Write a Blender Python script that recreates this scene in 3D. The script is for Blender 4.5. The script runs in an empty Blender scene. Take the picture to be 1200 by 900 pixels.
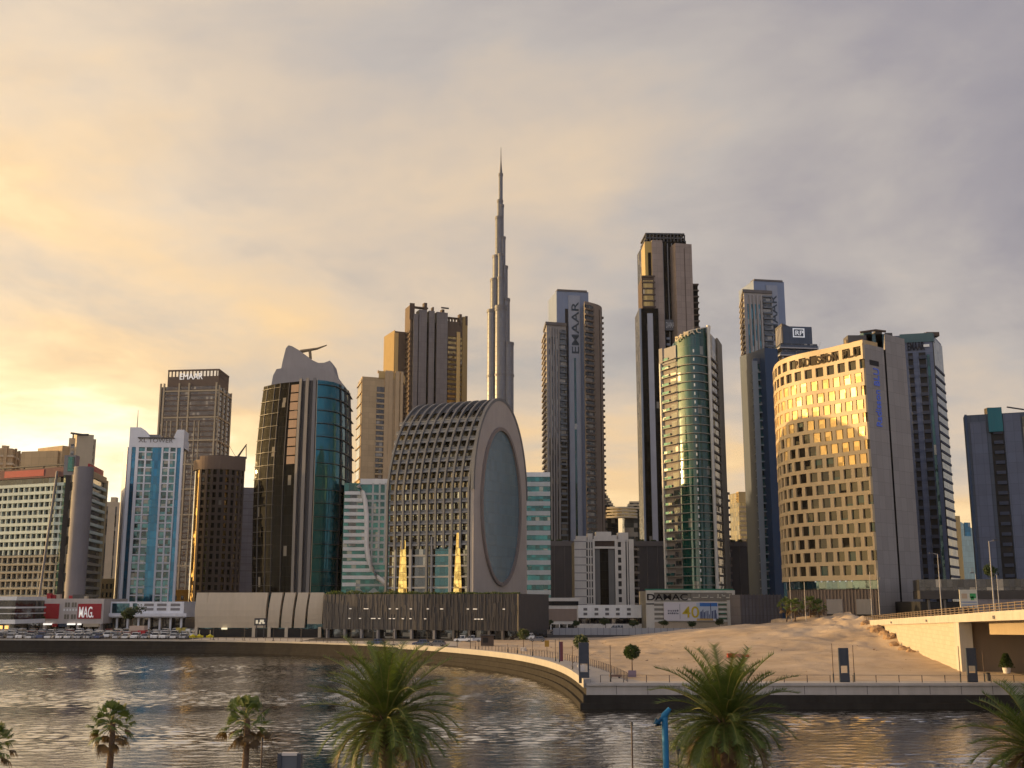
import bpy, math, random
from mathutils import Vector
R = math.radians
random.seed(7)
S = bpy.context.scene
COL = S.collection

# ------------------------------------------------------------------ camera, sky, sun, exposure
F, PITCH, CH = 1300.0, math.atan(255 / 1300), 14.0
cd = bpy.data.cameras.new('camera'); cam = bpy.data.objects.new('camera', cd); COL.objects.link(cam)
cam.location = (0, 0, CH); cam.rotation_euler = (R(90) + PITCH, 0, 0)
cd.sensor_width = 36; cd.lens = 36 * F / 1200; cd.clip_end = 30000; cd.clip_start = 0.5
S.camera = cam
S.view_settings.view_transform = 'Standard'; S.view_settings.look = 'None'
S.view_settings.exposure = 0.25; S.view_settings.gamma = 1
SUN_AZ, SUN_EL = R(-77.1), R(5.5)           # azimuth from +Y, negative = to the left
sd = Vector((math.sin(SUN_AZ) * math.cos(SUN_EL), math.cos(SUN_AZ) * math.cos(SUN_EL), math.sin(SUN_EL)))
W = bpy.data.worlds.new('World'); S.world = W; W.use_nodes = True
nt = W.node_tree; nt.nodes.clear()
def N(t, k, **kw):
    n = t.nodes.new(k)
    for a, b in kw.items(): setattr(n, a, b)
    return n
def mth(t, op, a, b=None, c=None, clamp=False):
    n = N(t, 'ShaderNodeMath', operation=op, use_clamp=clamp)
    for i, v in enumerate((a, b, c)):
        if v is None: continue
        if isinstance(v, (int, float)): n.inputs[i].default_value = v
        else: t.links.new(v, n.inputs[i])
    return n.outputs[0]
def mixc(t, fac, a, b, mode='MIX'):
    n = N(t, 'ShaderNodeMix', data_type='RGBA', blend_type=mode)
    for i, v in ((0, fac), (6, a), (7, b)):
        if isinstance(v, (int, float)): n.inputs[i].default_value = v
        elif isinstance(v, (tuple, list)): n.inputs[i].default_value = (*v[:3], 1)
        else: t.links.new(v, n.inputs[i])
    return n.outputs[2]
def ramp(t, fac, stops, interp='LINEAR'):
    n = N(t, 'ShaderNodeValToRGB'); n.color_ramp.interpolation = interp
    e = n.color_ramp.elements
    while len(e) < len(stops): e.new(0.5)
    for i, (p, c) in enumerate(stops):
        e[i].position = p; e[i].color = (*c[:3], 1) if isinstance(c, (tuple, list)) else (c, c, c, 1)
    t.links.new(fac, n.inputs[0]); return n.outputs[0]
def noise(t, vec, scale, detail=4, rough=.5, dist=0):
    n = N(t, 'ShaderNodeTexNoise'); n.inputs['Scale'].default_value = scale; n.inputs['Detail'].default_value = detail
    n.inputs['Roughness'].default_value = rough; n.inputs['Distortion'].default_value = dist
    if vec is not None: t.links.new(vec, n.inputs['Vector'])
    return n.outputs['Fac']
def dotp(t, vec, v):
    n = N(t, 'ShaderNodeVectorMath', operation='DOT_PRODUCT'); t.links.new(vec, n.inputs[0]); n.inputs[1].default_value = v
    return n.outputs['Value']
def build_sky():
    t = nt
    d = N(t, 'ShaderNodeTexCoord').outputs['Generated']
    sep = N(t, 'ShaderNodeSeparateXYZ'); t.links.new(d, sep.inputs[0])
    ez = mth(t, 'MAXIMUM', sep.outputs['Z'], 0.0)
    den = mth(t, 'ADD', ez, 0.22)
    cx = mth(t, 'DIVIDE', sep.outputs['X'], den); cy = mth(t, 'DIVIDE', sep.outputs['Y'], den)
    cmb = N(t, 'ShaderNodeCombineXYZ'); t.links.new(cx, cmb.inputs[0]); t.links.new(cy, cmb.inputs[1]); t.links.new(mth(t, 'MULTIPLY', ez, 1.5), cmb.inputs[2])
    cl = cmb.outputs[0]
    n1 = noise(t, cl, .95, 6, .55, .4)      # broad banks
    n2 = noise(t, cl, 3.2, 7, .6, .3)       # wisps
    saz = (math.sin(SUN_AZ), math.cos(SUN_AZ), 0)
    hl = mth(t, 'SQRT', mth(t, 'ADD', mth(t, 'MULTIPLY', sep.outputs['X'], sep.outputs['X']), mth(t, 'MULTIPLY', sep.outputs['Y'], sep.outputs['Y'])))
    a = mth(t, 'DIVIDE', dotp(t, d, saz), mth(t, 'MAXIMUM', hl, .05))    # cos of azimuth from the sun
    wob = mth(t, 'MULTIPLY_ADD', n1, 0.7, -0.35)
    wisp = mth(t, 'MULTIPLY_ADD', n2, 0.30, -0.15)
    # warmth: high near the sun and near the horizon, low overhead and away
    w = mth(t, 'MULTIPLY_ADD', a, 0.46, 0.53)
    w = mth(t, 'SUBTRACT', w, mth(t, 'MULTIPLY', ez, 0.95))
    w = mth(t, 'ADD', w, mth(t, 'MULTIPLY', wob, 1.40))
    w = mth(t, 'ADD', w, mth(t, 'MULTIPLY', wisp, .95))
    low = mth(t, 'POWER', mth(t, 'SUBTRACT', 1.0, mth(t, 'MINIMUM', mth(t, 'MULTIPLY', ez, 2.2), 1.0)), 2.0)
    w = mth(t, 'ADD', w, mth(t, 'MULTIPLY', low, .20))
    col = ramp(t, w, [(0.0, (.235, .228, .275)), (.16, (.315, .295, .32)), (.32, (.45, .41, .385)), (.48, (.64, .51, .38)), (.62, (.79, .55, .30)), (.76, (.98, .72, .39)), (.88, (1.15, 1.0, .70)), (1.0, (1.35, 1.25, .98))])
    # a bright break in the cloud low on the left
    br = Vector((math.sin(R(-36)) * math.cos(R(13)), math.cos(R(-36)) * math.cos(R(13)), math.sin(R(13))))
    b1 = mth(t, 'MULTIPLY', mth(t, 'POWER', mth(t, 'MAXIMUM', dotp(t, d, tuple(br)), 0.0), 22.0), mth(t, 'MULTIPLY_ADD', n2, 1.6, -.25))
    b2 = N(t, 'ShaderNodeVectorMath', operation='SCALE'); b2.inputs[0].default_value = (.32, .30, .25); t.links.new(b1, b2.inputs['Scale'])
    col = mixc(t, 1.0, col, b2.outputs[0], 'ADD')
    # brightness added to the unseen sky behind the viewer, to lift the front fill
    bk = mth(t, 'MULTIPLY', mth(t, 'MAXIMUM', mth(t, 'MULTIPLY', sep.outputs['Y'], -1.0), 0.0), mth(t, 'MULTIPLY_ADD', n1, 1.2, .35))
    bs = N(t, 'ShaderNodeVectorMath', operation='SCALE'); bs.inputs[0].default_value = (.29, .32, .40); t.links.new(bk, bs.inputs['Scale'])
    col = mixc(t, 1.0, col, bs.outputs[0], 'ADD')
    # broad glow of the veiled sun
    ds = dotp(t, d, tuple(sd))
    g = mth(t, 'POWER', mth(t, 'MAXIMUM', ds, 0.0), 13.0)
    glow = N(t, 'ShaderNodeVectorMath', operation='SCALE'); glow.inputs[0].default_value = (6.0, 3.6, 1.0); t.links.new(g, glow.inputs['Scale'])
    col = mixc(t, 1.0, col, glow.outputs[0], 'ADD')
    sk = N(t, 'ShaderNodeTexSky', sky_type='NISHITA'); sk.sun_disc = False; sk.sun_elevation = SUN_EL; sk.sun_rotation = SUN_AZ
    sk.air_density = 1.0; sk.dust_density = 2.0
    cover = ramp(t, mth(t, 'ADD', n1, mth(t, 'MULTIPLY', wisp, .8)), [(.28, .80), (.5, .97)])
    c10 = N(t, 'ShaderNodeVectorMath', operation='SCALE'); t.links.new(col, c10.inputs[0]); c10.inputs['Scale'].default_value = 10.0
    out = mixc(t, cover, sk.outputs[0], c10.outputs[0])
    bg = N(t, 'ShaderNodeBackground'); t.links.new(out, bg.inputs[0]); bg.inputs[1].default_value = 0.1
    o = N(t, 'ShaderNodeOutputWorld'); t.links.new(bg.outputs[0], o.inputs[0])
build_sky()
sl = bpy.data.lights.new('sun', 'SUN'); sl.energy = 4.6; sl.angle = R(0.6); sl.color = (1.0, .64, .28)
so = bpy.data.objects.new('sun', sl); COL.objects.link(so); so.rotation_euler = (-sd).to_track_quat('-Z', 'Y').to_euler(); so.location = (-300, 0, 300)
S.render.engine = 'CYCLES'; S.cycles.use_denoising = True
S.cycles.max_bounces = 6; S.cycles.glossy_bounces = 4; S.cycles.transparent_max_bounces = 8
S.cycles.caustics_reflective = False; S.cycles.caustics_refractive = False; S.cycles.sample_clamp_indirect = 4

# ------------------------------------------------------------------ survey helpers: a sight line through the photo at a chosen distance
def ray(px, py):
    u = (px - 600) / F; v = (450 - py) / F
    return u, math.cos(PITCH) - v * math.sin(PITCH), math.sin(PITCH) + v * math.cos(PITCH)
YS = 1300 / 1050          # the first survey distances were taken with too short a lens: metres = distance * YS
def at(px, py, Y):
    Y = Y * YS; u, dy, dz = ray(px, py); t = Y / dy
    return Vector((u * t, Y, CH + dz * t))
def gnd(px, py, z=3.0):
    u, dy, dz = ray(px, py); t = (z - CH) / dz
    return Vector((u * t, dy * t, z))
def zr(py, Y): return at(600, py, Y).z
def xy(px, py, Y): v = at(px, py, Y); return (v.x, v.y)

HAZE = .00002
# ------------------------------------------------------------------ materials
def lin(r, g, b):
    f = lambda c: (c / 255) / 12.92 if c / 255 <= .04045 else ((c / 255 + .055) / 1.055) ** 2.4
    return (f(r), f(g), f(b))
MATS = {}
def new_mat(name):
    m = bpy.data.materials.new(name); m.use_nodes = True; t = m.node_tree
    return m, t, t.nodes['Principled BSDF']
def wall(name, col, rough=.8, var=.18, scale=.12, spec=.3, streak=.12, metal=0.0, joints=None):
    if name in MATS: return MATS[name]
    m, t, b = new_mat(name)
    tc = N(t, 'ShaderNodeTexCoord').outputs['Object']
    mp = N(t, 'ShaderNodeMapping'); t.links.new(tc, mp.inputs[0]); mp.inputs['Scale'].default_value = (1, 1, .12)
    n1 = noise(t, tc, scale, 6, .6); n2 = noise(t, mp.outputs[0], .9, 4, .6)
    v = mth(t, 'ADD', mth(t, 'MULTIPLY_ADD', n1, var * 2, 1 - var), mth(t, 'MULTIPLY_ADD', n2, streak * 2, -streak))
    if joints:
        br = N(t, 'ShaderNodeTexBrick'); br.offset = .5 if len(joints) > 3 else 0; br.inputs['Scale'].default_value = 1; br.inputs['Brick Width'].default_value = joints[0]; br.inputs['Row Height'].default_value = joints[1]; br.inputs['Mortar Size'].default_value = joints[2]; br.inputs['Mortar Smooth'].default_value = .1
        br.inputs['Color1'].default_value = (1.06, 1.06, 1.06, 1); br.inputs['Color2'].default_value = (.92, .92, .92, 1); br.inputs['Mortar'].default_value = (.62, .62, .62, 1)
        t.links.new(N(t, 'ShaderNodeUVMap').outputs[0], br.inputs['Vector']); bw = N(t, 'ShaderNodeRGBToBW'); t.links.new(br.outputs['Color'], bw.inputs[0]); v = mth(t, 'MULTIPLY', v, bw.outputs[0])
    sc = N(t, 'ShaderNodeVectorMath', operation='SCALE'); sc.inputs[0].default_value = col; t.links.new(v, sc.inputs['Scale'])
    t.links.new(sc.outputs[0], b.inputs['Base Color'])
    b.inputs['Roughness'].default_value = rough; b.inputs['Specular IOR Level'].default_value = spec; b.inputs['Metallic'].default_value = metal
    MATS[name] = m; return m
def glass(name, col, cw=1.6, ch=3.6, metal=.55, rough=.06, vary=.5, tilt=.03, blind=.12, frame=.05, blindc=(.35, .32, .27), wav=.012, fcol=(.03, .03, .03), ior=1.7, spec=.5):
    """coated facade glass: panes in metres from the UV map, each pane with its own tone and a little tilt; thin joints"""
    if name in MATS: return MATS[name]
    m, t, b = new_mat(name)
    uv = N(t, 'ShaderNodeUVMap').outputs[0]
    sep = N(t, 'ShaderNodeSeparateXYZ'); t.links.new(uv, sep.inputs[0])
    cu = mth(t, 'DIVIDE', sep.outputs[0], cw); cv = mth(t, 'DIVIDE', sep.outputs[1], ch)
    cmb = N(t, 'ShaderNodeCombineXYZ'); t.links.new(mth(t, 'FLOOR', cu), cmb.inputs[0]); t.links.new(mth(t, 'FLOOR', cv), cmb.inputs[1])
    wn = N(t, 'ShaderNodeTexWhiteNoise', noise_dimensions='3D'); t.links.new(cmb.outputs[0], wn.inputs['Vector'])
    cmb2 = N(t, 'ShaderNodeVectorMath', operation='ADD'); t.links.new(cmb.outputs[0], cmb2.inputs[0]); cmb2.inputs[1].default_value = (17.3, 5.1, 2.7)
    wn2 = N(t, 'ShaderNodeTexWhiteNoise', noise_dimensions='3D'); t.links.new(cmb2.outputs[0], wn2.inputs['Vector'])
    tone = mth(t, 'MULTIPLY_ADD', wn.outputs['Value'], 2 * vary, 1 - vary)
    sc = N(t, 'ShaderNodeVectorMath', operation='SCALE'); sc.inputs[0].default_value = col; t.links.new(tone, sc.inputs['Scale'])
    isb = mth(t, 'GREATER_THAN', wn2.outputs['Value'], 1 - blind)
    c = mixc(t, mth(t, 'MULTIPLY', isb, .6), sc.outputs[0], blindc)
    fu = mth(t, 'FRACT', cu); fv = mth(t, 'FRACT', cv)
    joint = mth(t, 'MAXIMUM', mth(t, 'LESS_THAN', fu, frame / cw), mth(t, 'LESS_THAN', fv, frame * 1.6 / ch))
    c = mixc(t, joint, c, fcol)
    t.links.new(c, b.inputs['Base Color'])
    b.inputs['Metallic'].default_value = metal
    rg = mth(t, 'ADD', mth(t, 'MULTIPLY', mth(t, 'MAXIMUM', joint, mth(t, 'MULTIPLY', isb, .3)), .4), rough)
    t.links.new(rg, b.inputs['Roughness'])
    b.inputs['IOR'].default_value = ior; b.inputs['Specular IOR Level'].default_value = spec
    geo = N(t, 'ShaderNodeNewGeometry')
    off = N(t, 'ShaderNodeVectorMath', operation='SUBTRACT'); t.links.new(wn.outputs['Color'], off.inputs[0]); off.inputs[1].default_value = (.5, .5, .5)
    of2 = N(t, 'ShaderNodeVectorMath', operation='SCALE'); t.links.new(off.outputs[0], of2.inputs[0]); of2.inputs['Scale'].default_value = tilt
    n3 = N(t, 'ShaderNodeTexNoise'); n3.inputs['Scale'].default_value = .5; n3.inputs['Detail'].default_value = 2; t.links.new(uv, n3.inputs['Vector'])
    o3 = N(t, 'ShaderNodeVectorMath', operation='SUBTRACT'); t.links.new(n3.outputs['Color'], o3.inputs[0]); o3.inputs[1].default_value = (.5, .5, .5)
    o4 = N(t, 'ShaderNodeVectorMath', operation='SCALE'); t.links.new(o3.outputs[0], o4.inputs[0]); o4.inputs['Scale'].default_value = wav * 4
    ad = N(t, 'ShaderNodeVectorMath', operation='ADD'); t.links.new(geo.outputs['Normal'], ad.inputs[0]); t.links.new(of2.outputs[0], ad.inputs[1])
    a2 = N(t, 'ShaderNodeVectorMath', operation='ADD'); t.links.new(ad.outputs[0], a2.inputs[0]); t.links.new(o4.outputs[0], a2.inputs[1])
    nn = N(t, 'ShaderNodeVectorMath', operation='NORMALIZE'); t.links.new(a2.outputs[0], nn.inputs[0])
    t.links.new(nn.outputs[0], b.inputs['Normal'])
    MATS[name] = m; return m
def emit(name, col, strength, base=None):
    if name in MATS: return MATS[name]
    m, t, b = new_mat(name)
    b.inputs['Base Color'].default_value = (*(base or col), 1); b.inputs['Emission Color'].default_value = (*col, 1); b.inputs['Emission Strength'].default_value = strength
    MATS[name] = m; return m
def leafmat(name, c1, c2):
    if name in MATS: return MATS[name]
    m, t, b = new_mat(name)
    tc = N(t, 'ShaderNodeTexCoord').outputs['Object']
    f = noise(t, tc, 2.2, 3, .6)
    t.links.new(ramp(t, f, [(.35, c1), (.65, c2)]), b.inputs['Base Color'])
    b.inputs['Roughness'].default_value = .55
    tr = N(t, 'ShaderNodeBsdfTranslucent'); tr.inputs[0].default_value = (c2[0] * 1.3, c2[1] * 1.4, c2[2], 1)
    ms = N(t, 'ShaderNodeMixShader'); ms.inputs[0].default_value = .25
    o = t.nodes['Material Output']
    t.links.new(b.outputs[0], ms.inputs[1]); t.links.new(tr.outputs[0], ms.inputs[2]); t.links.new(ms.outputs[0], o.inputs[0])
    MATS[name] = m; return m

# ------------------------------------------------------------------ mesh helpers
class PL:
    """an open plan polyline; left-to-right as seen from outside; s = metres along it, w = metres out of it"""
    def __init__(self, pts):
        self.p = [Vector((a[0], a[1])) for a in pts]
        self.c = [0.0]; self.n = []
        for a, b in zip(self.p, self.p[1:]):
            d = b - a; self.c.append(self.c[-1] + d.length); d.normalize(); self.n.append(Vector((d.y, -d.x)))
        self.L = self.c[-1]
        self.v = []
        for i in range(len(self.p)):
            if i == 0: self.v.append(self.n[0])
            elif i == len(self.p) - 1: self.v.append(self.n[-1])
            else:
                m = (self.n[i - 1] + self.n[i]); m.normalize(); self.v.append(m / max(.35, m.dot(self.n[i])))
    def pos(self, s, w=0):
        for i in range(len(self.n)):
            if s <= self.c[i + 1] + 1e-6 or i == len(self.n) - 1:
                if abs(s - self.c[i]) < 1e-5: return self.p[i] + self.v[i] * w
                if abs(s - self.c[i + 1]) < 1e-5: return self.p[i + 1] + self.v[i + 1] * w
                f = (s - self.c[i]) / (self.c[i + 1] - self.c[i])
                return self.p[i].lerp(self.p[i + 1], f) + self.n[i] * w
    def stations(self, s0, s1):
        return [s0] + [c for c in self.c if s0 + 1e-4 < c < s1 - 1e-4] + [s1]
class MB:
    def __init__(self): self.v = []; self.f = []; self.m = []; self.u = []; self.sm = []
    def face(self, pts, mi=0, uv=None, smooth=False):
        i = len(self.v); self.v += [tuple(p) for p in pts]; self.f.append(tuple(range(i, i + len(pts)))); self.m.append(mi)
        self.u += list(uv) if uv else [(0, 0)] * len(pts); self.sm.append(smooth)
    def hexa(self, c, mi=0, uv=None):
        for q in ((0, 3, 2, 1), (4, 5, 6, 7), (0, 1, 5, 4), (1, 2, 6, 5), (2, 3, 7, 6), (3, 0, 4, 7)):
            self.face([c[k] for k in q], mi, [(c[k][0] + c[k][1], c[k][2]) for k in q])
        return self
    def box(self, x0, x1, y0, y1, z0, z1, mi=0):
        return self.hexa([(x0, y0, z0), (x1, y0, z0), (x1, y1, z0), (x0, y1, z0), (x0, y0, z1), (x1, y0, z1), (x1, y1, z1), (x0, y1, z1)], mi)
    def obox(self, c, d, lx, ly, z0, z1, mi=0):
        """box centred at plan point c, long axis along plan direction d"""
        d = Vector((d[0], d[1])).normalized(); n = Vector((-d.y, d.x)); c = Vector((c[0], c[1]))
        p = [c - d * lx / 2 - n * ly / 2, c + d * lx / 2 - n * ly / 2, c + d * lx / 2 + n * ly / 2, c - d * lx / 2 + n * ly / 2]
        return self.hexa([(*q, z0) for q in p] + [(*q, z1) for q in p], mi)
    def prism(self, poly, z0, z1, mi=0, mt=1, smooth=False):
        n = len(poly); zt = z1 if isinstance(z1, (list, tuple)) else [z1] * n; s = 0
        for i in range(n):
            j = (i + 1) % n; a, b = poly[i], poly[j]; l = math.hypot(b[0] - a[0], b[1] - a[1])
            self.face([(a[0], a[1], z0), (b[0], b[1], z0), (b[0], b[1], zt[j]), (a[0], a[1], zt[i])], mi, [(s, z0), (s + l, z0), (s + l, zt[j]), (s, zt[i])], smooth)
            s += l
        self.face([(poly[i][0], poly[i][1], zt[i]) for i in range(n)], mt, [(p[0], p[1]) for p in poly])
        self.face([(poly[i][0], poly[i][1], z0) for i in reversed(range(n))], mt)
        return self
    def loft(self, rings, closed=True, mi=0, mt=1, cap=True, smooth=False):
        n = len(rings[0])
        for r0, r1 in zip(rings, rings[1:]):
            s = 0
            for i in range(n if closed else n - 1):
                j = (i + 1) % n; l = math.hypot(r0[j][0] - r0[i][0], r0[j][1] - r0[i][1])
                self.face([r0[i], r0[j], r1[j], r1[i]], mi, [(s, r0[i][2]), (s + l, r0[j][2]), (s + l, r1[j][2]), (s, r1[i][2])], smooth)
                s += l
        if cap: self.face(list(rings[-1]), mt); self.face(list(reversed(rings[0])), mt)
        return self
    def band(self, pl, s0, s1, w0, w1, z0, z1, mi=0):
        st = pl.stations(s0, s1)
        R_ = []
        for s in st:
            a = pl.pos(s, w0); b = pl.pos(s, w1)
            R_.append([(a.x, a.y, z0), (b.x, b.y, z0), (b.x, b.y, z1), (a.x, a.y, z1)])
        for k in range(len(st) - 1):
            p, q = R_[k], R_[k + 1]
            for i in range(4):
                j = (i + 1) % 4
                self.face([p[i], p[j], q[j], q[i]][::-1], mi, [(st[k], p[i][2]), (st[k], p[j][2]), (st[k + 1], q[j][2]), (st[k + 1], q[i][2])][::-1])
        self.face(R_[0], mi); self.face(R_[-1][::-1], mi)
        return self
    def tube(self, pts, r, mi=0, n=6, smooth=True):
        pts = [Vector(p) for p in pts]; rr = r if isinstance(r, (list, tuple)) else [r] * len(pts); rings = []
        for i, p in enumerate(pts):
            d = (pts[min(i + 1, len(pts) - 1)] - pts[max(i - 1, 0)]).normalized()
            a = d.orthogonal().normalized() if abs(d.z) < .9 else Vector((1, 0, 0)); a = (a - d * a.dot(d)).normalized(); b = d.cross(a)
            rings.append([p + (a * math.cos(2 * math.pi * k / n) + b * math.sin(2 * math.pi * k / n)) * rr[i] for k in range(n)])
        for r0, r1 in zip(rings, rings[1:]):
            for i in range(n):
                j = (i + 1) % n; self.face([r0[i], r0[j], r1[j], r1[i]], mi, smooth=smooth)
        self.face(rings[-1], mi); self.face(rings[0][::-1], mi)
        return self
ORG = {}
def build(mb, name, mats, parent=None, loc=None):
    o0 = ORG[parent] if parent else Vector(loc or (0, 0, 0))
    if any(mb.sm):
        key = {}; nf = []
        for f, q in zip(mb.f, mb.sm):
            if not q: nf.append(f); continue
            nf.append(tuple(key.setdefault((round(mb.v[i][0], 3), round(mb.v[i][1], 3), round(mb.v[i][2], 3)), i) for i in f))
        mb.f = nf
        used = sorted({i for f in nf for i in f}); mp = {u: k for k, u in enumerate(used)}; mb.v = [mb.v[u] for u in used]; mb.f = [tuple(mp[i] for i in f) for f in nf]
    me = bpy.data.meshes.new(name)
    me.from_pydata([(a[0] - o0.x, a[1] - o0.y, a[2] - o0.z) for a in mb.v], [], mb.f)
    for m in (mats if isinstance(mats, (list, tuple)) else [mats]): me.materials.append(m)
    nm = len(me.materials)
    me.polygons.foreach_set('material_index', [min(i, nm - 1) for i in mb.m]); me.polygons.foreach_set('use_smooth', mb.sm)
    ul = me.uv_layers.new(name='UVMap'); ul.data.foreach_set('uv', [c for q in mb.u for c in q])
    me.validate(); me.update()
    o = bpy.data.objects.new(name, me); COL.objects.link(o)
    if parent: o.parent = parent
    else: o.location = o0
    ORG[o] = o0
    return o
def tag(o, label=None, cat=None, group=None, kind=None):
    if label: o['label'] = label
    if cat: o['category'] = cat
    if group: o['group'] = group
    if kind: o['kind'] = kind
    return o
def thing(name, label, cat, loc, group=None):
    o = bpy.data.objects.new(name, None); COL.objects.link(o); o.location = loc; o.empty_display_size = .5
    ORG[o] = Vector(loc); return tag(o, label, cat, group)
def copy_tree(o, parent=None):
    c = o.copy(); COL.objects.link(c)
    if parent: c.parent = parent
    ORG[c] = ORG[o]
    for ch in list(o.children): copy_tree(ch, c)
    return c
def text(body, parent, name, p0, p1, h, z, mat, out=.15, up=None, vertical=False, bold=.0, ext=.12, fit=True):
    """raised lettering along the plan line p0 -> p1 (left to right seen from outside); vertical=True runs upwards from z"""
    cu = bpy.data.curves.new(name, 'FONT'); cu.body = body; cu.size = h * 1.38; cu.extrude = ext; cu.offset = bold * h
    cu.materials.append(mat)
    o = bpy.data.objects.new(name, cu); COL.objects.link(o)
    d = Vector((p1[0] - p0[0], p1[1] - p0[1], 0)); L = d.length; d.normalize(); n = Vector((d.y, -d.x, 0)); k = Vector((0, 0, 1))
    from mathutils import Matrix
    bpy.context.view_layer.update()
    wd = max(.1, o.dimensions.x)
    if not vertical: X, Y_, f = d, k, (L / wd if fit else 1)
    else: X, Y_, f = k, -d, (up / wd if fit and up else 1)
    org = Vector((p0[0], p0[1], z)) + n * out
    if vertical: org += d * h
    M = Matrix(((X.x * f, Y_.x, n.x, org.x), (X.y * f, Y_.y, n.y, org.y), (X.z * f, Y_.z, n.z, org.z), (0, 0, 0, 1)))
    o.parent = parent
    from mathutils import Matrix as Mx
    o.matrix_local = Mx.Translation(-ORG[parent]) @ M
    bpy.context.view_layer.update()
    me = bpy.data.meshes.new_from_object(o.evaluated_get(bpy.context.evaluated_depsgraph_get())); ml = o.matrix_local.copy()
    bpy.data.objects.remove(o); o = bpy.data.objects.new(name, me); COL.objects.link(o); o.parent = parent; o.matrix_local = ml
    ORG[o] = ORG[parent]; return o
def quad(row, pL, yL, pC, yC, pR, yR):
    L, C, R_ = xy(pL, row, yL), xy(pC, row, yC), xy(pR, row, yR)
    return [L, C, R_, (L[0] + R_[0] - C[0], L[1] + R_[1] - C[1])]
def rect(row, pL, yL, pR, yR, D):
    L, R_ = Vector(xy(pL, row, yL)), Vector(xy(pR, row, yR)); d = (R_ - L).normalized(); b = Vector((-d.y, d.x)) * D
    return [tuple(L), tuple(R_), tuple(R_ + b), tuple(L + b)]
def bands(root, name, mat, pl, zs, h, w, s0=0, s1=None, w0=-.2):
    for z in zs: build(MB().band(pl, s0, pl.L if s1 is None else s1, w0, w, z, z + h), name, mat, root)
def fins(root, name, mat, pl, ss, wid, w, z0, z1, w0=-.2):
    for s in ss:
        a, b = max(0, s - wid / 2), min(pl.L, s + wid / 2)
        build(MB().band(pl, a, b, w0, w, z0, z1), name, mat, root)
def fr(a, b, st):
    o = []
    while a < b: o.append(a); a += st
    return o
def lin_n(a, b, n): return [a + (b - a) * i / (n - 1) for i in range(n)]
def jitter(root, name, mat, n, pl, wr, zr_, hr=(1, 3), sz=(1, 3)):
    """small roof-top plant: boxes of different sizes, each a part"""
    for i in range(n):
        s = random.uniform(.1, .9) * pl.L; c = pl.pos(s, -random.uniform(*wr)); d = pl.pos(min(pl.L, s + .1)) - pl.pos(s - .1)
        build(MB().obox(c, d, random.uniform(*sz), random.uniform(*sz), zr_ - .2, zr_ + random.uniform(*hr)), name, mat, root)

# ------------------------------------------------------------------ shared materials
white = wall('white_paint', (.80, .80, .78)); offw = wall('off_white_render', (.68, .65, .60)); cream = wall('cream_concrete', (.50, .42, .30))
conc = wall('grey_concrete', (.24, .23, .23)); dconc = wall('dark_concrete', (.10, .095, .095)); tan = wall('tan_render', (.46, .34, .20), joints=(4, 3.5, .05))
brown = wall('brown_stone', (.22, .155, .11)); dbrown = wall('dark_brown', (.085, .062, .05)); pinkc = wall('pink_grey_stone', (.64, .58, .52), joints=(2.4, 1.3, .03))
navy = wall('navy_panel', (.055, .075, .115), .45, joints=(2.4, 3.5, .06)); dgrey = wall('charcoal_metal', (.05, .05, .055), .5); steel = wall('grey_steel', (.16, .16, .17), .45, metal=.3)
green = wall('green_trim', (.03, .19, .12), .5); redp = wall('red_panel', (.36, .025, .035), .55, .08); black = wall('black_void', (.012, .012, .014), .6)
bluegrey = wall('blue_grey_panel', (.19, .22, .28), .4); mauve = wall('mauve_grey_panel', (.15, .14, .155), .5, joints=(3, 3, .05)); gold_cl = wall('gold_cladding', (.47, .365, .225), .5)
g_dark = glass('dark_glass', (.030, .032, .036), 1.5, 3.6); g_teal = glass('teal_glass', (.008, .115, .15), 3.2, 5.2, metal=.6, vary=.12, tilt=.012, blind=0, wav=.02)
g_green = glass('green_glass', (.015, .095, .085), 1.8, 3.7, vary=.5, blind=.18); g_blue = glass('blue_glass', (.03, .13, .20), 1.6, 3.5, vary=.4)
g_bal = glass('balcony_glazing', (.035, .04, .042), 3.0, 3.6, metal=.3, vary=.7, blind=.22, tilt=.02); g_gold = glass('bronze_glass', (.30, .20, .07), 1.5, 3.6, metal=.8, vary=.35, tilt=.05, blind=.05)
g_black = glass('black_glass', (.006, .0055, .005), 1.5, 3.9, metal=.0, spec=.05, ior=1.45, vary=.45, tilt=.05, blind=.02, wav=.03); g_dkteal = glass('dark_teal_glass', (.01, .05, .055), 1.8, 3.8, metal=.6, vary=.3, tilt=.02, blind=.03)

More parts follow.
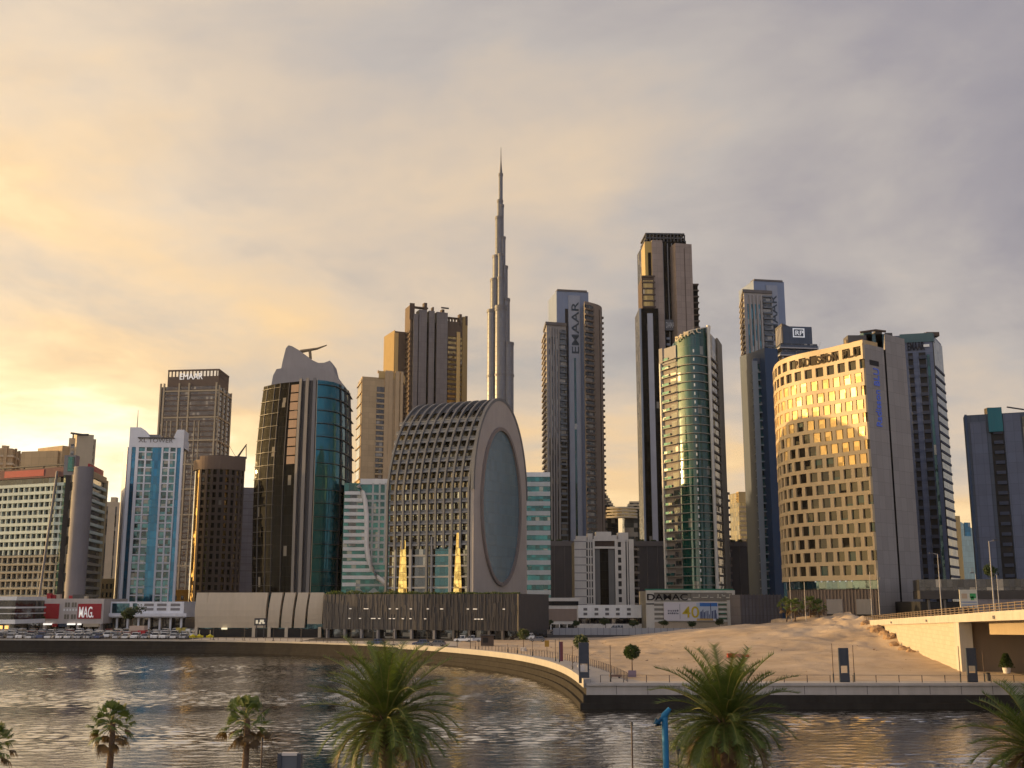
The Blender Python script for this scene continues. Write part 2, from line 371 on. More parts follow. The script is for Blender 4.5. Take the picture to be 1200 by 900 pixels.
# ------------------------------------------------------------------ water, land, quay
def ground_mat(name, stops, scale, rough=.95, bump=.0, bscale=3):
    m, t, b = new_mat(name)
    tc = N(t, 'ShaderNodeTexCoord').outputs['Object']
    n = mth(t, 'ADD', mth(t, 'MULTIPLY', noise(t, tc, scale, 8, .65), .7), mth(t, 'MULTIPLY', noise(t, tc, scale * 9, 4, .6), .3))
    t.links.new(ramp(t, n, stops), b.inputs['Base Color']); b.inputs['Roughness'].default_value = rough
    b.inputs['Specular IOR Level'].default_value = .2
    if bump:
        bp = N(t, 'ShaderNodeBump'); bp.inputs['Strength'].default_value = 1; bp.inputs['Distance'].default_value = bump
        t.links.new(noise(t, tc, bscale, 6, .65), bp.inputs['Height']); t.links.new(bp.outputs[0], b.inputs['Normal'])
    return m
import numpy as np
WAVE = .085
def water_mat():
    m, t, b = new_mat('canal_water')
    b.inputs['Base Color'].default_value = (.016, .016, .013, 1); b.inputs['IOR'].default_value = 11.0
    tc = N(t, 'ShaderNodeTexCoord').outputs['Object']
    def layer(sx, sy, sc, det, rot=0):
        mp = N(t, 'ShaderNodeMapping'); mp.inputs['Scale'].default_value = (sx, sy, 1); mp.inputs['Rotation'].default_value = (0, 0, rot); t.links.new(tc, mp.inputs[0])
        return noise(t, mp.outputs[0], sc, det, .6, .6)
    c = layer(.45, 1.0, 1.6, 3, -.08); f = layer(.6, 1.0, 4.5, 2, .1); big = layer(.30, 1.0, .030, 4, .1)
    ruff = ramp(t, big, [(.40, .25), (.58, 1.0)])
    h = mth(t, 'MULTIPLY', mth(t, 'ADD', mth(t, 'MULTIPLY', c, .6), mth(t, 'MULTIPLY', f, .25)), ruff)
    bp = N(t, 'ShaderNodeBump'); bp.inputs['Strength'].default_value = 1; bp.inputs['Distance'].default_value = .10
    t.links.new(h, bp.inputs['Height']); t.links.new(bp.outputs[0], b.inputs['Normal'])
    b.inputs['Roughness'].default_value = .06
    return m
wmat = water_mat()
mb = MB(); mb.face([(-4000, -600, -.6), (4000, -600, -.6), (4000, 3000, -.6), (-4000, 3000, -.6)])
tag(build(mb, 'deep_water', wmat), kind='structure')
# the canal surface itself: real wavelets, calmer and rougher patches
rg = np.random.default_rng(5); NX, NY = 700, 1150
gx, gy = np.meshgrid(np.linspace(-175, 130, NX), np.linspace(79, 346, NY)); gz = np.zeros_like(gx)
env = np.zeros_like(gx)
for k in range(9):
    wl_ = rg.uniform(40, 130); th = rg.normal(math.pi / 2, .35); env += np.sin((gx * math.cos(th) + gy * math.sin(th) * 1.6) * 2 * math.pi / wl_ + rg.uniform(0, 6.28))
env = (.42 + .66 / (1 + np.exp(-1.5 * env))) * (1 - .55 / (1 + np.exp(-(gy - 266) / 11)))
for k in range(90):
    wl_ = math.exp(rg.uniform(math.log(.7), math.log(2.6))); th = rg.normal(math.pi / 2, .60); gz += wl_ * rg.uniform(.5, 1) * np.sin((gx * math.cos(th) + gy * math.sin(th)) * 2 * math.pi / wl_ + rg.uniform(0, 6.28))
sl_ = np.gradient(gz, 267 / (NY - 1), axis=0) ; gz *= WAVE / sl_.std() * env
me = bpy.data.meshes.new('canal_water'); idx = np.arange(NX * NY).reshape(NY, NX)
fa = np.stack([idx[:-1, :-1], idx[:-1, 1:], idx[1:, 1:], idx[1:, :-1]], -1).reshape(-1, 4)
me.from_pydata(np.stack([gx, gy, gz], -1).reshape(-1, 3).tolist(), [], fa.tolist()); me.polygons.foreach_set('use_smooth', [True] * len(me.polygons)); me.materials.append(wmat)
o = bpy.data.objects.new('canal_water', me); COL.objects.link(o); tag(o, kind='structure')

QP = [(-420, 748.5), (-150, 749.5), (0, 750.3), (150, 751), (300, 752.5), (420, 756), (500, 760.5), (560, 765.5), (605, 771), (635, 777), (655, 783), (670, 790), (680, 797), (687, 803), (720, 803), (800, 803), (1000, 803), (1200, 803), (1500, 803)]
QPT = [gnd(x, y, 3.0) for x, y in QP]
QP2 = [(p.x, p.y) for p in QPT]
# soften the curve with two rounds of corner cutting on the left part, keep the corner by the pylon
def chaikin(p, n):
    for _ in range(n):
        q = [p[0]]
        for a, b in zip(p, p[1:]): q += [(a[0] * .75 + b[0] * .25, a[1] * .75 + b[1] * .25), (a[0] * .25 + b[0] * .75, a[1] * .25 + b[1] * .75)]
        p = q + [p[-1]]
    return p
QUAY = chaikin(QP2[:14], 2) + QP2[14:]
qpl = PL(QUAY)
land = [(-3500, QUAY[0][1])] + QUAY + [(3500, QUAY[-1][1]), (6000, 9000), (-6000, 9000)]
m_land = ground_mat('city_ground', [(.3, (.16, .135, .11)), (.7, (.26, .22, .175))], .05)
me = bpy.data.meshes.new('far_bank_ground'); me.from_pydata([(x, y, 3.0) for x, y in land], [], [list(range(len(land)))])
import bmesh
bm = bmesh.new(); bm.from_mesh(me); bmesh.ops.triangulate(bm, faces=bm.faces[:]); bm.to_mesh(me); bm.free()
me.materials.append(m_land); go = bpy.data.objects.new('far_bank_ground', me); COL.objects.link(go); tag(go, kind='structure')
mb = MB(); mb.box(-400, 400, -150, 80, -3, 2)
tag(build(mb, 'near_bank_ground', m_land), kind='structure')

m_pave = ground_mat('pale_paving', [(.3, (.40, .36, .31)), (.7, (.52, .47, .40))], .4)
def seg_dist(p):
    return min((p - (a + (b - a) * max(0, min(1, (p - a).dot(b - a) / (b - a).length_squared)))).length for a, b in zip(qpl.p, qpl.p[1:]))
def inner_line(off):
    """the quay line moved inland by off metres, without the loop that a plain offset makes at the corner"""
    out = []
    for k in range(len(qpl.p) - 1):
        for f in (0, .5):
            p = qpl.p[k].lerp(qpl.p[k + 1], f) - qpl.n[k] * off
            if seg_dist(p) > off - .15 and (not out or p.x > out[-1].x + .2): out.append(p)
    out.append(qpl.p[-1] - qpl.n[-1] * off); return out
inl = inner_line(6.5); edge = [qpl.pos(s, -.3) for s in qpl.c]
me = bpy.data.meshes.new('promenade'); lp = [(p.x, p.y, 3.10) for p in edge] + [(p.x, p.y, 3.10) for p in reversed(inl)]
me.from_pydata(lp, [], [list(range(len(lp)))]); bm = bmesh.new(); bm.from_mesh(me); bmesh.ops.triangulate(bm, faces=bm.faces[:]); bm.to_mesh(me); bm.free(); me.materials.append(m_pave)
go = bpy.data.objects.new('promenade', me); COL.objects.link(go); tag(go, kind='structure')

sCorner = qpl.c[len(chaikin(QP2[:14], 2)) - 1]
m_wallup = wall('quay_concrete_pale', (.46, .43, .40), .85, .2, .3, streak=.25); m_walllow = wall('quay_concrete_wet_and_shadow', (.040, .037, .034), .95, .3, .3, spec=.04, streak=.3)
m_cope = wall('quay_coping_cream', (.37, .35, .32), .8)
qw = thing('quay_wall', 'pale concrete quay wall curving along the far side of the canal', 'quay wall', (QUAY[30][0], QUAY[30][1], 0)); qw['kind'] = 'thing'
build(MB().band(qpl, sCorner, qpl.L, -1.5, .0, 1.75, 3.02), 'wall_face', m_wallup, qw); build(MB().band(qpl, 0, sCorner - .01, -1.5, .0, 1.75, 3.02), 'curved_wall_face', m_walllow, qw)  # curved face painted dark to stand for the shadow under its coping
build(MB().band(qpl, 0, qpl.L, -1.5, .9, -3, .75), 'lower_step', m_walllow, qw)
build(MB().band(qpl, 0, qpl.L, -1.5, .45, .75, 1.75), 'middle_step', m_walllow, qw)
s48 = min(qpl.c, key=lambda s: abs(qpl.pos(s).x + 26)); build(MB().band(qpl, 0, s48, -.55, .3, 3.0, 3.45), 'low_coping', m_cope, qw); build(MB().band(qpl, s48 + .01, sCorner, -.65, .4, 2.7, 3.8), 'curved_coping', m_cope, qw)
build(MB().band(qpl, sCorner + .01, qpl.L, -.7, .3, 2.95, 3.3), 'straight_coping', m_wallup, qw)
s = sCorner + 4
while s < min(qpl.L - 30, sCorner + 110): build(MB().band(qpl, s, s + .07, -.1, .015, 1.8, 2.94), 'panel_joint', dconc, qw); s += 4.2

# parking asphalt and the road behind the sand
m_asph = ground_mat('asphalt', [(.3, (.045, .043, .042)), (.7, (.075, .07, .066))], .15)
def sheet(name, pts, z, mat): return tag(build((lambda m: (m.face([(x, y, z) for x, y in pts]), m)[1])(MB()), name, mat), kind='structure')
a0 = qpl.pos(qpl.c[8], -7.5); 
sheet('parking_lot', [(-260, 336.8), (-92, 336.8), (-92, 414.8), (-260, 414.8)], 3.012, m_asph)
sheet('road', [(-60, 324.4), (-8, 319.4), (20, 354.1), (70, 359.0), (110, 398.7), (110, 414.8), (40, 398.7), (-60, 371.4)], 3.02, m_asph)
sheet('pavement', [(-95, 334.3), (-62, 317.0), (-20, 287.2), (0, 287.2), (10, 324.4), (-60, 346.7), (-95, 351.6)], 3.016, m_pave)

# the sand: a heap rising to the right between promenade, road and ramp wall
from mathutils import noise as mnoise
def sst(a, b, x):
    t = max(0, min(1, (x - a) / (b - a))); return t * t * (3 - 2 * t)
def sand_h(X, Y):
    Y = Y / YS
    H = 5.6 * max(0, min(1.1, (X - 24) / 70)) ** .85
    h = H * sst(158, 258, Y + 6 * mnoise.noise(Vector((X * .06, Y * .05, 2)))) + .5 * sst(30, 60, X) * sst(150, 165, Y)
    if X < 82: h *= 1 - sst(270, 287, Y)
    amp = .25 + .9 * sst(50, 85, X) * sst(165, 210, Y)
    h += amp * (mnoise.fractal(Vector((X * .10, Y * .075, 0)), 1.0, 2.1, 4)) + .14 * mnoise.fractal(Vector((X * .4, Y * .35, 3)), 1.0, 2.1, 4)
    # slumped earth scarps close to the ramp wall
    d = (X - (72 + (Y - 147) * .2245)) / 1.02
    sc = sst(-16, -4, d) * sst(178, 232, Y)
    h += sc * (1.6 * abs(mnoise.noise(Vector((X * .22, Y * .16, 7)))) + .3 * mnoise.noise(Vector((X * .8, Y * .8, 5))))
    return max(.02, h)
inner = inner_line(6.3)
inner = [p for p in inner if p.x > -14 and p.x < 74]
inner.append(Vector((76, inner[-1].y)))
# resample
ip = PL([tuple(p) for p in inner]); NI, NJ = 150, 110
back = PL([(-14, 324.4), (10, 350.4), (60, 359.0), (104, 361.5)])
rows = []
for i in range(NI + 1):
    a = ip.pos(ip.L * i / NI); b = back.pos(back.L * i / NI); r = []
    for j in range(NJ + 1):
        p = a.lerp(b, j / NJ); e = sst(0, .04, j / NJ); r.append((p.x, p.y, 3.03 + sand_h(p.x, p.y) * e))
    rows.append(r)
mb = MB(); V = [v for r in rows for v in r]
me = bpy.data.meshes.new('sand_heap')
me.from_pydata(V, [], [(i * (NJ + 1) + j, (i + 1) * (NJ + 1) + j, (i + 1) * (NJ + 1) + j + 1, i * (NJ + 1) + j + 1) for i in range(NI) for j in range(NJ)])
me.polygons.foreach_set('use_smooth', [True] * len(me.polygons))
m_sand = ground_mat('sand', [(.30, (.32, .235, .155)), (.48, (.49, .375, .255)), (.70, (.62, .50, .365))], .045, bump=.12, bscale=1.4)
me.materials.append(m_sand); so_ = bpy.data.objects.new('sand_ground', me); COL.objects.link(so_); tag(so_, kind='structure')

# ------------------------------------------------------------------ the towers, from left to right
def tower_base(poly): return (sum(p[0] for p in poly) / len(poly), sum(p[1] for p in poly) / len(poly), 3.0)

# shop pavilion at the left edge
def shop_pavilion():
    Y = 322; p = rect(720, -60, Y, 17, Y - 1, 22); r = thing('shop_pavilion', 'low dark pavilion with white bands and a lit shop at the left edge', 'building', tower_base(p))
    z0, z1 = 3, zr(699, Y)
    build(MB().prism(p, z0, z1 - .3), 'glazing', [g_dark, dconc], r); pl = PL(p[:3])
    for a, b in ((699, 703.5), (711, 713), (718.5, 719.5), (726, 731)): build(MB().band(pl, 0, pl.L, -.3, .7, zr(b, Y), zr(a, Y)), 'white_band', white, r)
    em = emit('warm_shop_light', (1.0, .55, .16), 1.1)
    for k in range(7): build(MB().band(pl, 8 + k * 2.1, 9.3 + k * 2.1, -.1, .15, zr(737, Y), zr(733, Y)), 'lit_window', em, r)
    return r
shop_pavilion()

def far_flats():
    Y = 470; p = rect(540, -40, Y, 14, Y + 4, 25); z1 = zr(524, Y)
    r = thing('apartment_block', 'beige apartment block peeking out at the left edge behind the banded hotel', 'building', tower_base(p))
    build(MB().prism(p, 3, z1), 'wall', [tan, tan], r); pl = PL(p[:3])
    bands(r, 'balcony', cream, pl, fr(60, z1 - 2, 4.2), 1.1, .7); 
    fins(r, 'pier', tan, pl, lin_n(1, pl.L - 1, 6), 1.6, .9, 3, z1 + .6); jitter(r, 'roof_box', tan, 3, pl, (4, 12), z1)
    # tall stepped neighbour with the roof arm
    Y = 440; L, Rr = xy(68, 540, Y), xy(113, 540, Y + 6)
    r = thing('stepped_tower', 'sandy stepped tower with a roof arm rising behind the banded hotel', 'tower', (L[0], Y * YS, 3))
    for a, b, t, mt in ((67, 74, 528, tan), (72, 84, 522, tan), (79, 111, 512, cream), (74, 112.5, 547, tan), (88, 108, 508, cream)):
        p = rect(540, a, Y + (a - 67) * .02 + (0 if t != 512 else 2.5), b, Y + 4 + (0 if t != 512 else 2.5), 20 if t != 508 else 8)
        pl = PL(p[:3]); zt = zr(t, Y)
        build(MB().prism(p, 3, zt), 'wall', [mt, tan], r)
        if b - a > 20:
            for z in fr(zr(590, Y), zt - 4, 3.5):
                for s in lin_n(2, (b - a) * .4 - 2, 4): build(MB().band(pl, s - .9, s + .9, -.1, .06, z, z + 1.9), 'window', g_bal, r)
    build(MB().tube([(*xy(83, 508, Y), zr(507.5, Y)), (*xy(97, 508, Y), zr(509.5, Y)), (*xy(104, 508, Y), zr(509.5, Y))], .5), 'roof_arm', dgrey, r)
    build(MB().tube([(*xy(86, 508, Y), zr(514, Y)), (*xy(86, 508, Y), zr(508, Y))], .4), 'arm_post', dgrey, r)
far_flats()

def banded_hotel():
    Y = 372; A, B = Vector(xy(-70, 600, 385)), Vector(xy(76, 600, 363)); Cc = Vector(xy(86, 600, 357)); C2 = Vector(xy(98, 600, 357.5)); D = Vector(xy(121, 600, 385))
    zt, zb = zr(559, 366), zr(703, 366)
    poly = [tuple(A), tuple(B), tuple(Cc), tuple(C2), tuple(D), (D.x - 12, D.y + 26), (A.x, A.y + 30)]
    r = thing('banded_hotel', 'wide hotel with pale green-white balcony bands, red parapet and grey corner column', 'hotel', (B.x, B.y, 3))
    build(MB().prism(poly, 3, zt), 'glazing', [g_bal, dconc], r)
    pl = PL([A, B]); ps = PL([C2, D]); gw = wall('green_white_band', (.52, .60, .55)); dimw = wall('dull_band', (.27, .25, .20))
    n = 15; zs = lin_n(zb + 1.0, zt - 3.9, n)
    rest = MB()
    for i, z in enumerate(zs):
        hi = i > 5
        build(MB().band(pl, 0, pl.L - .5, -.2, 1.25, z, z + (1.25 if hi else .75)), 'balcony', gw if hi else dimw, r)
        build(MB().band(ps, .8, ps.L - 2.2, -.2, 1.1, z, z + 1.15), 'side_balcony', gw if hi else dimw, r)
        if i: 
            for s in fr(1.2, pl.L - 1, 2.9):
                if i > 11 and s > pl.L - 66: build(MB().band(pl, s, s + .55, -.2, 1.0, z - 2.1, z + .1), 'partition', gw, r)
                else: rest.band(pl, s, s + .55, -.2, 1.0, z - 2.1, z + .1, 0 if hi else 1)
    tag(build(rest, 'further_partitions', [gw, dimw], r), kind='stuff')
    # grey corner column, rounded
    cc = (Cc + C2) / 2; rad = (C2 - Cc).length * .98
    ring = [(cc.x + rad * math.cos(a), cc.y + 2.4 + rad * math.sin(a)) for a in lin_n(-math.pi, math.pi * .93, 28)]
    build(MB().prism(ring, 3, zt + 3, smooth=True), 'corner_column', [wall('column_grey', (.20, .19, .20)), dconc], r)
    build(MB().band(PL([B + Vector((.3, -.6)), Cc + Vector((-1.6, .2))]), 0, 3.0, -1, 1.4, zb, zt), 'glazed_strip', g_green, r)
    d = (B - A).normalized(); nn = Vector((d.y, -d.x))
    b1 = B - d * 4.2 + nn * 1.5
    build(MB().tube([(b1.x, b1.y, zt + 2), (b1.x - 2.2, b1.y, zb + 18), (b1.x - 3.4, b1.y, zb)], .55, n=4), 'slanted_rib', conc, r)
    build(MB().band(pl, pl.L * .30, pl.L - 1.2, -.6, .9, zt - .2, zr(548.5, 366)), 'parapet', wall('maroon_parapet', (.16, .085, .08)), r)
    build(MB().band(pl, pl.L * .52, pl.L * .83, .2, 1.05, zt + .5, zr(550, 366)), 'parapet_panel', redp, r)
    build(MB().band(pl, pl.L * .2, pl.L - .2, -.9, .4, zr(546, 366), zr(544.6, 366)), 'top_rail', dgrey, r)
    for s in lin_n(pl.L * .34, pl.L - 3, 5): build(MB().band(pl, s, s + .5, -.5, .1, zr(549, 366), zr(545.5, 366)), 'rail_post', dgrey, r)
    bl = Vector(xy(81, 545, 360))
    build(MB().obox((bl.x, bl.y + 2.5), (1, 0), 4.6, 4, zt, zr(536, 366)), 'stair_tower', conc, r)
    build(MB().obox((bl.x + .6, bl.y + .35), (1, 0), 2.4, .4, zt + 1.5, zr(538, 366)), 'stair_glass', g_green, r)
    e0, e1 = ps.pos(ps.L - 2.2), ps.pos(ps.L)
    build(MB().band(ps, ps.L - 2.2, ps.L, -.3, 1.3, 3, zt + .8), 'end_wall', wall('sandy_end_wall', (.40, .33, .20)), r)
    build(MB().band(ps, 1, ps.L - .3, -.6, .6, zt - .3, zt + 2.2), 'side_parapet', tan, r)
    build(MB().band(ps, 3, ps.L - 6, -.4, .3, zt + 2.2, zt + 4.6), 'roof_screen', redp, r)
    return r
banded_hotel()

def hazy_far():
    Y = 800; r = thing('slender_far_tower', 'slender sandy tower far off between the banded hotel and the blue-white tower', 'tower', (*xy(128, 640, Y), 3))
    p = rect(640, 120, Y, 139, Y + 5, 20); pl = PL(p[:3]); z1 = zr(588, Y)
    build(MB().prism(p, 3, z1), 'wall', [cream, tan], r); p2 = rect(640, 126, Y + 4, 132, Y + 4, 6); build(MB().prism(p2, z1 - 1, zr(582, Y)), 'cap', [cream, tan], r)
    fins(r, 'window_strip', g_bal, pl, lin_n(2, pl.L - 2, 5), 1.2, .1, 20, z1 - 4)
    Y = 415; r = thing('small_sandy_block', 'small sandy block with arched windows beside the red-panelled podium', 'building', (*xy(122, 690, Y), 3))
    p = rect(690, 112, Y, 137, Y + 1, 14); pl = PL(p[:3]); z1 = zr(678, Y)
    build(MB().prism(p, 3, z1), 'wall', [wall('sandy_wall', (.45, .34, .20)), tan], r)
    for z in (zr(690, Y), zr(700, Y)):
        for s in lin_n(1.5, 8.5, 5): build(MB().band(pl, s - .45, s + .45, -.1, .05, z, z + 2.2), 'window', g_bal, r)
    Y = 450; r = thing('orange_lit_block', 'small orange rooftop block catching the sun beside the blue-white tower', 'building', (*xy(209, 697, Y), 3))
    p = rect(697, 203, Y, 222, Y + 2, 14); pl = PL(p[:3]); build(MB().prism(p, 3, zr(691, Y)), 'wall', [wall('orange_lit_wall', (.60, .30, .06)), tan], r)  # wall coloured orange for the sunlight it catches
    for s in lin_n(1.2, pl.L * .35, 3): build(MB().band(pl, s - .6, s + .6, -.1, .05, zr(703, Y), zr(698, Y)), 'window', g_bal, r)
hazy_far()

def red_podium():
    Y = 346; p = rect(720, 10, Y, 121, Y, 26); pl = PL(p[:3]); z1 = zr(701.5, Y); f = (p[1][0] - p[0][0]) / 111
    S_ = lambda px: (px - 10) * f
    r = thing('red_panelled_podium', 'pale stone podium with two large red panels and white sign letters', 'building', (p[0][0], Y * YS, 3))
    st = wall('podium_stone', (.52, .47, .43))
    build(MB().prism(p, zr(731, Y), z1, 0, 0), 'upper_wall', st, r)
    build(MB().prism([(a, b + (2.5 if b < p[0][1] + 5 else 0)) for a, b in p], 3, zr(731, Y) + .1), 'shop_front', [g_dark, dconc], r)
    build(MB().band(pl, S_(17.5), S_(69), -.2, .25, zr(725, Y), zr(707.5, Y)), 'red_panel', redp, r)
    build(MB().band(pl, S_(91), S_(118.5), -.2, .25, zr(725, Y), zr(707.5, Y)), 'red_panel', redp, r)
    for c in (78, 86):
        for (a, b) in ((706, 711.5), (720, 725.5)): 
            for q in ((-2.6, -.2), (.6, 3.0)): build(MB().band(pl, S_(c + q[0]), S_(c + q[1]), -.1, .08, zr(b, Y), zr(a, Y)), 'window', wall('window_blind', (.20, .18, .14)), r)
    for c in lin_n(75, 89, 5): build(MB().band(pl, S_(c - .9), S_(c + .9), -.1, .1, zr(716, Y), zr(713.3, Y)), 'small_window', white, r)
    text('MAG.', r, 'sign_lettering', pl.pos(S_(92.5)), pl.pos(S_(109.5)), zr(710.5, Y) - zr(723.5, Y), zr(723.5, Y), emit('white_letters', (.8, .78, .75), .25), .45, bold=.012)
    em = emit('shop_sign_light', (1, .95, .85), .9)
    for a, b in ((24, 40), (52, 63), (80, 89), (92, 96)): build(MB().band(pl, S_(a), S_(b), -.2, .5, zr(732.3, Y), zr(730.6, Y)), 'lit_sign', em, r)
    for a, b, m in ((63.5, 69, redp), (71, 80, navy), (100, 118, cream)): build(MB().band(pl, S_(a), S_(b), -.2, 1.4, zr(734.5, Y), zr(730.8, Y)), 'awning', m, r)
    for s in lin_n(1, pl.c[1] - 1, 9): build(MB().band(pl, s - .4, s + .4, -2.6, .0, 3, zr(731, Y)), 'column', st, r)
    for k in range(9):
        q = pl.pos(S_(random.uniform(45, 112)), -random.uniform(1, 6)); build(MB().obox(q, (1, 0), random.uniform(1, 3), 2, z1 - .1, z1 + random.uniform(.8, 2.2)), 'roof_parasol', random.choice([redp, redp, dconc, cream]), r)
red_podium()

def blue_white():
    Y = 392; A, C, D = xy(138, 600, Y + 12), xy(146, 600, Y), xy(212, 600, Y + 3)
    A = xy(141, 600, Y + 14); C = xy(146.5, 600, Y); D = xy(211, 600, Y + 2)
    poly = [A, C, D, (D[0] + (A[0] - C[0]), D[1] + (A[1] - C[1]))]; pl = PL([C, D]); ps = PL([A, C]); L = pl.L
    r = thing('blue_white_tower', 'slim white tower with bright blue glass strips and an open winged roof', 'tower', (C[0], C[1], 3))
    zt = zr(524, Y); ztop = zr(501, Y)
    build(MB().prism(poly, 3, zt), 'glazing', [g_blue, white], r)
    bw = wall('cool_white', (.76, .77, .80))
    # strips: white edge, blue, white+window grid, blue, grid, blue, white edge
    blue = glass('bright_blue_glass', (.006, .12, .22), 1.4, 3.4, metal=.55, vary=.25, blind=0)
    g2 = glass('grid_window', (.03, .12, .13), 1.9, 1.75, metal=.4, vary=.8, blind=.2)
    segs = [(0, .055, 'w'), (.055, .13, 'b'), (.13, .185, 'w'), (.185, .435, 'g'), (.435, .60, 'b'), (.60, .635, 'w'), (.635, .86, 'g'), (.86, .885, 'w'), (.885, .955, 'b'), (.955, 1, 'w')]
    zb = zr(708, Y)
    for a, b, k in segs:
        if k == 'w': build(MB().band(pl, a * L, b * L, -.3, .9, 3, zt), 'white_pier', bw, r)
        elif k == 'b': build(MB().band(pl, a * L, b * L, -.3, .45 if a != .435 else .3, 3, zt), 'blue_strip', blue, r)
        else:
            build(MB().band(pl, a * L, b * L, -.3, .25, 3, zt), 'window_field', g2, r)
            for z in fr(zb, zt, 3.45): build(MB().band(pl, a * L, b * L, 0, .62, z, z + .55), 'balcony', bw, r)
            build(MB().band(pl, (a + b) / 2 * L - .35, (a + b) / 2 * L + .35, 0, .7, 3, zt), 'mullion', bw, r)
    build(MB().prism([(A[0] - .4, A[1]), (C[0] - .4, C[1] - .9), (C[0], C[1] + 1), (A[0], A[1])], 3, zt), 'side_wall', bw, r)
    # crown
    build(MB().band(pl, 0, L, -12, .9, zt, zr(513.5, Y)), 'crown_wall', bw, r)
    lw = MB(); a0, a1 = pl.pos(0, .9), pl.pos(L * .34, .9)
    for q in ((0, .40, 0), (.80, 1.0, 1)):
        s0, s1 = q[0] * L, q[1] * L; zc = zr(513.8, Y)
        f0, f1 = pl.pos(s0, .9), pl.pos(s1, .9); b0, b1 = pl.pos(s0, -10), pl.pos(s1, -10); fm = pl.pos(s0 + (s1 - s0) * (.5 if not q[2] else .35), .9); bm_ = pl.pos(s0 + (s1 - s0) * (.5 if not q[2] else .35), -10)
        h = ztop if not q[2] else zr(503, Y)
        if not q[2]: fp = [(f0.x, f0.y, zc), (f1.x, f1.y, zc), (fm.x, fm.y, h), (f0.x, f0.y, h)]; bp = [(b0.x, b0.y, zc), (b1.x, b1.y, zc), (bm_.x, bm_.y, h), (b0.x, b0.y, h)]
        else: fp = [(f0.x, f0.y, zc), (f1.x, f1.y, zc), (f1.x, f1.y, h), (fm.x, fm.y, h)]; bp = [(b0.x, b0.y, zc), (b1.x, b1.y, zc), (b1.x, b1.y, h), (bm_.x, bm_.y, h)]
        w = MB(); w.face(fp); w.face(bp[::-1])
        for i in range(4): j = (i + 1) % 4; w.face([fp[j], fp[i], bp[i], bp[j]])
        build(w, 'roof_wing', bw, r)
    build(MB().band(pl, L * .16, L * .83, -3, 1.6, zr(513.8, Y), zr(512.6, Y)), 'canopy', dconc, r)
    build(MB().band(pl, L * .34, L * .55, -6, -1, zr(513, Y), zr(508.5, Y)), 'roof_hut', conc, r)
    text('XL TOWER', r, 'sign_lettering', pl.pos(L * .17, .9), pl.pos(L * .80, .9), 1.9, zr(518.3, Y), conc, .1)
    m = pl.pos(L * .07, -5); build(MB().tube([(m.x, m.y, ztop), (m.x, m.y, zr(478, Y))], [.22, .08], n=5), 'mast', dgrey, r)
    # its white podium
    Yp = 352; p = rect(720, 121, Yp, 215, Yp, 20); pp = PL(p[:3]); f = (p[1][0] - p[0][0]) / 94; S_ = lambda px: (px - 121) * f
    r = thing('white_podium', 'low white podium with dark teal shop windows below the blue-white tower', 'building', (p[0][0], Yp * YS, 3))
    build(MB().prism(p, zr(724, Yp), zr(705, Yp)), 'upper_wall', [bw, dconc], r)
    for a, b in ((122, 127), (131, 151), (155, 160)): build(MB().band(pp, S_(a), S_(b), -.1, .12, zr(718.5, Yp), zr(707, Yp)), 'shop_window', glass('podium_teal', (.01, .07, .10), 2.5, 4, vary=.2, blind=0), r)
    for c in (174, 189, 205):
        for a, b in ((707.3, 710.3), (712.5, 715.5)): build(MB().band(pp, S_(c - 5.5), S_(c + 5.5), -.1, .1, zr(b, Yp), zr(a, Yp)), 'louvre', conc, r)
    build(MB().band(pp, 0, pp.c[1], -1, 1.6, zr(722.5, Yp), zr(718.6, Yp)), 'canopy', bw, r)
    build(MB().prism([(a, b + (3 if b < p[0][1] + 5 else 0)) for a, b in p], 3, zr(724, Yp) + .2), 'ground_floor', [g_dark, dconc], r)
    for s in lin_n(1, pp.c[1] - 1, 8): build(MB().band(pp, s - .35, s + .35, -1.5, -.8, 3, zr(723, Yp)), 'column', bw, r)
blue_white()

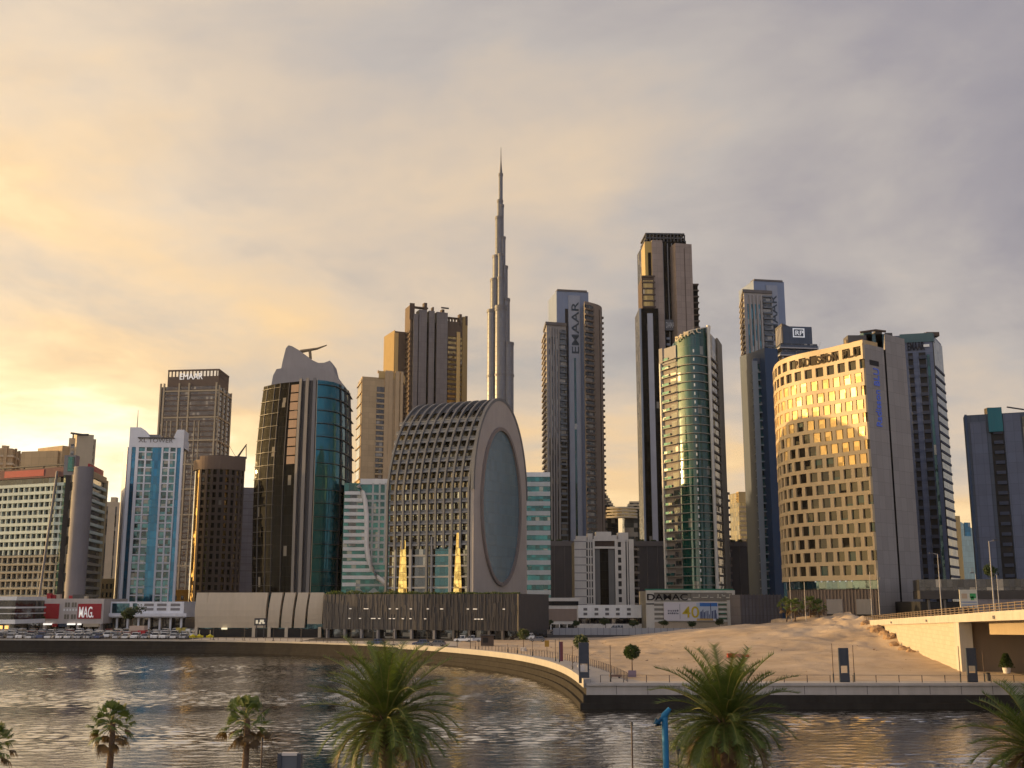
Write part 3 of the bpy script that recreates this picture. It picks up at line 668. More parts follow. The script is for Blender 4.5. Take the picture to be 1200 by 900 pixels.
def brown_letter_tower():
    Y = 600; A, C, D = xy(186.5, 480, Y + 4), xy(255, 480, Y), xy(270, 480, Y + 26)
    poly = [A, C, D, (A[0] + D[0] - C[0], A[1] + D[1] - C[1])]; pl = PL([A, C]); ps = PL([C, D]); L = pl.L; Yr = Y + 2
    r = thing('brown_grid_tower', 'dark brown tower with pale grid lines and white roof lettering behind the blue-white tower', 'tower', tower_base(poly))
    zt = zr(453, Yr); pale = wall('pale_gold_rib', (.42, .35, .24)); gm = glass('plum_glass', (.075, .07, .075), 1.5, 3.6, vary=.3, blind=.06)
    build(MB().prism(poly, 3, zt), 'glazing', [gm, dconc], r)
    br = wall('bronze_spandrel', (.13, .095, .075))
    for z in fr(zr(690, Yr), zt, 3.6): build(MB().band(PL([A, C, D]), 0, L + ps.L, -.2, .15, z, z + 1.0), 'spandrel', br, r)
    fins(r, 'rib', pale, pl, [L * q for q in (.012, .07, .33, .50, .80 + .165)], 1.0, .9, 3, zr(449, Yr))
    fins(r, 'thin_rib', pale, pl, [L * q for q in (.15, .22, .41, .62, .70)], .6, .6, 3, zr(493, Yr))
    fins(r, 'side_rib', pale, ps, [.8, ps.L * .35, ps.L * .65, ps.L - .8], 1.1, .8, 3, zr(452, Yr))
    for row in (459, 490, 517, 545, 574, 604, 634, 664): build(MB().band(PL([A, C, D]), L * .06, L + ps.L, -.1, .75, zr(row, Yr), zr(row, Yr) + .9), 'cross_rib', pale, r)
    c1 = [pl.pos(L * .11, -.6), pl.pos(L * .985, -.6)]; cp = [tuple(c1[0]), tuple(c1[1]), (c1[1].x + (D[0] - C[0]) * .8, c1[1].y + (D[1] - C[1]) * .8), (c1[0].x + (D[0] - C[0]) * .8, c1[0].y + (D[1] - C[1]) * .8)]
    build(MB().prism(cp, zt - .5, zr(441, Yr)), 'crown', [br, dconc], r)
    cl = PL(cp[:3])
    for s in lin_n(.4, cl.L - .4, 26): build(MB().band(cl, s - .35, s + .35, -.6, .1, zr(441, Yr) - .3, zr(434, Yr)), 'crown_post', br, r)
    build(MB().band(cl, 0, cl.L, -.8, .25, zr(434.6, Yr), zr(432.8, Yr)), 'crown_rail', br, r)
    text('EMAAR', r, 'sign_lettering', cl.pos(cl.c[1] * .23), cl.pos(cl.c[1] * .68), 4.4, zr(444.5, Yr), emit('sign_white', (.85, .83, .8), .35), .5, bold=.0)
brown_letter_tower()

def dark_round():
    Y = 432; cx, cy = xy(257, 560, Y); rx = (xy(285, 560, Y)[0] - xy(229, 560, Y)[0]) / 2; ry = rx * .85
    ring = [(cx + rx * math.cos(a), cy + ry * math.sin(a)) for a in lin_n(-math.pi, math.pi, 49)[:-1]]
    pl = PL(ring[:25]); L = pl.L; zt = zr(550, Y)
    r = thing('dark_round_tower', 'dark brown rounded tower with a glowing gold glass edge and flat drum cap', 'tower', (cx, cy, 3))
    build(MB().prism(ring, 3, zt), 'glazing', [g_gold, dconc], r); cl = wall('umber_cladding', (.085, .065, .055))
    zb = zr(695, Y)
    for z in fr(zb, zt, 3.6): build(MB().band(pl, L * .29, L, -.2, .55, z, z + 1.3), 'balcony', cl, r)
    fins(r, 'pier', cl, pl, [L * q for q in (.30, .40, .475, .56, .64, .72, .80, .88, .96)], 1.3, .8, 3, zt)
    for q in (.335, .52, .60, .76): build(MB().band(pl, L * q - 1.3, L * q + 1.3, -.2, .1, 3, zt), 'dark_window_strip', g_black, r)
    build(MB().band(pl, L * .28, L, -2, .9, zt - 1, zr(537, Y)), 'cap_band', wall('cap_brown', (.18, .13, .10)), r)
    build(MB().band(pl, 0, L * .28, -2, .9, zt - 1, zr(541, Y)), 'lower_cap_band', wall('cap_brown', (.18, .13, .10)), r)
    ri2 = [(cx + rx * .6 * math.cos(a), cy + ry * .6 * math.sin(a)) for a in lin_n(-math.pi, math.pi, 25)[:-1]]
    build(MB().prism(ri2, zt - 1, zr(535, Y)), 'roof_drum', [cl, dconc], r)
    # crane behind it
    Yc = 470; b = xy(279, 530, Yc); r = thing('tower_crane', 'small dark luffing crane above the dark rounded tower', 'crane', (*b, 3))
    P_ = lambda px, py: (*xy(px, py, Yc), zr(py, Yc))
    build(MB().tube([(b[0], b[1], 3), P_(279, 537)], .8, n=4), 'mast', dgrey, r)
    build(MB().tube([P_(276, 535.5), P_(289, 536.5)], .75, n=4), 'counter_jib', dgrey, r)
    build(MB().tube([P_(279, 535), P_(288, 522), P_(289, 520.5)], [.6, .35, .3], n=4), 'jib', dgrey, r)
    build(MB().tube([P_(288.5, 521), P_(288.5, 536)], .22, n=4), 'tie', dgrey, r)
    build(MB().tube([P_(276.5, 536), P_(268, 521)], .12, n=4), 'cable', dgrey, r)
    # grey slab behind
    Y = 485; p = rect(620, 277, Y, 299, Y + 2, 20); pl = PL(p[:3]); z1 = zr(571, Y)
    r = thing('plain_grey_slab', 'plain grey slab building between the dark round tower and the teal glass tower', 'building', tower_base(p))
    build(MB().prism(p, 3, z1), 'wall', [mauve, dconc], r)
    for z in fr(30, z1 - 3, 3.7): build(MB().band(pl, 0, pl.L, -.1, .12, z, z + .35), 'string_course', dconc, r)
dark_round()

def teal_tower():
    P0 = [(298, 319.5), (309, 316), (322, 313.3), (345, 310.5), (352, 309.6), (360, 308.8), (368, 308.6), (378, 309.5), (390, 312), (400, 317), (408, 325), (412.5, 335)]
    K = 1.12; pts = [Vector(xy(a, 560, b * K)) for a, b in P0]; pts += [pts[-1] + Vector((-4, 24)), pts[0] + Vector((6, 24))]
    cen = sum(pts, Vector((0, 0))) / len(pts)
    r = thing('teal_glass_tower', 'barrel-shaped black and teal glass tower with a concrete sail crown', 'tower', (cen.x, cen.y, 3))
    zt = zr(452, 318 * K); z0 = 3
    sc = lambda z: 1.0 - .10 * (max(0, (z - 62)) / (zt - 62)) ** 1.6 - .075 * (max(0, 56 - z) / 53) ** 1.5
    ring = lambda z, k=1: [((cen + (p - cen) * sc(z) * k).x, (cen + (p - cen) * sc(z) * k).y, z) for p in pts]
    zs = lin_n(z0, zt, 25)
    def shell(i0, i1, mat, name, off=0.0, za=z0, zb_=zt):
        mb = MB(); R_ = []
        for z in [q for q in zs if za - .1 <= q <= zb_ + .1]:
            rg = ring(z); n = []
            for i in range(i0, i1 + 1):
                v = Vector(rg[i][:2]) - cen; v = v.normalized() * off; n.append((rg[i][0] + v.x, rg[i][1] + v.y, z))
            R_.append(n)
        mb.loft(R_, closed=False, cap=False, smooth=True); return build(mb, name, mat, r)
    mb = MB().loft([ring(z, .985) for z in zs]); build(mb, 'core', [dconc, dconc], r)
    shell(0, 3, g_black, 'black_curtain_wall'); shell(3, 6, g_black, 'fin_bay', -.6); shell(6, 10, g_teal, 'teal_curtain_wall', .3); shell(10, 11, g_dkteal, 'side_curtain_wall', .1)
    shell(11, 13, g_black, 'rear_curtain_wall')
    # copper panels beside the fins, upper half
    def strip3(f0, f1, i, za, zb_, off, mat, name):
        mb = MB(); R_ = []
        for z in lin_n(za, zb_, 12):
            rg = ring(z); a, b = Vector(rg[i][:2]), Vector(rg[i + 1][:2]); p, q = a.lerp(b, f0), a.lerp(b, f1)
            n = ((p + q) / 2 - cen).normalized(); R_.append([(p.x + n.x * off, p.y + n.y * off, z), (q.x + n.x * off, q.y + n.y * off, z), (q.x, q.y, z), (p.x, p.y, z)])
        mb.loft(R_); return build(mb, name, mat, r)
    cop = wall('copper_panel', (.30, .20, .14), .5)
    zc = zr(545, 312 * K); hh = (zt - 1 - zc) / 9
    for k in range(9): strip3(.58, 1.0, 2, zc + k * hh + .25, zc + (k + 1) * hh - .25, .35, cop, 'copper_panel')
    finm = wall('fin_grey', (.17, .165, .17), .5)
    for i, f0, f1 in ((3, .2, .65), (4, .25, .75), (5, .35, .85)): strip3(f0, f1, i, z0, zt + .8, 1.3, finm, 'vertical_fin')
    strip3(-.02, .05, 6, z0, zt + .5, .8, cream, 'edge_strip')
    # floor lines: thin projecting sills
    for k, z in enumerate(fr(20, zt - 1, 5.2)):
        rg = ring(z)
        build(MB().band(PL([q[:2] for q in rg[6:12]]), .5, PL([q[:2] for q in rg[6:12]]).L, 0, .95, z, z + .22), 'sill', dgrey, r)
        build(MB().band(PL([q[:2] for q in rg[0:3]]), 0, PL([q[:2] for q in rg[0:3]]).L, 0, .5, z, z + .2), 'sill', dgrey, r)
    for i, f in ((0, .55), (1, .35), (1, .9), (2, .45)): strip3(f - .015, f + .015, i, z0, zt, .35, dgrey, 'mullion')
    for i, f in ((8, .8), (9, .5), (10, .1), (10, .6)): strip3(f - .03, f + .03, i, z0, zt, .75, dgrey, 'mullion')
    # crown
    Y = 330; cm = wall('crown_concrete', (.30, .28, .28), .7)
    def slab(outline, Y, D, name):
        f = [at(a, b, Y * K) for a, b in outline]; bk = [v + Vector((0, D, 0)) for v in f]; mb = MB()
        mb.face(f[::-1]); mb.face(bk)
        for i in range(len(f)): j = (i + 1) % len(f); mb.face([f[i], f[j], bk[j], bk[i]])
        return build(mb, name, cm, r)
    slab([(317, 456), (320, 440), (324, 432.5), (330, 431.5), (368, 430), (392, 437), (397, 446), (402, 450), (403, 460)], 321, 20, 'crown_block')
    slab([(328, 440), (331, 424), (335, 408), (338, 404.5), (342, 405.5), (350, 410), (358, 416), (366, 422), (373, 425.2), (380, 425), (386.5, 422.5), (389, 425), (391, 433), (394, 445)], 324, 12, 'crown_sail')
    P_ = lambda px, py: at(px, py, 331 * K)
    build(MB().tube([P_(352, 412), P_(372, 408.5), P_(383, 404.5)], [.9, .55, .25], n=4), 'roof_crane_arm', wall('crane_ochre', (.24, .18, .11), .5), r)
    build(MB().tube([P_(364, 421), P_(363, 410)], .6, n=4), 'roof_crane_post', wall('crane_ochre', (.24, .18, .11), .5), r)
teal_tower()

def beige_podium():
    Y = 291; p = rect(715, 231, Y, 380, Y - 3, 24); r = thing('beige_podium', 'low podium clad in curved beige panels split by teal glass slots', 'building', (p[0][0], Y * YS, 3))
    zt, zb = zr(694.5, Y), zr(735.5, Y); pl = PL([p[0], p[1]]); f = pl.L / 149; S_ = lambda px: (px - 231) * f
    build(MB().prism([(a, b + .5) for a, b in p], 3, zt - .6), 'core', [glass('slot_glass', (.01, .06, .085), 1.4, 4, vary=.2, blind=0), dconc], r)
    pan = wall('beige_panel', (.50, .43, .33), .75, .1)
    for a, b, lean in ((231, 244.5, 0), (244.5, 258, .2), (258, 274, .3), (274, 313.5, .4), (316.5, 329.5, 1.0), (332.5, 344.5, 1.0), (347.5, 359.5, 1.0), (362.5, 379.5, .8)):
        mb = MB(); rg = []
        for t in lin_n(0, 1, 7):
            z = zb + (zt - zb) * t + (0 if b < 378 else 1.2 * (1 - t)) * 1; o = 1.0 + .9 * math.sin(t * math.pi) ; sh = lean * 1.0 * (t - .3)
            q = [pl.pos(max(0, S_(a) + sh), o), pl.pos(min(pl.L, S_(b) + sh), o * .8 + .2), pl.pos(min(pl.L, S_(b) + sh), -.2), pl.pos(max(0, S_(a) + sh), -.2)]
            rg.append([(v.x, v.y, z) for v in q])
        mb.loft(rg); build(mb, 'curved_panel', [pan, pan], r)
    build(MB().band(pl, S_(236), S_(378), .6, 1.0, 3, zb - .3), 'ground_floor', black, r)
    for c in (232.5, 376.5, 300, 318, 338): build(MB().band(pl, max(0, S_(c) - .5), S_(c) + .5, .2, 1.3, 3, zb + .3), 'column', pan, r)
    build(MB().band(pl, S_(263), S_(269), 1, 1.8, zb - .5, zb), 'lamp_box', emit('lamp_box_light', (1, .9, .6), .6), r)
    # dark screen board in front
    Yb = 281; YT = Yb * YS; a, b = xy(298, 730, Yb), xy(312, 730, Yb)
    r = thing('dark_sign_board', 'dark framed sign board with pale emblem standing before the beige podium', 'sign', ((a[0] + b[0]) / 2, YT, 3))
    build(MB().box(a[0], b[0], YT, YT + .6, zr(733, Yb), zr(724.5, Yb)), 'board', dgrey, r)
    pale = emit('emblem_pale', (.75, .68, .5), .25); w = b[0] - a[0]
    for (u0, u1, v0, v1) in ((.12, .30, .25, .75), (.38, .58, .2, .45), (.46, .80, .45, .8), (.66, .88, .25, .45)):
        zz0, zz1 = zr(733, Yb), zr(724.5, Yb); build(MB().box(a[0] + w * u0, a[0] + w * u1, YT - .08, YT + .1, zz0 + (zz1 - zz0) * v0, zz0 + (zz1 - zz0) * v1), 'emblem', pale, r)
    for q in (.2, .8): build(MB().box(a[0] + w * q - .12, a[0] + w * q + .12, YT + .1, YT + .4, 3, zr(732, Yb)), 'post', dgrey, r)
beige_podium()

def dark_podium():
    p = rect(720, 378.5, 285, 606, 266, 26); r = thing('dark_mesh_podium', 'long charcoal podium with a rippled metal screen over pale ground-floor columns', 'building', (p[0][0], p[0][1], 3))
    pl = PL([p[0], p[1], p[2]]); L = pl.c[1]; zt, zb = zr(697, 276), zr(737.5, 276); f = L / 227; S_ = lambda px: (px - 379) * L / 227
    build(MB().prism(p, zb, zt), 'body', [dgrey, dconc], r)
    q = [pl.pos(.3, -1.6), pl.pos(L - .3, -1.6)]; build(MB().prism([tuple(q[0]), tuple(q[1]), p[2], p[3]], 3, zb + .1), 'shop_front', [g_dark, dconc], r)
    scr = wall('screen_metal', (.10, .093, .09), .6, .3, .4, metal=.2); sc2 = wall('screen_metal_dark', (.055, .052, .055), .5, .3, .4, metal=.2)
    for nm, m, a, b in (('mesh_screen', scr, .2, S_(502)), ('dark_mesh_screen', sc2, S_(502), L)):
        mb = MB(); s = a
        while s < b - .3:
            z = zb - .2
            while z < zt:
                h = random.uniform(2.5, 5.5); w = random.uniform(.08, .34); mb.band(pl, s, min(b, s + random.uniform(.3, .42)), -.1, w, z, min(zt + .2, z + h)); z += h
            s += .45
        build(mb, nm, m, r)
    build(MB().band(pl, L, pl.L, -.1, .6, zb - .3, zt + .2), 'side_screen', sc2, r)
    em = emit('slit_light', (.8, .75, .65), .35)
    for row in (713.5, 725):
        for k in range(13):
            s = random.uniform(.03, .97) * L; build(MB().band(pl, s, s + .7, .8, 1.0, zr(row, 276) - .12, zr(row, 276) + .12), 'slit_light', em, r)
    for c in (385, 406.5, 427, 446.5, 466.5, 486.5, 513, 535, 553, 575, 590): build(MB().band(pl, S_(c) - .35, S_(c) + .35, -.9, .2, 3, zb), 'column', conc if c < 520 else dconc, r)
    for c in (396, 415, 437, 457, 477, 500, 524, 545): build(MB().band(pl, S_(c) - 1.6, S_(c) + 1.6, -1.7, -1.5, 3.2, zb - 1), 'shop_window', g_bal, r)
    # planting along the roof edge
    lm = leafmat('roof_planting_leaf', (.035, .06, .015), (.10, .13, .03)); mb = MB()
    for k in range(2600):
        s = random.uniform(0, L); c = pl.pos(s, -random.uniform(.3, 3.2)); z = zt + random.uniform(0, .5 + 1.0 * abs(mnoise.noise(Vector((s * .15, 0, 0)))) * 1.6)
        a = Vector((random.gauss(0, 1), random.gauss(0, 1), random.gauss(0, 1))).normalized() * .28; b = a.orthogonal().normalized() * .2
        o = Vector((c.x, c.y, z)); mb.face([o - a, o + b, o + a, o - b])
    tag(build(mb, 'roof_planting', lm, loc=(p[0][0], p[0][1], zt)), 'green planting spilling along the roof edge of the charcoal podium', 'planting', kind='stuff')
dark_podium()

def wave_building():
    Y = 352; p = rect(620, 402, Y, 462, Y + 1, 22); pl = PL([p[0], p[1]]); L = pl.L; f = L / 60; S_ = lambda px: (px - 402) * f
    r = thing('wave_rib_building', 'mid-rise of green glass and white bands with a curling white rib', 'building', tower_base(p)); zt = zr(566, Y); zb = 3
    build(MB().prism(p, 3, zt), 'glazing', [g_green, white], r); wg = wall('wave_white', (.76, .77, .76))
    build(MB().band(pl, S_(421), L, -6, .5, zt - .5, zr(561, Y)), 'roof_band', wg, r)
    zz = lin_n(zr(687, Y), zr(580, Y), 14)
    rib = [(419, 569), (424, 577), (427.5, 588), (429.5, 604), (430, 622), (430.3, 640), (432.5, 655), (437, 667), (444, 677), (456, 686)]
    for i, z in enumerate(zz):
        row = 687 - (687 - 580) * i / 13
        xr = next((a[0] + (b[0] - a[0]) * (row - a[1]) / (b[1] - a[1]) for a, b in zip(rib, rib[1:]) if a[1] <= row <= b[1]), 419)
        build(MB().band(pl, S_(403), S_(xr), -.2, 1.2, z, z + 1.35), 'balcony', wg, r)
        if xr < 455: build(MB().band(pl, S_(xr), L, -.2, .35, z, z + .9), 'spandrel', wall('pale_spandrel', (.48, .51, .50)), r)
    build(MB().tube([(*pl.pos(S_(a), 1.6), zr(b, Y)) for a, b in rib], .95, n=8), 'curling_rib', white, r)
    fins(r, 'mullion', wall('pale_spandrel', (.48, .51, .50)), pl, [S_(q) for q in (436, 444, 451)], .7, .5, zr(660, Y), zt)
    build(MB().band(pl, S_(409), S_(417), -.2, .6, zr(640, Y), zr(575, Y)), 'window_strip', g_bal, r)
    # small tent roof at its foot
    Y = 300; c = xy(429, 693, Y); r = thing('tent_canopy', 'small pointed grey tent canopy on the charcoal podium roof', 'canopy', (c[0], Y * YS, zr(697, Y)))
    mb = MB()
    for dx in (-2.6, 2.6):
        b = [(c[0] + dx + a, Y * YS + q, zr(696.5, Y)) for a, q in ((-2.5, -2), (2.5, -2), (2.5, 2), (-2.5, 2))]; t_ = (c[0] + dx, Y * YS, zr(688.5, Y))
        for i in range(4): mb.face([b[i], b[(i + 1) % 4], t_])
    build(mb, 'tent_cloth', wall('tent_grey', (.20, .22, .20)), r); build(MB().tube([(c[0], Y * YS, zr(702, Y)), (c[0], Y * YS, zr(692, Y))], .12), 'pole', dgrey, r)
    # banded teal block right of the arch
    Y = 384; p = rect(620, 604, Y, 645, Y, 22); pl = PL([p[0], p[1]]); r = thing('teal_banded_block', 'teal glass block with pale horizontal bands just right of the arch building', 'building', tower_base(p)); zt = zr(558, Y)
    build(MB().prism(p, 3, zt), 'glazing', [glass('aqua_glass', (.012, .105, .11), 1.7, 1.9, vary=.55, blind=.08), white], r)
    for z in lin_n(zr(697, Y), zr(570, Y), 12): build(MB().band(pl, 0, pl.L, -.2, .6, z, z + 1.9), 'pale_band', wall('pale_spandrel', (.48, .51, .50)), r)
    build(MB().band(pl, 0, pl.L, -8, .4, zt - .3, zr(553.5, Y)), 'roof_band', wg, r)
wave_building()

def tan_tower():
    Y = 565; A, C, D = xy(418, 500, Y + 18), xy(423, 500, Y), xy(471, 500, Y + 8); poly = [A, C, D, (A[0] + D[0] - C[0], A[1] + D[1] - C[1] + 10)]
    r = thing('tan_tower', 'tan slab tower with a gold-lit roof step and dark balcony columns', 'tower', tower_base(poly)); zt = zr(441, Y); pl = PL([C, D]); ps = PL([A, C]); L = pl.L
    build(MB().prism(poly, 3, zt), 'wall', [tan, tan], r)
    bal = glass('tan_balcony_dark', (.05, .04, .03), 2, 3.5, vary=.6, blind=.2, metal=.2); zb = zr(562, Y)
    build(MB().band(pl, L * .36, L * .56, -.2, .1, zb, zt - 6), 'balcony_recess', bal, r)
    for z in fr(zb, zt - 8, 3.5): build(MB().band(pl, L * .36, L * .56, -.1, .8, z, z + 1.0), 'balcony', tan, r)
    build(MB().band(ps, ps.L * .15, ps.L * .9, -.2, .3, zb, zt - 1), 'glass_edge', g_gold, r)
    for z in fr(zb, zt - 3, 7): build(MB().band(ps, 0, ps.L, -.1, .7, z, z + .7), 'ledge', tan, r)
    c0, c1 = pl.pos(L * .40), pl.pos(L * 1.0); b = (0, 12)
    build(MB().prism([tuple(c0), tuple(c1), (c1.x, c1.y + 16), (c0.x, c0.y + 16)], zt - 1, zr(433, Y)), 'upper_block', [wall('gold_tan', (.52, .36, .15)), tan], r)  # gold light on the roof step is part of its colour
    fins(r, 'pier', wall('light_tan', (.48, .35, .21)), pl, [L * .60, L * .70, L * .86, L * .985], 2.6, .9, 3, zr(432.2, Y))
    for px in (444, 451, 458): build(MB().band(pl, (px - 423) / 48 * L - .3, (px - 423) / 48 * L + .3, -6, -5, zr(434, Y), zr(430.5, Y)), 'roof_post', tan, r)
tan_tower()

def grey_fin_tower():
    Y = 640; poly = quad(440, 474, Y + 10, 480, Y, 547, Y + 14); pl = PL(poly[:3]); L = pl.L; zt = zr(375, Y)
    r = thing('grey_fin_tower', 'tall grey-brown tower of vertical fins with an open roof frame and gold right flank', 'tower', tower_base(poly))
    build(MB().prism(poly, 3, zt), 'core', [g_black, dconc], r)
    gf = wall('warm_grey_fin', (.165, .15, .15), .6, joints=(3, 3.8, .06)); s0 = pl.c[1]; f = (L - s0) / 67; S_ = lambda px: s0 + (px - 480) * f
    for a, b, t in ((482.5, 488, 366), (489, 498, 360.5), (500.5, 507, 360.5), (509.5, 522.5, 361)): build(MB().band(pl, S_(a), S_(b), -6, 2.2, 3, zr(t + 2, Y)), 'vertical_fin', gf, r)
    build(MB().band(pl, 0, S_(482), -.2, .4, 3, zr(357, Y)), 'corner_wall', wall('umber_wall', (.12, .085, .06)), r)
    for z in fr(60, zr(385, Y), 3.7): build(MB().band(pl, .3, S_(481), 0, 1.1, z, z + 1.2), 'balcony', dbrown, r)
    build(MB().band(pl, S_(524), L, -.2, .3, 3, zr(390, Y)), 'gold_glazing', g_gold, r)
    for z in fr(60, zr(388, Y), 3.7): build(MB().band(pl, S_(524), S_(540), 0, 1.0, z, z + 1.5), 'dark_balcony', dbrown, r)
    build(MB().band(pl, S_(534), S_(538), 0, 1.3, 3, zr(384, Y)), 'gold_pier', wall('gold_tan', (.52, .36, .15)), r)
    build(MB().band(pl, S_(523.5), L, -12, .6, zr(390, Y), zr(372, Y)), 'upper_box', dbrown, r)
    build(MB().band(pl, S_(541), L, -.4, .9, 3, zr(365, Y)), 'right_pier', wall('olive_gold', (.27, .19, .08)), r)
    for a, b, t in ((480, 484, 355.5), (495, 498.5, 353.5), (505, 506.5, 357.5), (516, 519, 359), (537, 540, 362.5), (544.5, 547, 364)): build(MB().band(pl, S_(a), S_(b), -3, 1.2, zt, zr(t, Y)), 'roof_post', dbrown, r)
    build(MB().band(pl, S_(483), S_(500), -3, .6, zr(360, Y), zr(358.5, Y)), 'roof_rail', dbrown, r); build(MB().band(pl, S_(524), L, -3, .6, zr(368, Y), zr(366.8, Y)), 'roof_rail', dbrown, r)
    for s in lin_n(S_(525), S_(546), 7): build(MB().band(pl, s, s + .8, -2, .3, zr(373, Y), zr(367, Y)), 'roof_post', dbrown, r)
    build(MB().tube([at(517, 360.5, Y + 3), at(526, 361.5, Y + 3)], .7, n=4), 'roof_arm', dgrey, r)
    # lower step on the left, its gold light put into the colour
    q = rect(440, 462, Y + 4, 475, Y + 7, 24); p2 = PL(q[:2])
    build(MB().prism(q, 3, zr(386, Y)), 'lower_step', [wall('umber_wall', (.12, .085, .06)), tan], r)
    build(MB().band(PL([q[3], q[0]]), .5, PL([q[3], q[0]]).L, -.1, .5, 3, zr(385, Y)), 'gold_lit_flank', wall('olive_gold', (.27, .19, .08)), r)
    build(MB().band(p2, 0, p2.L * .30, -.1, .4, 3, zr(388, Y)), 'gold_lit_front_pier', wall('gold_tan', (.52, .36, .15)), r)
grey_fin_tower()

def needle_tower():
    Y = 1450; c = xy(587, 480, Y); r = thing('needle_skyscraper', 'immensely tall silver needle skyscraper stepping up to a thin spire', 'skyscraper', (c[0], Y * YS, 3))
    gl = glass('silver_glass', (.085, .092, .112), 3.0, 8.0, metal=.35, rough=.32, vary=.12, tilt=.02, blind=0, frame=.35, fcol=(.10, .10, .11))
    stl = wall('needle_steel', (.11, .11, .12), .5, metal=.3)
    tubes = [(571, 583, 365, -8), (574.5, 586, 328, -4), (577, 588, 300, 0), (580, 589.5, 254, 2), (582.3, 589, 234, 3), (584, 588.8, 203, 3),
             (588.5, 602, 404, -12), (588, 597.5, 352, -8), (587.3, 595, 313, -4), (586.5, 592.3, 278, 0), (585.5, 590.2, 240, 1), (580, 594, 362, -16), (583, 591, 328, -14), (583.5, 590, 300, -10)]
    W = lambda px: xy(px, 400, Y)[0]
    for a, b, t, dy in tubes:
        x0, x1 = W(a), W(b); rx = (x1 - x0) / 2; cx = (x0 + x1) / 2; zt = zr(t, Y)
        ring = [(cx + rx * math.cos(k), Y * YS + dy + rx * math.sin(k)) for k in lin_n(0, 2 * math.pi, 21)[:-1]]
        build(MB().prism(ring, 3, zt, smooth=True), 'bay', [gl, stl], r)
        build(MB().prism([(cx + (rx + .6) * math.cos(k), Y * YS + dy + (rx + .6) * math.sin(k)) for k in lin_n(0, 2 * math.pi, 21)[:-1]], zt - 4, zt + .5, smooth=True), 'bay_cap', [stl, stl], r)
    for row in (365.5, 441, 500):
        for a, b, t, dy in tubes[:1] + tubes[6:7] + tubes[11:12]:
            if row < t - 1: continue
            x0, x1 = W(a), W(b); rx = (x1 - x0) / 2 + .9; cx = (x0 + x1) / 2
            build(MB().prism([(cx + rx * math.cos(k), Y * YS + dy + rx * math.sin(k)) for k in lin_n(0, 2 * math.pi, 21)[:-1]], zr(row + 2.5, Y), zr(row, Y), smooth=True), 'plant_band', [stl, stl], r)
    x = W(586.6); build(MB().tube([(x, Y * YS + 2, zr(205, Y)), (x, Y * YS + 2, zr(195, Y)), (x, Y * YS + 2, zr(188, Y)), (x, Y * YS + 2, zr(172, Y))], [2.8, 1.6, .9, .35], n=8), 'spire', stl, r)
needle_tower()

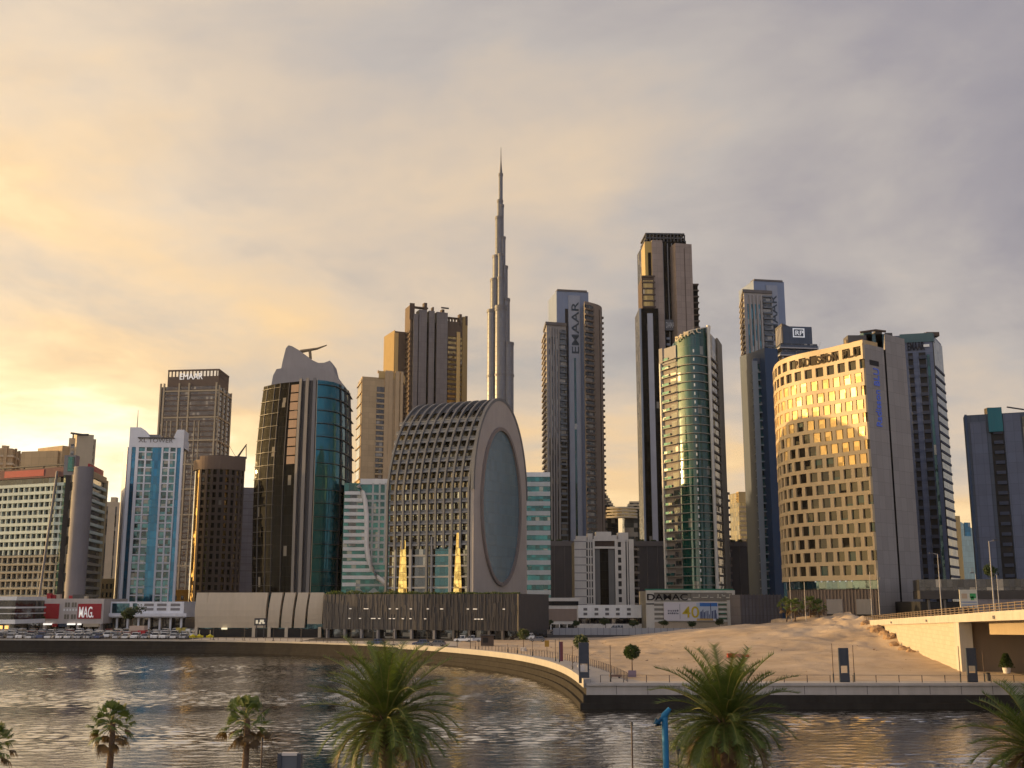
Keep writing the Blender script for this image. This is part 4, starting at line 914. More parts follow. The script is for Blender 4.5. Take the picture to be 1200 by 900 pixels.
def arch_building():
    O = Vector(xy(555, 690, 292)); e = Vector((.4, .9165)).normalized(); ax = Vector((-.9165, .4)).normalized()
    Wd, Ld, zc, zt = 43.7, 32.0, 50.0, zr(470, 308); b = zt - zc
    r = thing('arch_building', 'dark lattice barrel-vault building with a stone end wall framing a giant oval window', 'building', (O.x, O.y, 3))
    def P(q, a, z): v = O + e * q + ax * a; return (v.x, v.y, z)
    def prof(t, off=0):      # t: 0 near foot .. 1 far foot ; returns q, z
        th = math.pi * (1 - t); return Wd / 2 + (Wd / 2 + off) * math.cos(th), zc + (b + off) * math.sin(th)
    gl = glass('balcony_gold_glass', (.24, .20, .12), 1.7, 3.8, metal=.75, vary=.75, tilt=.05, blind=.22, blindc=(.42, .36, .22), frame=.12)
    lat = wall('lattice_grey', (.14, .145, .155), .45, metal=.2); slabm = wall('slab_grey', (.30, .30, .30))
    # vault core
    ts = lin_n(0, 1, 41); off = -1.4
    mb = MB(); sec = [(off * -1 * 1.0, 3.0)] ; sec = [(1.4, 3.0)] + [prof(t, off) for t in ts] + [(Wd - 1.4, 3.0)]
    s = 0
    for (q0, z0), (q1, z1) in zip(sec, sec[1:]):
        d = math.hypot(q1 - q0, z1 - z0); mb.face([P(q0, Ld, z0), P(q0, 1, z0), P(q1, 1, z1), P(q1, Ld, z1)], 0, [(0, s + 3), (Ld, s + 3), (Ld, s + d + 3), (0, s + d + 3)]); s += d
    mb.face([P(q, Ld, z) for q, z in sec], 1)
    build(mb, 'glazed_vault', [gl, dconc], r)
    # floor edges on the near side
    fl = lin_n(18.2, zt - 9, 17)
    for i, z in enumerate(fl):
        q = 0 if z <= zc else prof(math.asin(min(1, (z - zc) / b)) / math.pi)[0]
        mb = MB(); w = 1.9 if z < zc + b * .75 else 3.0
        c = [P(q + .15, 0.6, z), P(q + .15, Ld + .3, z), P(q + w, Ld + .3, z), P(q + w, .6, z)]
        mb.hexa([c[0], c[3], c[2], c[1]] + [(x, y, zz + .55) for x, y, zz in (c[0], c[3], c[2], c[1])]); build(mb, 'floor_edge', slabm, r)
        mb = MB()
        if i > 3:
            c = [P(q + .25, 0.6, z + .5), P(q + .25, Ld + .3, z + .5), P(q + .35, Ld + .3, z + .5), P(q + .35, .6, z + .5)]
            mb.hexa([c[0], c[3], c[2], c[1]] + [(x, y, zz + .85) for x, y, zz in (c[0], c[3], c[2], c[1])]); build(mb, 'balcony_rail', lat, r)
    # dark shell over the crown
    mb = MB(); cs = [prof(t, -.35) for t in lin_n(.335, .80, 24)]
    for k in range(9):
        a0, a1 = 1.2 + k * (Ld - 1.5) / 9, 1.2 + (k + .82) * (Ld - 1.5) / 9
        for (q0, z0), (q1, z1) in zip(cs, cs[1:]): mb.face([P(q0, a1, z0), P(q0, a0, z0), P(q1, a0, z1), P(q1, a1, z1)])
    build(mb, 'crown_shell', wall('crown_shell_grey', (.17, .165, .17), .4, metal=.3), r)
    # ribs bending over the vault, each leaning along the axis
    for k in range(11):
        a0 = 1.0 + k * (Ld - 1.6) / 10; lean = -2.4
        path = []
        for z in lin_n(31 if k not in (0, 10, 5) else 12, zc, 4)[:-1]: path.append((0, z, 0))
        for t in lin_n(0, .97, 30): q, z = prof(t, .2); path.append((q, z, math.sin(math.pi * min(t, .5))))
        pts = [Vector(P(q, max(.5, min(Ld + .2, a0 + lean * (f - .35))), z)) for q, z, f in path]
        mb = MB(); Rg = []
        for i, p in enumerate(pts):
            q, z, f = path[i]; d = (pts[min(i + 1, len(pts) - 1)] - pts[max(i - 1, 0)]).normalized(); A = Vector((ax.x, ax.y, 0)); n = d.cross(A).normalized()
            Rg.append([p - A * .34 - n * .5, p + A * .34 - n * .5, p + A * .34 + n * .5, p - A * .34 + n * .5])
        mb.loft(Rg); build(mb, 'vault_rib', lat, r)
    # lower near wall: gold panels and dark bays
    def panel(a0, a1, z0, z1, q, mat, name, taper=0):
        mb = MB(); c = [P(q, a1, z0), P(q, a0, z0), P(q, a0 + taper, z1), P(q, a1 - taper, z1)]; d = [P(q + 1.0, a1, z0), P(q + 1.0, a0, z0), P(q + 1.0, a0 + taper, z1), P(q + 1.0, a1 - taper, z1)]
        mb.face(c, 0, [(0, z0), (a1 - a0, z0), (a1 - a0, z1), (0, z1)]); mb.face([c[1], d[1], d[2], c[2]]); mb.face([d[0], c[0], c[3], d[3]]); mb.face([c[3], c[2], d[2], d[3]]); build(mb, name, mat, r)
    goldp = glass('gold_panel_glass', (.75, .52, .16), 1.1, 2.6, metal=.85, rough=.12, vary=.25, tilt=.12, blind=0, wav=.05)
    panel(4.2, 7.4, 15.5, 36, .1, goldp, 'gold_panel', 1.1); panel(24.3, 27.8, 15.5, 34, .1, goldp, 'gold_panel', .9)
    panel(9.0, 14.5, 15.5, 31.5, .9, g_dkteal, 'stair_glazing'); panel(17.5, 22, 15.5, 31, .9, g_dark, 'dark_bay')
    for a in (8.0, 8.6, 15.2, 22.8, 23.2, 28.8): panel(a, a + .5, 15, 35, -.1, slabm, 'pilaster')
    # end wall of pinkish stone with the oval
    n = -ax
    def face_pts(offq, a): 
        pr = [(0 - offq, 3.0)] + [(prof(t, offq)[0], prof(t, offq)[1]) for t in lin_n(0, 1, 49)] + [(Wd + offq, 3.0)]
        return [P(q, a, z) for q, z in pr]
    f0, f1 = face_pts(.3, 0), face_pts(.3, 1.2); mb = MB(); mb.face(f0[::-1]); mb.face(f1)
    for i in range(len(f0)): j = (i + 1) % len(f0); mb.face([f0[j], f0[i], f1[i], f1[j]])
    build(mb, 'stone_end_wall', pinkc, r)
    f0, f1 = face_pts(.9, -.15), face_pts(.9, .9); g0, g1 = face_pts(-.15, -.15), face_pts(-.15, .9); mb = MB()
    for i in range(1, len(f0) - 2):
        mb.face([f0[i], g0[i], g0[i + 1], f0[i + 1]]); mb.face([f1[i], f0[i], f0[i + 1], f1[i + 1]]); mb.face([g0[i], g1[i], g1[i + 1], g0[i + 1]])
    build(mb, 'edge_rim', lat, r)
    Yc = 308; ze0, ze1 = zr(505, Yc), zr(683, Yc); zcen, be = (ze0 + ze1) / 2, (ze0 - ze1) / 2; ae = 15.6
    ov = lambda ka, a, m=64: [P(Wd / 2 - .6 + (ae + ka) * math.cos(2 * math.pi * i / m), a, zcen + (be + ka) * math.sin(2 * math.pi * i / m)) for i in range(m)]
    o = ov(0, -.06); mb = MB(); mb.face(o[::-1], 0, [((p[0] * .4 + p[1] * .92), p[2]) for p in o[::-1]])
    build(mb, 'oval_window', glass('oval_glass', (.12, .195, .24), 2.2, 3.6, metal=.15, rough=.2, vary=.10, tilt=.010, blind=0, frame=.07, wav=.006, fcol=(.07, .10, .115)), r)
    i0, i1, i2, i3 = ov(-.1, -.05), ov(-.1, -.75), ov(1.1, -.75), ov(1.1, .1); mb = MB(); m = len(i0)
    for k in range(m):
        j = (k + 1) % m; mb.face([i0[k], i0[j], i1[j], i1[k]]); mb.face([i1[k], i1[j], i2[j], i2[k]]); mb.face([i2[k], i2[j], i3[j], i3[k]])
    build(mb, 'oval_rim', wall('rim_grey', (.20, .17, .16), .5), r)
arch_building()

def letter_spine_tower(name, label, Y, row, L3, ctr, Rr, tops, stripe, spine_mat, txt, txt_rows, left_mat, base_row=632):
    """slab tower: a lower left wing with balconies and stripes, a plain taller spine carrying vertical letters, an optional curved right wing"""
    c = at(ctr[0], row, Y); r = thing(name, label, 'tower', (c.x, Y * YS, 3))
    # left wing
    poly = quad(row, L3[0], Y + 24, L3[1], Y, L3[2], Y + 3); pl = PL(poly[:3]); zt = zr(tops[0], Y); s0 = pl.c[1]; L = pl.L; fl = L - s0
    build(MB().prism(poly, 3, zt), 'left_wing', [left_mat, dconc], r)
    for z in fr(zr(base_row + 60, Y), zt - 2, 3.7): build(MB().band(pl, 0, s0 * .9, -.2, 1.4, z, z + 1.2), 'balcony', wall('balcony_pale', (.30, .27, .25)), r)
    for q in (.10, .24, .36, .50): build(MB().band(pl, s0 + fl * q, s0 + fl * q + fl * .055, -.2, .12, 3, zt - 8), 'window_stripe', stripe, r)
    for q in (.17, .30, .43, .57): build(MB().band(pl, s0 + fl * q, s0 + fl * (q + .05), -.2, .9, 3, zt - 2), 'pier', left_mat, r)
    build(MB().band(pl, s0 + fl * .66, s0 + fl * .98, -.2, .2, 3, zt - 3), 'balcony_glazing', g_bal, r)
    for z in fr(zr(base_row + 60, Y), zt - 3, 3.7): build(MB().band(pl, s0 + fl * .66, s0 + fl * .98, 0, 1.3, z, z + 1.15), 'balcony', wall('balcony_blue', (.13, .15, .18)), r)
    build(MB().band(pl, s0 * .3, L, -5, .8, zt - .4, zt + 1.6), 'roof_edge', wall('roof_edge_dark', (.13, .12, .12)), r)
    # spine
    p = rect(row, ctr[0], Y + 4, ctr[1], Y + 7, 26); ps = PL(p[:3]); zs = zr(tops[1], Y); Ls = ps.c[1]
    build(MB().prism(p, 3, zs), 'spine', [spine_mat, dconc], r)
    a = ctr[2]; build(MB().band(ps, Ls * a, Ls * (a + .36), -.1, .9, 3, zs - 3), 'letter_panel', wall('letter_panel_grey', (.26, .29, .36), .4), r)
    build(MB().band(ps, Ls * (a + .155), Ls * (a + .215), .5, 1.0, 3, zr(txt_rows[0] + 4, Y)), 'glass_line', g_dkteal, r)
    build(MB().band(ps, Ls * (a - .10), Ls * (a - .01), -.1, .25, 3, zs - 12), 'shadow_gap', black, r)
    build(MB().band(ps, Ls * .02, Ls * .95, -6, .5, zs - .3, zs + .9), 'roof_edge', wall('roof_edge_dark', (.13, .12, .12)), r)
    jitter(r, 'roof_plant', dgrey, 3, ps, (3, 8), zs, (1, 2.5), (1, 4))
    if txt:
        q = ps.pos(Ls * (a + .08)); q2 = ps.pos(Ls * (a + .36)); z0, z1 = zr(txt_rows[0], Y), zr(txt_rows[1], Y)
        text(txt, r, 'sign_lettering', q, q2, Ls * .23, z0, wall('letter_blue', (.03, .05, .075), .4), 1.0, up=z1 - z0, vertical=True, bold=.012)
    if Rr:
        A, B = Vector(xy(Rr[0], row, Y - 2)), Vector(xy(Rr[1], row, Y + 18)); n = 10; pts = []
        for i in range(n + 1):
            t = i / n; q = A.lerp(B, t); d = (B - A).normalized(); nn = Vector((d.y, -d.x)); pts.append(q + nn * 3.2 * math.sin(t * math.pi) + Vector((1.5 * math.sin(t * math.pi), 0)))
        zr_ = zr(tops[2], Y); pw = PL(pts); bk = [pts[-1] + Vector((-4, 22)), pts[0] + Vector((0, 22))]
        build(MB().prism([tuple(q) for q in pts + bk], 3, zr_), 'curved_wing', [wall('curved_wing_brown', (.25, .215, .19)), dconc], r)
        for q in (.48, .66): build(MB().band(pw, pw.L * q, pw.L * (q + .04), -.1, .1, 3, zr_ - 3), 'window_stripe', dbrown, r)
        build(MB().band(pw, 0, pw.L * .26, -.1, .1, 3, zr_ - 2), 'balcony_glazing', g_bal, r)
        for z in fr(zr(base_row + 60, Y), zr_ - 3, 3.7):
            build(MB().band(pw, 0, pw.L * .26, -.1, 1.1, z, z + 1.15), 'balcony', wall('balcony_brown', (.17, .14, .12)), r)
            build(MB().band(pw, pw.L * .92, pw.L, -.1, 1.3, z, z + 1.15), 'balcony', wall('balcony_brown', (.17, .14, .12)), r)
    return r
spm = wall('spine_blue_grey', (.18, .225, .33), .4); wing_m = wall('wing_taupe', (.26, .25, .25))
letter_spine_tower('lettered_tower', 'tall tower with dark vertical lettering on a blue-grey spine and a curved brown wing', 560, 450, (637, 641, 664), (653, 691, .36), (686, 706), (380, 338, 354),
                   glass('stripe_glass', (.10, .10, .10), 2, 3.6), spm, 'EMAAR', (413, 352), wing_m)
letter_spine_tower('striped_lettered_tower', 'striped grey tower with blue window lines and small vertical lettering, behind the teal-navy block', 565, 400, (870, 874, 907), (886, 922, .40), None, (342, 326, 0),
                   glass('stripe_blue', (.04, .13, .16), 2, 3.6), spm, 'EMAAR', (398, 344), wall('wing_cool', (.33, .31, .30)))

def white_low():
    Y = 366; p = rect(720, 611, Y, 678, Y, 18); pl = PL([p[0], p[1]]); f = pl.L / 67; S_ = lambda px: (px - 611) * f
    r = thing('white_low_block', 'low white block with a brown louvre panel right of the arch building', 'building', (p[0][0], Y * YS, 3)); zt = zr(709.5, Y)
    build(MB().prism(p, 3, zt), 'wall', [offw, offw], r)
    build(MB().band(pl, S_(634), S_(676), -.1, .1, zr(728, Y), zr(713.5, Y)), 'louvre_panel', wall('louvre_brown', (.27, .21, .175)), r); build(MB().band(pl, S_(619), S_(626), -.1, .1, zr(728, Y), zr(713.5, Y)), 'louvre_panel', wall('louvre_brown', (.27, .21, .175)), r)
    build(MB().band(pl, S_(634), S_(676), -.1, .12, 3, zr(731.5, Y)), 'shop_window', g_dark, r); build(MB().band(pl, S_(620), S_(626), -.1, .12, 3, zr(731.5, Y)), 'door', black, r)
    for c in (645, 655, 664): build(MB().band(pl, S_(c), S_(c + 1), 0, .3, 3, zr(731.5, Y)), 'door_post', white, r)
    build(MB().band(pl, 0, S_(678), -6, .2, zt, zr(704.5, Y)), 'upper_glazing', black, r)
    build(MB().band(pl, 0, S_(679), -6.4, .7, zr(704.5, Y), zr(700.5, Y)), 'roof_slab', offw, r)
    p = rect(720, 677.5, Y - 1, 752, Y - 1, 18); pl = PL([p[0], p[1]]); f = pl.L / 74.5; S2 = lambda px: (px - 677.5) * f
    r = thing('small_window_block', 'low white block with paired small square windows above a dark ground floor', 'building', (p[0][0], Y * YS, 3))
    build(MB().prism(p, zr(724, Y), zr(709, Y)), 'wall', [white, offw], r)
    build(MB().prism([(a, b + (2 if b < p[0][1] + 3 else 0)) for a, b in p], 3, zr(724, Y) + .2), 'ground_floor', [g_dark, dconc], r)
    for c in (686, 699, 711.5, 724, 737):
        for a, b in ((712.5, 715.5), (718, 721)): build(MB().band(pl, S2(c - 2.2), S2(c + 2.2), -.1, .1, zr(b, Y), zr(a, Y)), 'window', wall('window_grey', (.16, .16, .16)), r)
    build(MB().band(pl, 0, pl.L, -2.2, -.6, 3, zr(731, Y)), 'white_plinth', offw, r)
white_low()

def recess_block():
    Y = 398; p = rect(660, 673, Y, 740, Y, 20); pl = PL(p[:3]); L = pl.c[1]; S_ = lambda px: (px - 673) * L / 67
    r = thing('white_recess_block', 'white mid-rise with a tall dark central recess and louvred flanks', 'building', tower_base(p)); zt = zr(632, Y); zb = zr(709, Y)
    wm = wall('warm_white', (.62, .59, .54))
    build(MB().prism(p, 3, zt - 1), 'core', [wall('core_dark', (.06, .06, .06)), offw], r)
    for i, (a, b, w) in enumerate(((673, 687, 1.2), (688.8, 690.2, 1.0), (691.5, 693, 1.0), (694.5, 697, 1.3), (720.5, 724, 1.3), (728, 733, 1.0), (734.5, 736, .8), (737, 740, 1.0))): build(MB().band(pl, S_(a), S_(b), -.3, w, zb, zt), 'pier', wm, r)
    for z in fr(zb, zt, 3.4):
        build(MB().band(pl, S_(673), S_(687), 1.0, 1.28, z, z + .35), 'string_course', conc, r)
        build(MB().band(pl, S_(724), S_(728), -.2, .8, z, z + 1.2), 'balcony', wm, r)
        build(MB().band(pl, S_(687), S_(697), -.2, .5, z, z + .7), 'sill', wm, r)
    rec = wall('recess_grey', (.16, .16, .155))
    build(MB().band(pl, S_(697.5), S_(703), -.2, .25, zb, zr(641, Y)), 'recess_side', rec, r); build(MB().band(pl, S_(713), S_(720), -.2, .25, zb, zr(641, Y)), 'recess_side', rec, r)
    build(MB().band(pl, S_(703), S_(713), -.2, .1, zb, zr(643, Y)), 'tall_dark_glazing', g_black, r)
    build(MB().band(pl, S_(696), S_(722), -.2, 1.25, zr(643, Y), zr(640.5, Y)), 'lintel', wm, r); build(MB().band(pl, S_(696), S_(722), -.2, 1.35, zr(634, Y), zr(628, Y)), 'attic', wm, r)
    build(MB().band(pl, S_(697), S_(720), -.2, .2, zr(640, Y), zr(634, Y)), 'loggia', dbrown, r)
    for a, b, t in ((676, 688, 628), (689, 695, 625), (699, 717, 623), (718, 724, 627), (725, 737, 624)): build(MB().band(pl, S_(a), S_(b), -7, -.5, zt - 1.1, zr(t, Y)), 'roof_box', wm, r)
    q = [(p[1][0], p[1][1] + 1.5), (p[1][0] + 3.2, p[1][1] + 5), (p[1][0] + 3.2, p[1][1] + 18), (p[1][0], p[1][1] + 18)]
    build(MB().prism(q, 3, zt - 3), 'side_wing', [g_dark, dconc], r)
    for z in fr(zb, zt - 4, 3.4): build(MB().band(PL(q[:3]), 0, 10, -.1, .8, z, z + .9), 'side_balcony', wall('balcony_pale', (.30, .27, .25)), r)
    # distant stepped towers joined by a bridge
    Y = 720; r = thing('linked_stepped_towers', 'far golden pair of terraced towers joined by a curved sky bridge', 'building', (*xy(728, 600, Y), 3)); gw = wall('golden_white', (.55, .47, .33))
    for i in range(8):
        x1 = 709 + i * 1.9; p = rect(600, 703, Y + i * .3, x1 + 2, Y + i * .3, 16); zt = zr(579 + i * 3.0, Y); build(MB().prism(p, 3, zt), 'terrace', [g_bal, gw], r); build(MB().band(PL([p[0], p[1]]), 0, PL([p[0], p[1]]).L, -3, .9, zt - .3, zt + 1.0), 'terrace_slab', gw, r)
    for i in range(4):
        p = rect(600, 738 - i * 2.2, Y + i * .3, 756, Y + i * .3, 16); zt = zr(589 + i * 3.4, Y); build(MB().prism(p, 3, zt), 'terrace', [g_bal, gw], r); build(MB().band(PL([p[0], p[1]]), 0, PL([p[0], p[1]]).L, -3, .9, zt - .3, zt + 1.0), 'terrace_slab', gw, r)
    a, b = Vector(xy(710, 600, Y - 4)), Vector(xy(747, 600, Y - 4)); pts = [a.lerp(b, t) + Vector((0, -5 * math.sin(math.pi * t))) for t in lin_n(0, 1, 13)]; pb = PL(pts)
    for row in (595, 598.6, 602.2, 605.6): build(MB().band(pb, 0, pb.L, -8, 0, zr(row + 1.9, Y), zr(row, Y)), 'bridge_floor', gw, r)
    build(MB().band(pb, .5, pb.L - .5, -7, -1, zr(606, Y), zr(595, Y)), 'bridge_glazing', g_gold, r)
recess_block()

def green_roofs():
    # long dark car-park wall with trees on top behind the mid-rise buildings
    Y = 455; r = thing('dark_retaining_block', 'long dark-grey retaining block behind the mid-rises with small trees along its top', 'building', (*xy(740, 660, Y), 3))
    p = rect(660, 640, Y, 905, Y + 2, 30); pl = PL([p[0], p[1]]); zt = zr(640, Y)
    build(MB().prism(p, 3, zt), 'wall', [wall('slate_wall', (.075, .07, .072)), dconc], r); build(MB().band(pl, 0, pl.L, -6, .4, zt, zr(634, Y)), 'parapet', wall('slate_pale', (.13, .12, .12)), r)
    for k in range(22): build(MB().band(pl, 4 + k * 5.2, 4.3 + k * 5.2, -.1, .25, 3, zt), 'wall_rib', wall('slate_pale', (.13, .12, .12)), r)
    # ribbed grey wall right of the lettered podium
    Y = 336; r = thing('ribbed_grey_wall', 'ribbed grey site wall between the billboard podium and the hotel', 'wall', (*xy(885, 720, Y), 3)); r['kind'] = 'thing'
    p = rect(720, 868, Y, 917, Y + 4, 8); pl = PL([p[0], p[1]]); zt = zr(697, Y); build(MB().prism(p, 3, zt), 'wall_face', [mauve, dconc], r)
    for s in lin_n(.5, pl.L - .5, 12): build(MB().band(pl, s - .12, s + .12, -.1, .18, 3, zt + .3), 'rib', wall('slate_pale', (.13, .12, .12)), r)
green_roofs()

def tall_stepped():
    Y = 520; row = 350; c = at(785, row, Y); r = thing('tallest_stepped_tower', 'tall stepped tower of dark glass between tan piers with a gold-lit left edge', 'tower', (c.x, Y * YS, 3))
    def blk(a, b, Y0, D, top, mat, name, dy=0, pat=None):
        p = rect(row, a, Y0, b, Y0 + dy, D); z = zr(top, Y); build(MB().prism(p, 3, z), name, [mat, dconc], r); return PL(p[:3]), z
    tp = wall('tan_pier', (.27, .215, .185), .6, joints=(3, 3.8, .06))
    pc, zc_ = blk(757.5, 806, Y + 3, 30, 279, g_black, 'glass_core', 1)
    fins(r, 'mullion', steel, pc, [pc.c[1] * q for q in (.42, .54, .64)], .5, .5, 60, zc_ - 2)
    p1, z1 = blk(765.5, 778, Y - 1, 14, 282, tp, 'tan_pier', .6); p2, z2 = blk(793, 812.5, Y - 3, 20, 287, tp, 'tan_slab', 2)
    build(MB().band(p2, p2.c[1] * .52, p2.c[1] * .56, -.1, .1, 3, z2 - 3), 'joint', dbrown, r)
    build(MB().band(PL([p2.p[0], p2.p[1]]), 0, 3, 0, .1, z2 - 2, z2), 'cap', tp, r)
    gm = wall('gold_lit_paint', (.42, .30, .09), .35)  # gold sunlight on the left edge, put into the colour
    p3, z3 = blk(757, 767, Y, 20, 283, gm, 'gold_lit_edge'); 
    build(MB().band(p3, p3.c[1] * .35, p3.c[1] * .7, -.1, .2, zr(328, Y), zr(296, Y)), 'dark_bay', g_black, r)
    p4, z4 = blk(752.5, 767, Y - 2, 20, 326, dbrown, 'lower_step'); build(MB().band(p4, p4.c[1] * .1, p4.c[1] * .9, -.1, .25, zr(362, Y), zr(330, Y)), 'gold_glazing', g_gold, r)
    for z in fr(zr(362, Y), z4, 3.8): build(MB().band(p4, 0, p4.c[1], -.1, .7, z, z + .9), 'balcony', dbrown, r)
    p5, z5 = blk(748.5, 771, Y - 4, 22, 364, g_black, 'lowest_step'); build(MB().band(p5, p5.c[1] * .42, p5.c[1] * .70, -.1, .8, 3, zr(370, Y)), 'pale_strip', wall('pale_blue_strip', (.30, .31, .36), .4), r)
    build(MB().band(p5, 0, p5.c[1] * .10, -.1, .8, 3, z5), 'edge_pier', bluegrey, r)
    p6, z6 = blk(810, 818, Y + 2, 20, 331, g_black, 'right_step'); 
    for z in fr(zr(600, Y), z6, 3.8): build(MB().band(p6, 0, p6.L, -.1, .6, z, z + .8), 'balcony', dbrown, r)
    # crown truss
    for z, h in ((zr(277.5, Y), .9), (zr(272.5, Y), .9)): build(MB().band(pc, -0 + .2, pc.c[1] * .96, -18, .8, z, z + h), 'crown_rail', dgrey, r)
    for s in lin_n(.5, pc.c[1] * .95, 12): build(MB().band(pc, s, s + .7, -.6, .7, zc_ - 1, zr(272.5, Y)), 'crown_post', dgrey, r)
    build(MB().band(pc, pc.c[1] * .05, pc.c[1] * .9, -14, -3, zc_ - .2, zr(274.5, Y)), 'plant_room', dbrown, r)
    for q in (.2, .4, .85): x = pc.pos(pc.c[1] * q, -2); build(MB().tube([(x.x, x.y, zc_), (x.x, x.y, zr(269.5, Y))], .35, n=4), 'aerial', dgrey, r)
    # balconies and letters low in the glass slot
    lw = pc.c[1]; 
    build(MB().band(pc, lw * .42, lw * .70, 0, 2.2, zr(386, Y), zr(373.5, Y)), 'sign_box', wall('sign_box_grey', (.09, .095, .11), .4), r)
    text('DAMAC', r, 'sign_lettering', pc.pos(lw * .43), pc.pos(lw * .69), 3.6, zr(383, Y), wall('pale_letters', (.45, .47, .5)), 2.4, bold=.01)
    for z in fr(zr(425, Y), zr(390, Y), 3.7):
        build(MB().band(pc, lw * .45, lw * .52, 0, 1.6, z, z + 1.3), 'balcony', bluegrey, r); build(MB().band(pc, lw * .62, lw * .70, 0, 1.6, z, z + 1.3), 'balcony', bluegrey, r)
tall_stepped()

def curved_green_tower():
    Y = 378; r0 = xy(812, 560, Y); zt = zr(392, Y); zb = zr(690, Y)
    # plan: balcony bay (left), convex glass drum, pale edge, dark flank
    a = Vector(xy(778, 560, Y + 10)); b = Vector(xy(797, 560, Y + 2)); c = Vector(xy(834, 560, Y + 1)); d = Vector(xy(846, 560, Y + 14)); e_ = Vector(xy(850.5, 560, Y + 24))
    n = 18; arc = []
    for i in range(n + 1):
        t = i / n; q = b.lerp(c, t); nn = Vector(((c - b).y, -(c - b).x)).normalized(); arc.append(q + nn * 5.0 * math.sin(math.pi * t))
    r = thing('curved_green_tower', 'rounded green glass tower ringed by thin pale slabs, gold sail fin on top', 'tower', (r0[0], Y * YS, 3))
    drum = glass('drum_glass', (.004, .060, .048), 2.0, 3.7, metal=.22, ior=1.75, rough=.10, vary=.2, tilt=.012, blind=.03, wav=.012)
    poly = [tuple(q) for q in arc] + [(c.x + 2, c.y + 22), (b.x, b.y + 22)]
    build(MB().prism(poly, 3, [zt - 1.5 + 5.0 * min(1, k / n) for k in range(len(poly) - 2)] + [zt + 3.5, zt - 1.5], smooth=True), 'glass_drum', [drum, dconc], r); pa = PL(arc)
    wm = wall('slab_pale', (.62, .59, .52))
    lv = [tuple(a), tuple(b), (b.x + 6, b.y + 24), (a.x + 24 * a.x / a.y - .9, a.y + 24)]; pb = PL(lv[:2])
    build(MB().prism(lv, 3, zr(408, Y)), 'balcony_bay', [wall('bay_render', (.22, .195, .18)), dconc], r)
    build(MB().band(pb, 0, pb.L * .22, -.2, 1.0, zr(420, Y) , zr(402, Y)), 'bay_top', conc, r)
    build(MB().band(pb, .1, pb.L, -3, .4, zr(422, Y), zr(403, Y)), 'bay_cap', wall('cap_grey', (.26, .255, .255)), r)
    zs = lin_n(zr(686, Y), zr(419, Y), 27)
    for z in zs:
        full = PL([a + Vector((-.3, .2))] + [b + Vector((-.6, -.6))] + [arc[i] for i in range(1, n + 1)])
        build(MB().band(full, 0, full.L - .3, -.2, .75, z, z + .30), 'floor_slab', wall('slab_dull', (.27, .255, .215)), r)
        build(MB().band(pb, .2, pb.L * .55, .2, .7, z + .42, z + 1.5), 'green_balcony', g_green, r)
        build(MB().band(pb, pb.L * .6, pb.L * .95, -.1, .12, z + .45, z + 2.8), 'window', g_bal, r)
    for q in (.52,): 
        for z in zs: build(MB().band(pa, pa.L * q - .22, pa.L * q + .22, -.1, .35, z + 1.6, z + 2.9), 'white_lamp', wall('white_paint', (.62, .62, .60)), r)
    build(MB().band(PL([a, b]), 0, .9, -.3, 1.1, 3, zr(420, Y)), 'white_edge', wm, r)
    build(MB().tube([(c.x + .6, c.y - .8, 3), (c.x + .6, c.y - .8, zt + 4.2)], .75, n=8), 'pale_edge_column', wm, r)
    fp = [(c.x + 1.0, c.y), tuple(d), tuple(e_), (c.x + 2, c.y + 26)]; pf = PL(fp[:3])
    build(MB().prism(fp, 3, zr(388.5, Y)), 'dark_flank', [glass('flank_glass', (.05, .055, .045), 1.6, 3.7, vary=.8, blind=.25, tilt=.05), dconc], r)
    for z in zs: build(MB().band(pf, .6, pf.L, -.1, .45, z, z + .8), 'flank_slab', wall('flank_slab', (.13, .11, .09)), r)
    build(MB().band(pf, pf.c[1] * .92, pf.L, -.3, .5, 3, zr(386, Y)), 'flank_pier', wall('flank_taupe', (.23, .20, .16)), r)
    # sail fin
    f = [at(823, 394, Y + 4), at(829.5, 392, Y + 2), at(830, 381.5, Y + 2), at(824, 387, Y + 4)]; bk = [v + Vector((1.2, 1.5, 0)) for v in f]; mb = MB(); mb.face(f); mb.face(bk[::-1])
    for i in range(4): j = (i + 1) % 4; mb.face([f[j], f[i], bk[i], bk[j]])
    build(mb, 'gold_sail_fin', wall('gold_fin', (.60, .40, .10), .35, metal=.3), r)
    for k, (s, ch) in enumerate(zip(lin_n(pa.L * .03, pa.L * .58, 5), 'DAMAC')):
        q = pa.pos(s, 1.0); q2 = pa.pos(s + pa.L * .11, 1.0); text(ch, r, 'sign_letter', q, q2, 2.2, zt - 3.0 + 5.0 * s / pa.L, wall('sign_pale', (.58, .5, .36)), .1, bold=.03)
    build(MB().tube([(*pa.pos(pa.L * q, .25), zt - 1.4 + 5.0 * q) for q in lin_n(.02, .98, 19)], .28, n=5), 'roof_rail', wm, r)
    build(MB().tube([(r0[0] + 4, r0[1] + 8, zt), (r0[0] + 4, r0[1] + 8, zt + 6)], .2), 'aerial', dgrey, r)
    # slim dark tower just behind
    Y2 = 450; p = rect(600, 843, Y2, 854, Y2 + 3, 16); pl = PL(p[:3]); z1 = zr(578, Y2)
    r = thing('slim_dark_tower', 'slim dark tower with a thin spire tucked behind the rounded green tower', 'tower', tower_base(p)); build(MB().prism(p, 3, z1), 'wall', [g_dark, dconc], r)
    for z in fr(zr(690, Y2), z1, 3.6): build(MB().band(pl, 0, pl.L, -.1, .6, z, z + 1.2), 'floor_band', wall('umber_band', (.13, .10, .09)), r)
    x = p[0]; build(MB().tube([(x[0] + 2.6, x[1] + 2, z1), (x[0] + 2.6, x[1] + 2, zr(556, Y2))], [.5, .12], n=5), 'spire', dgrey, r)
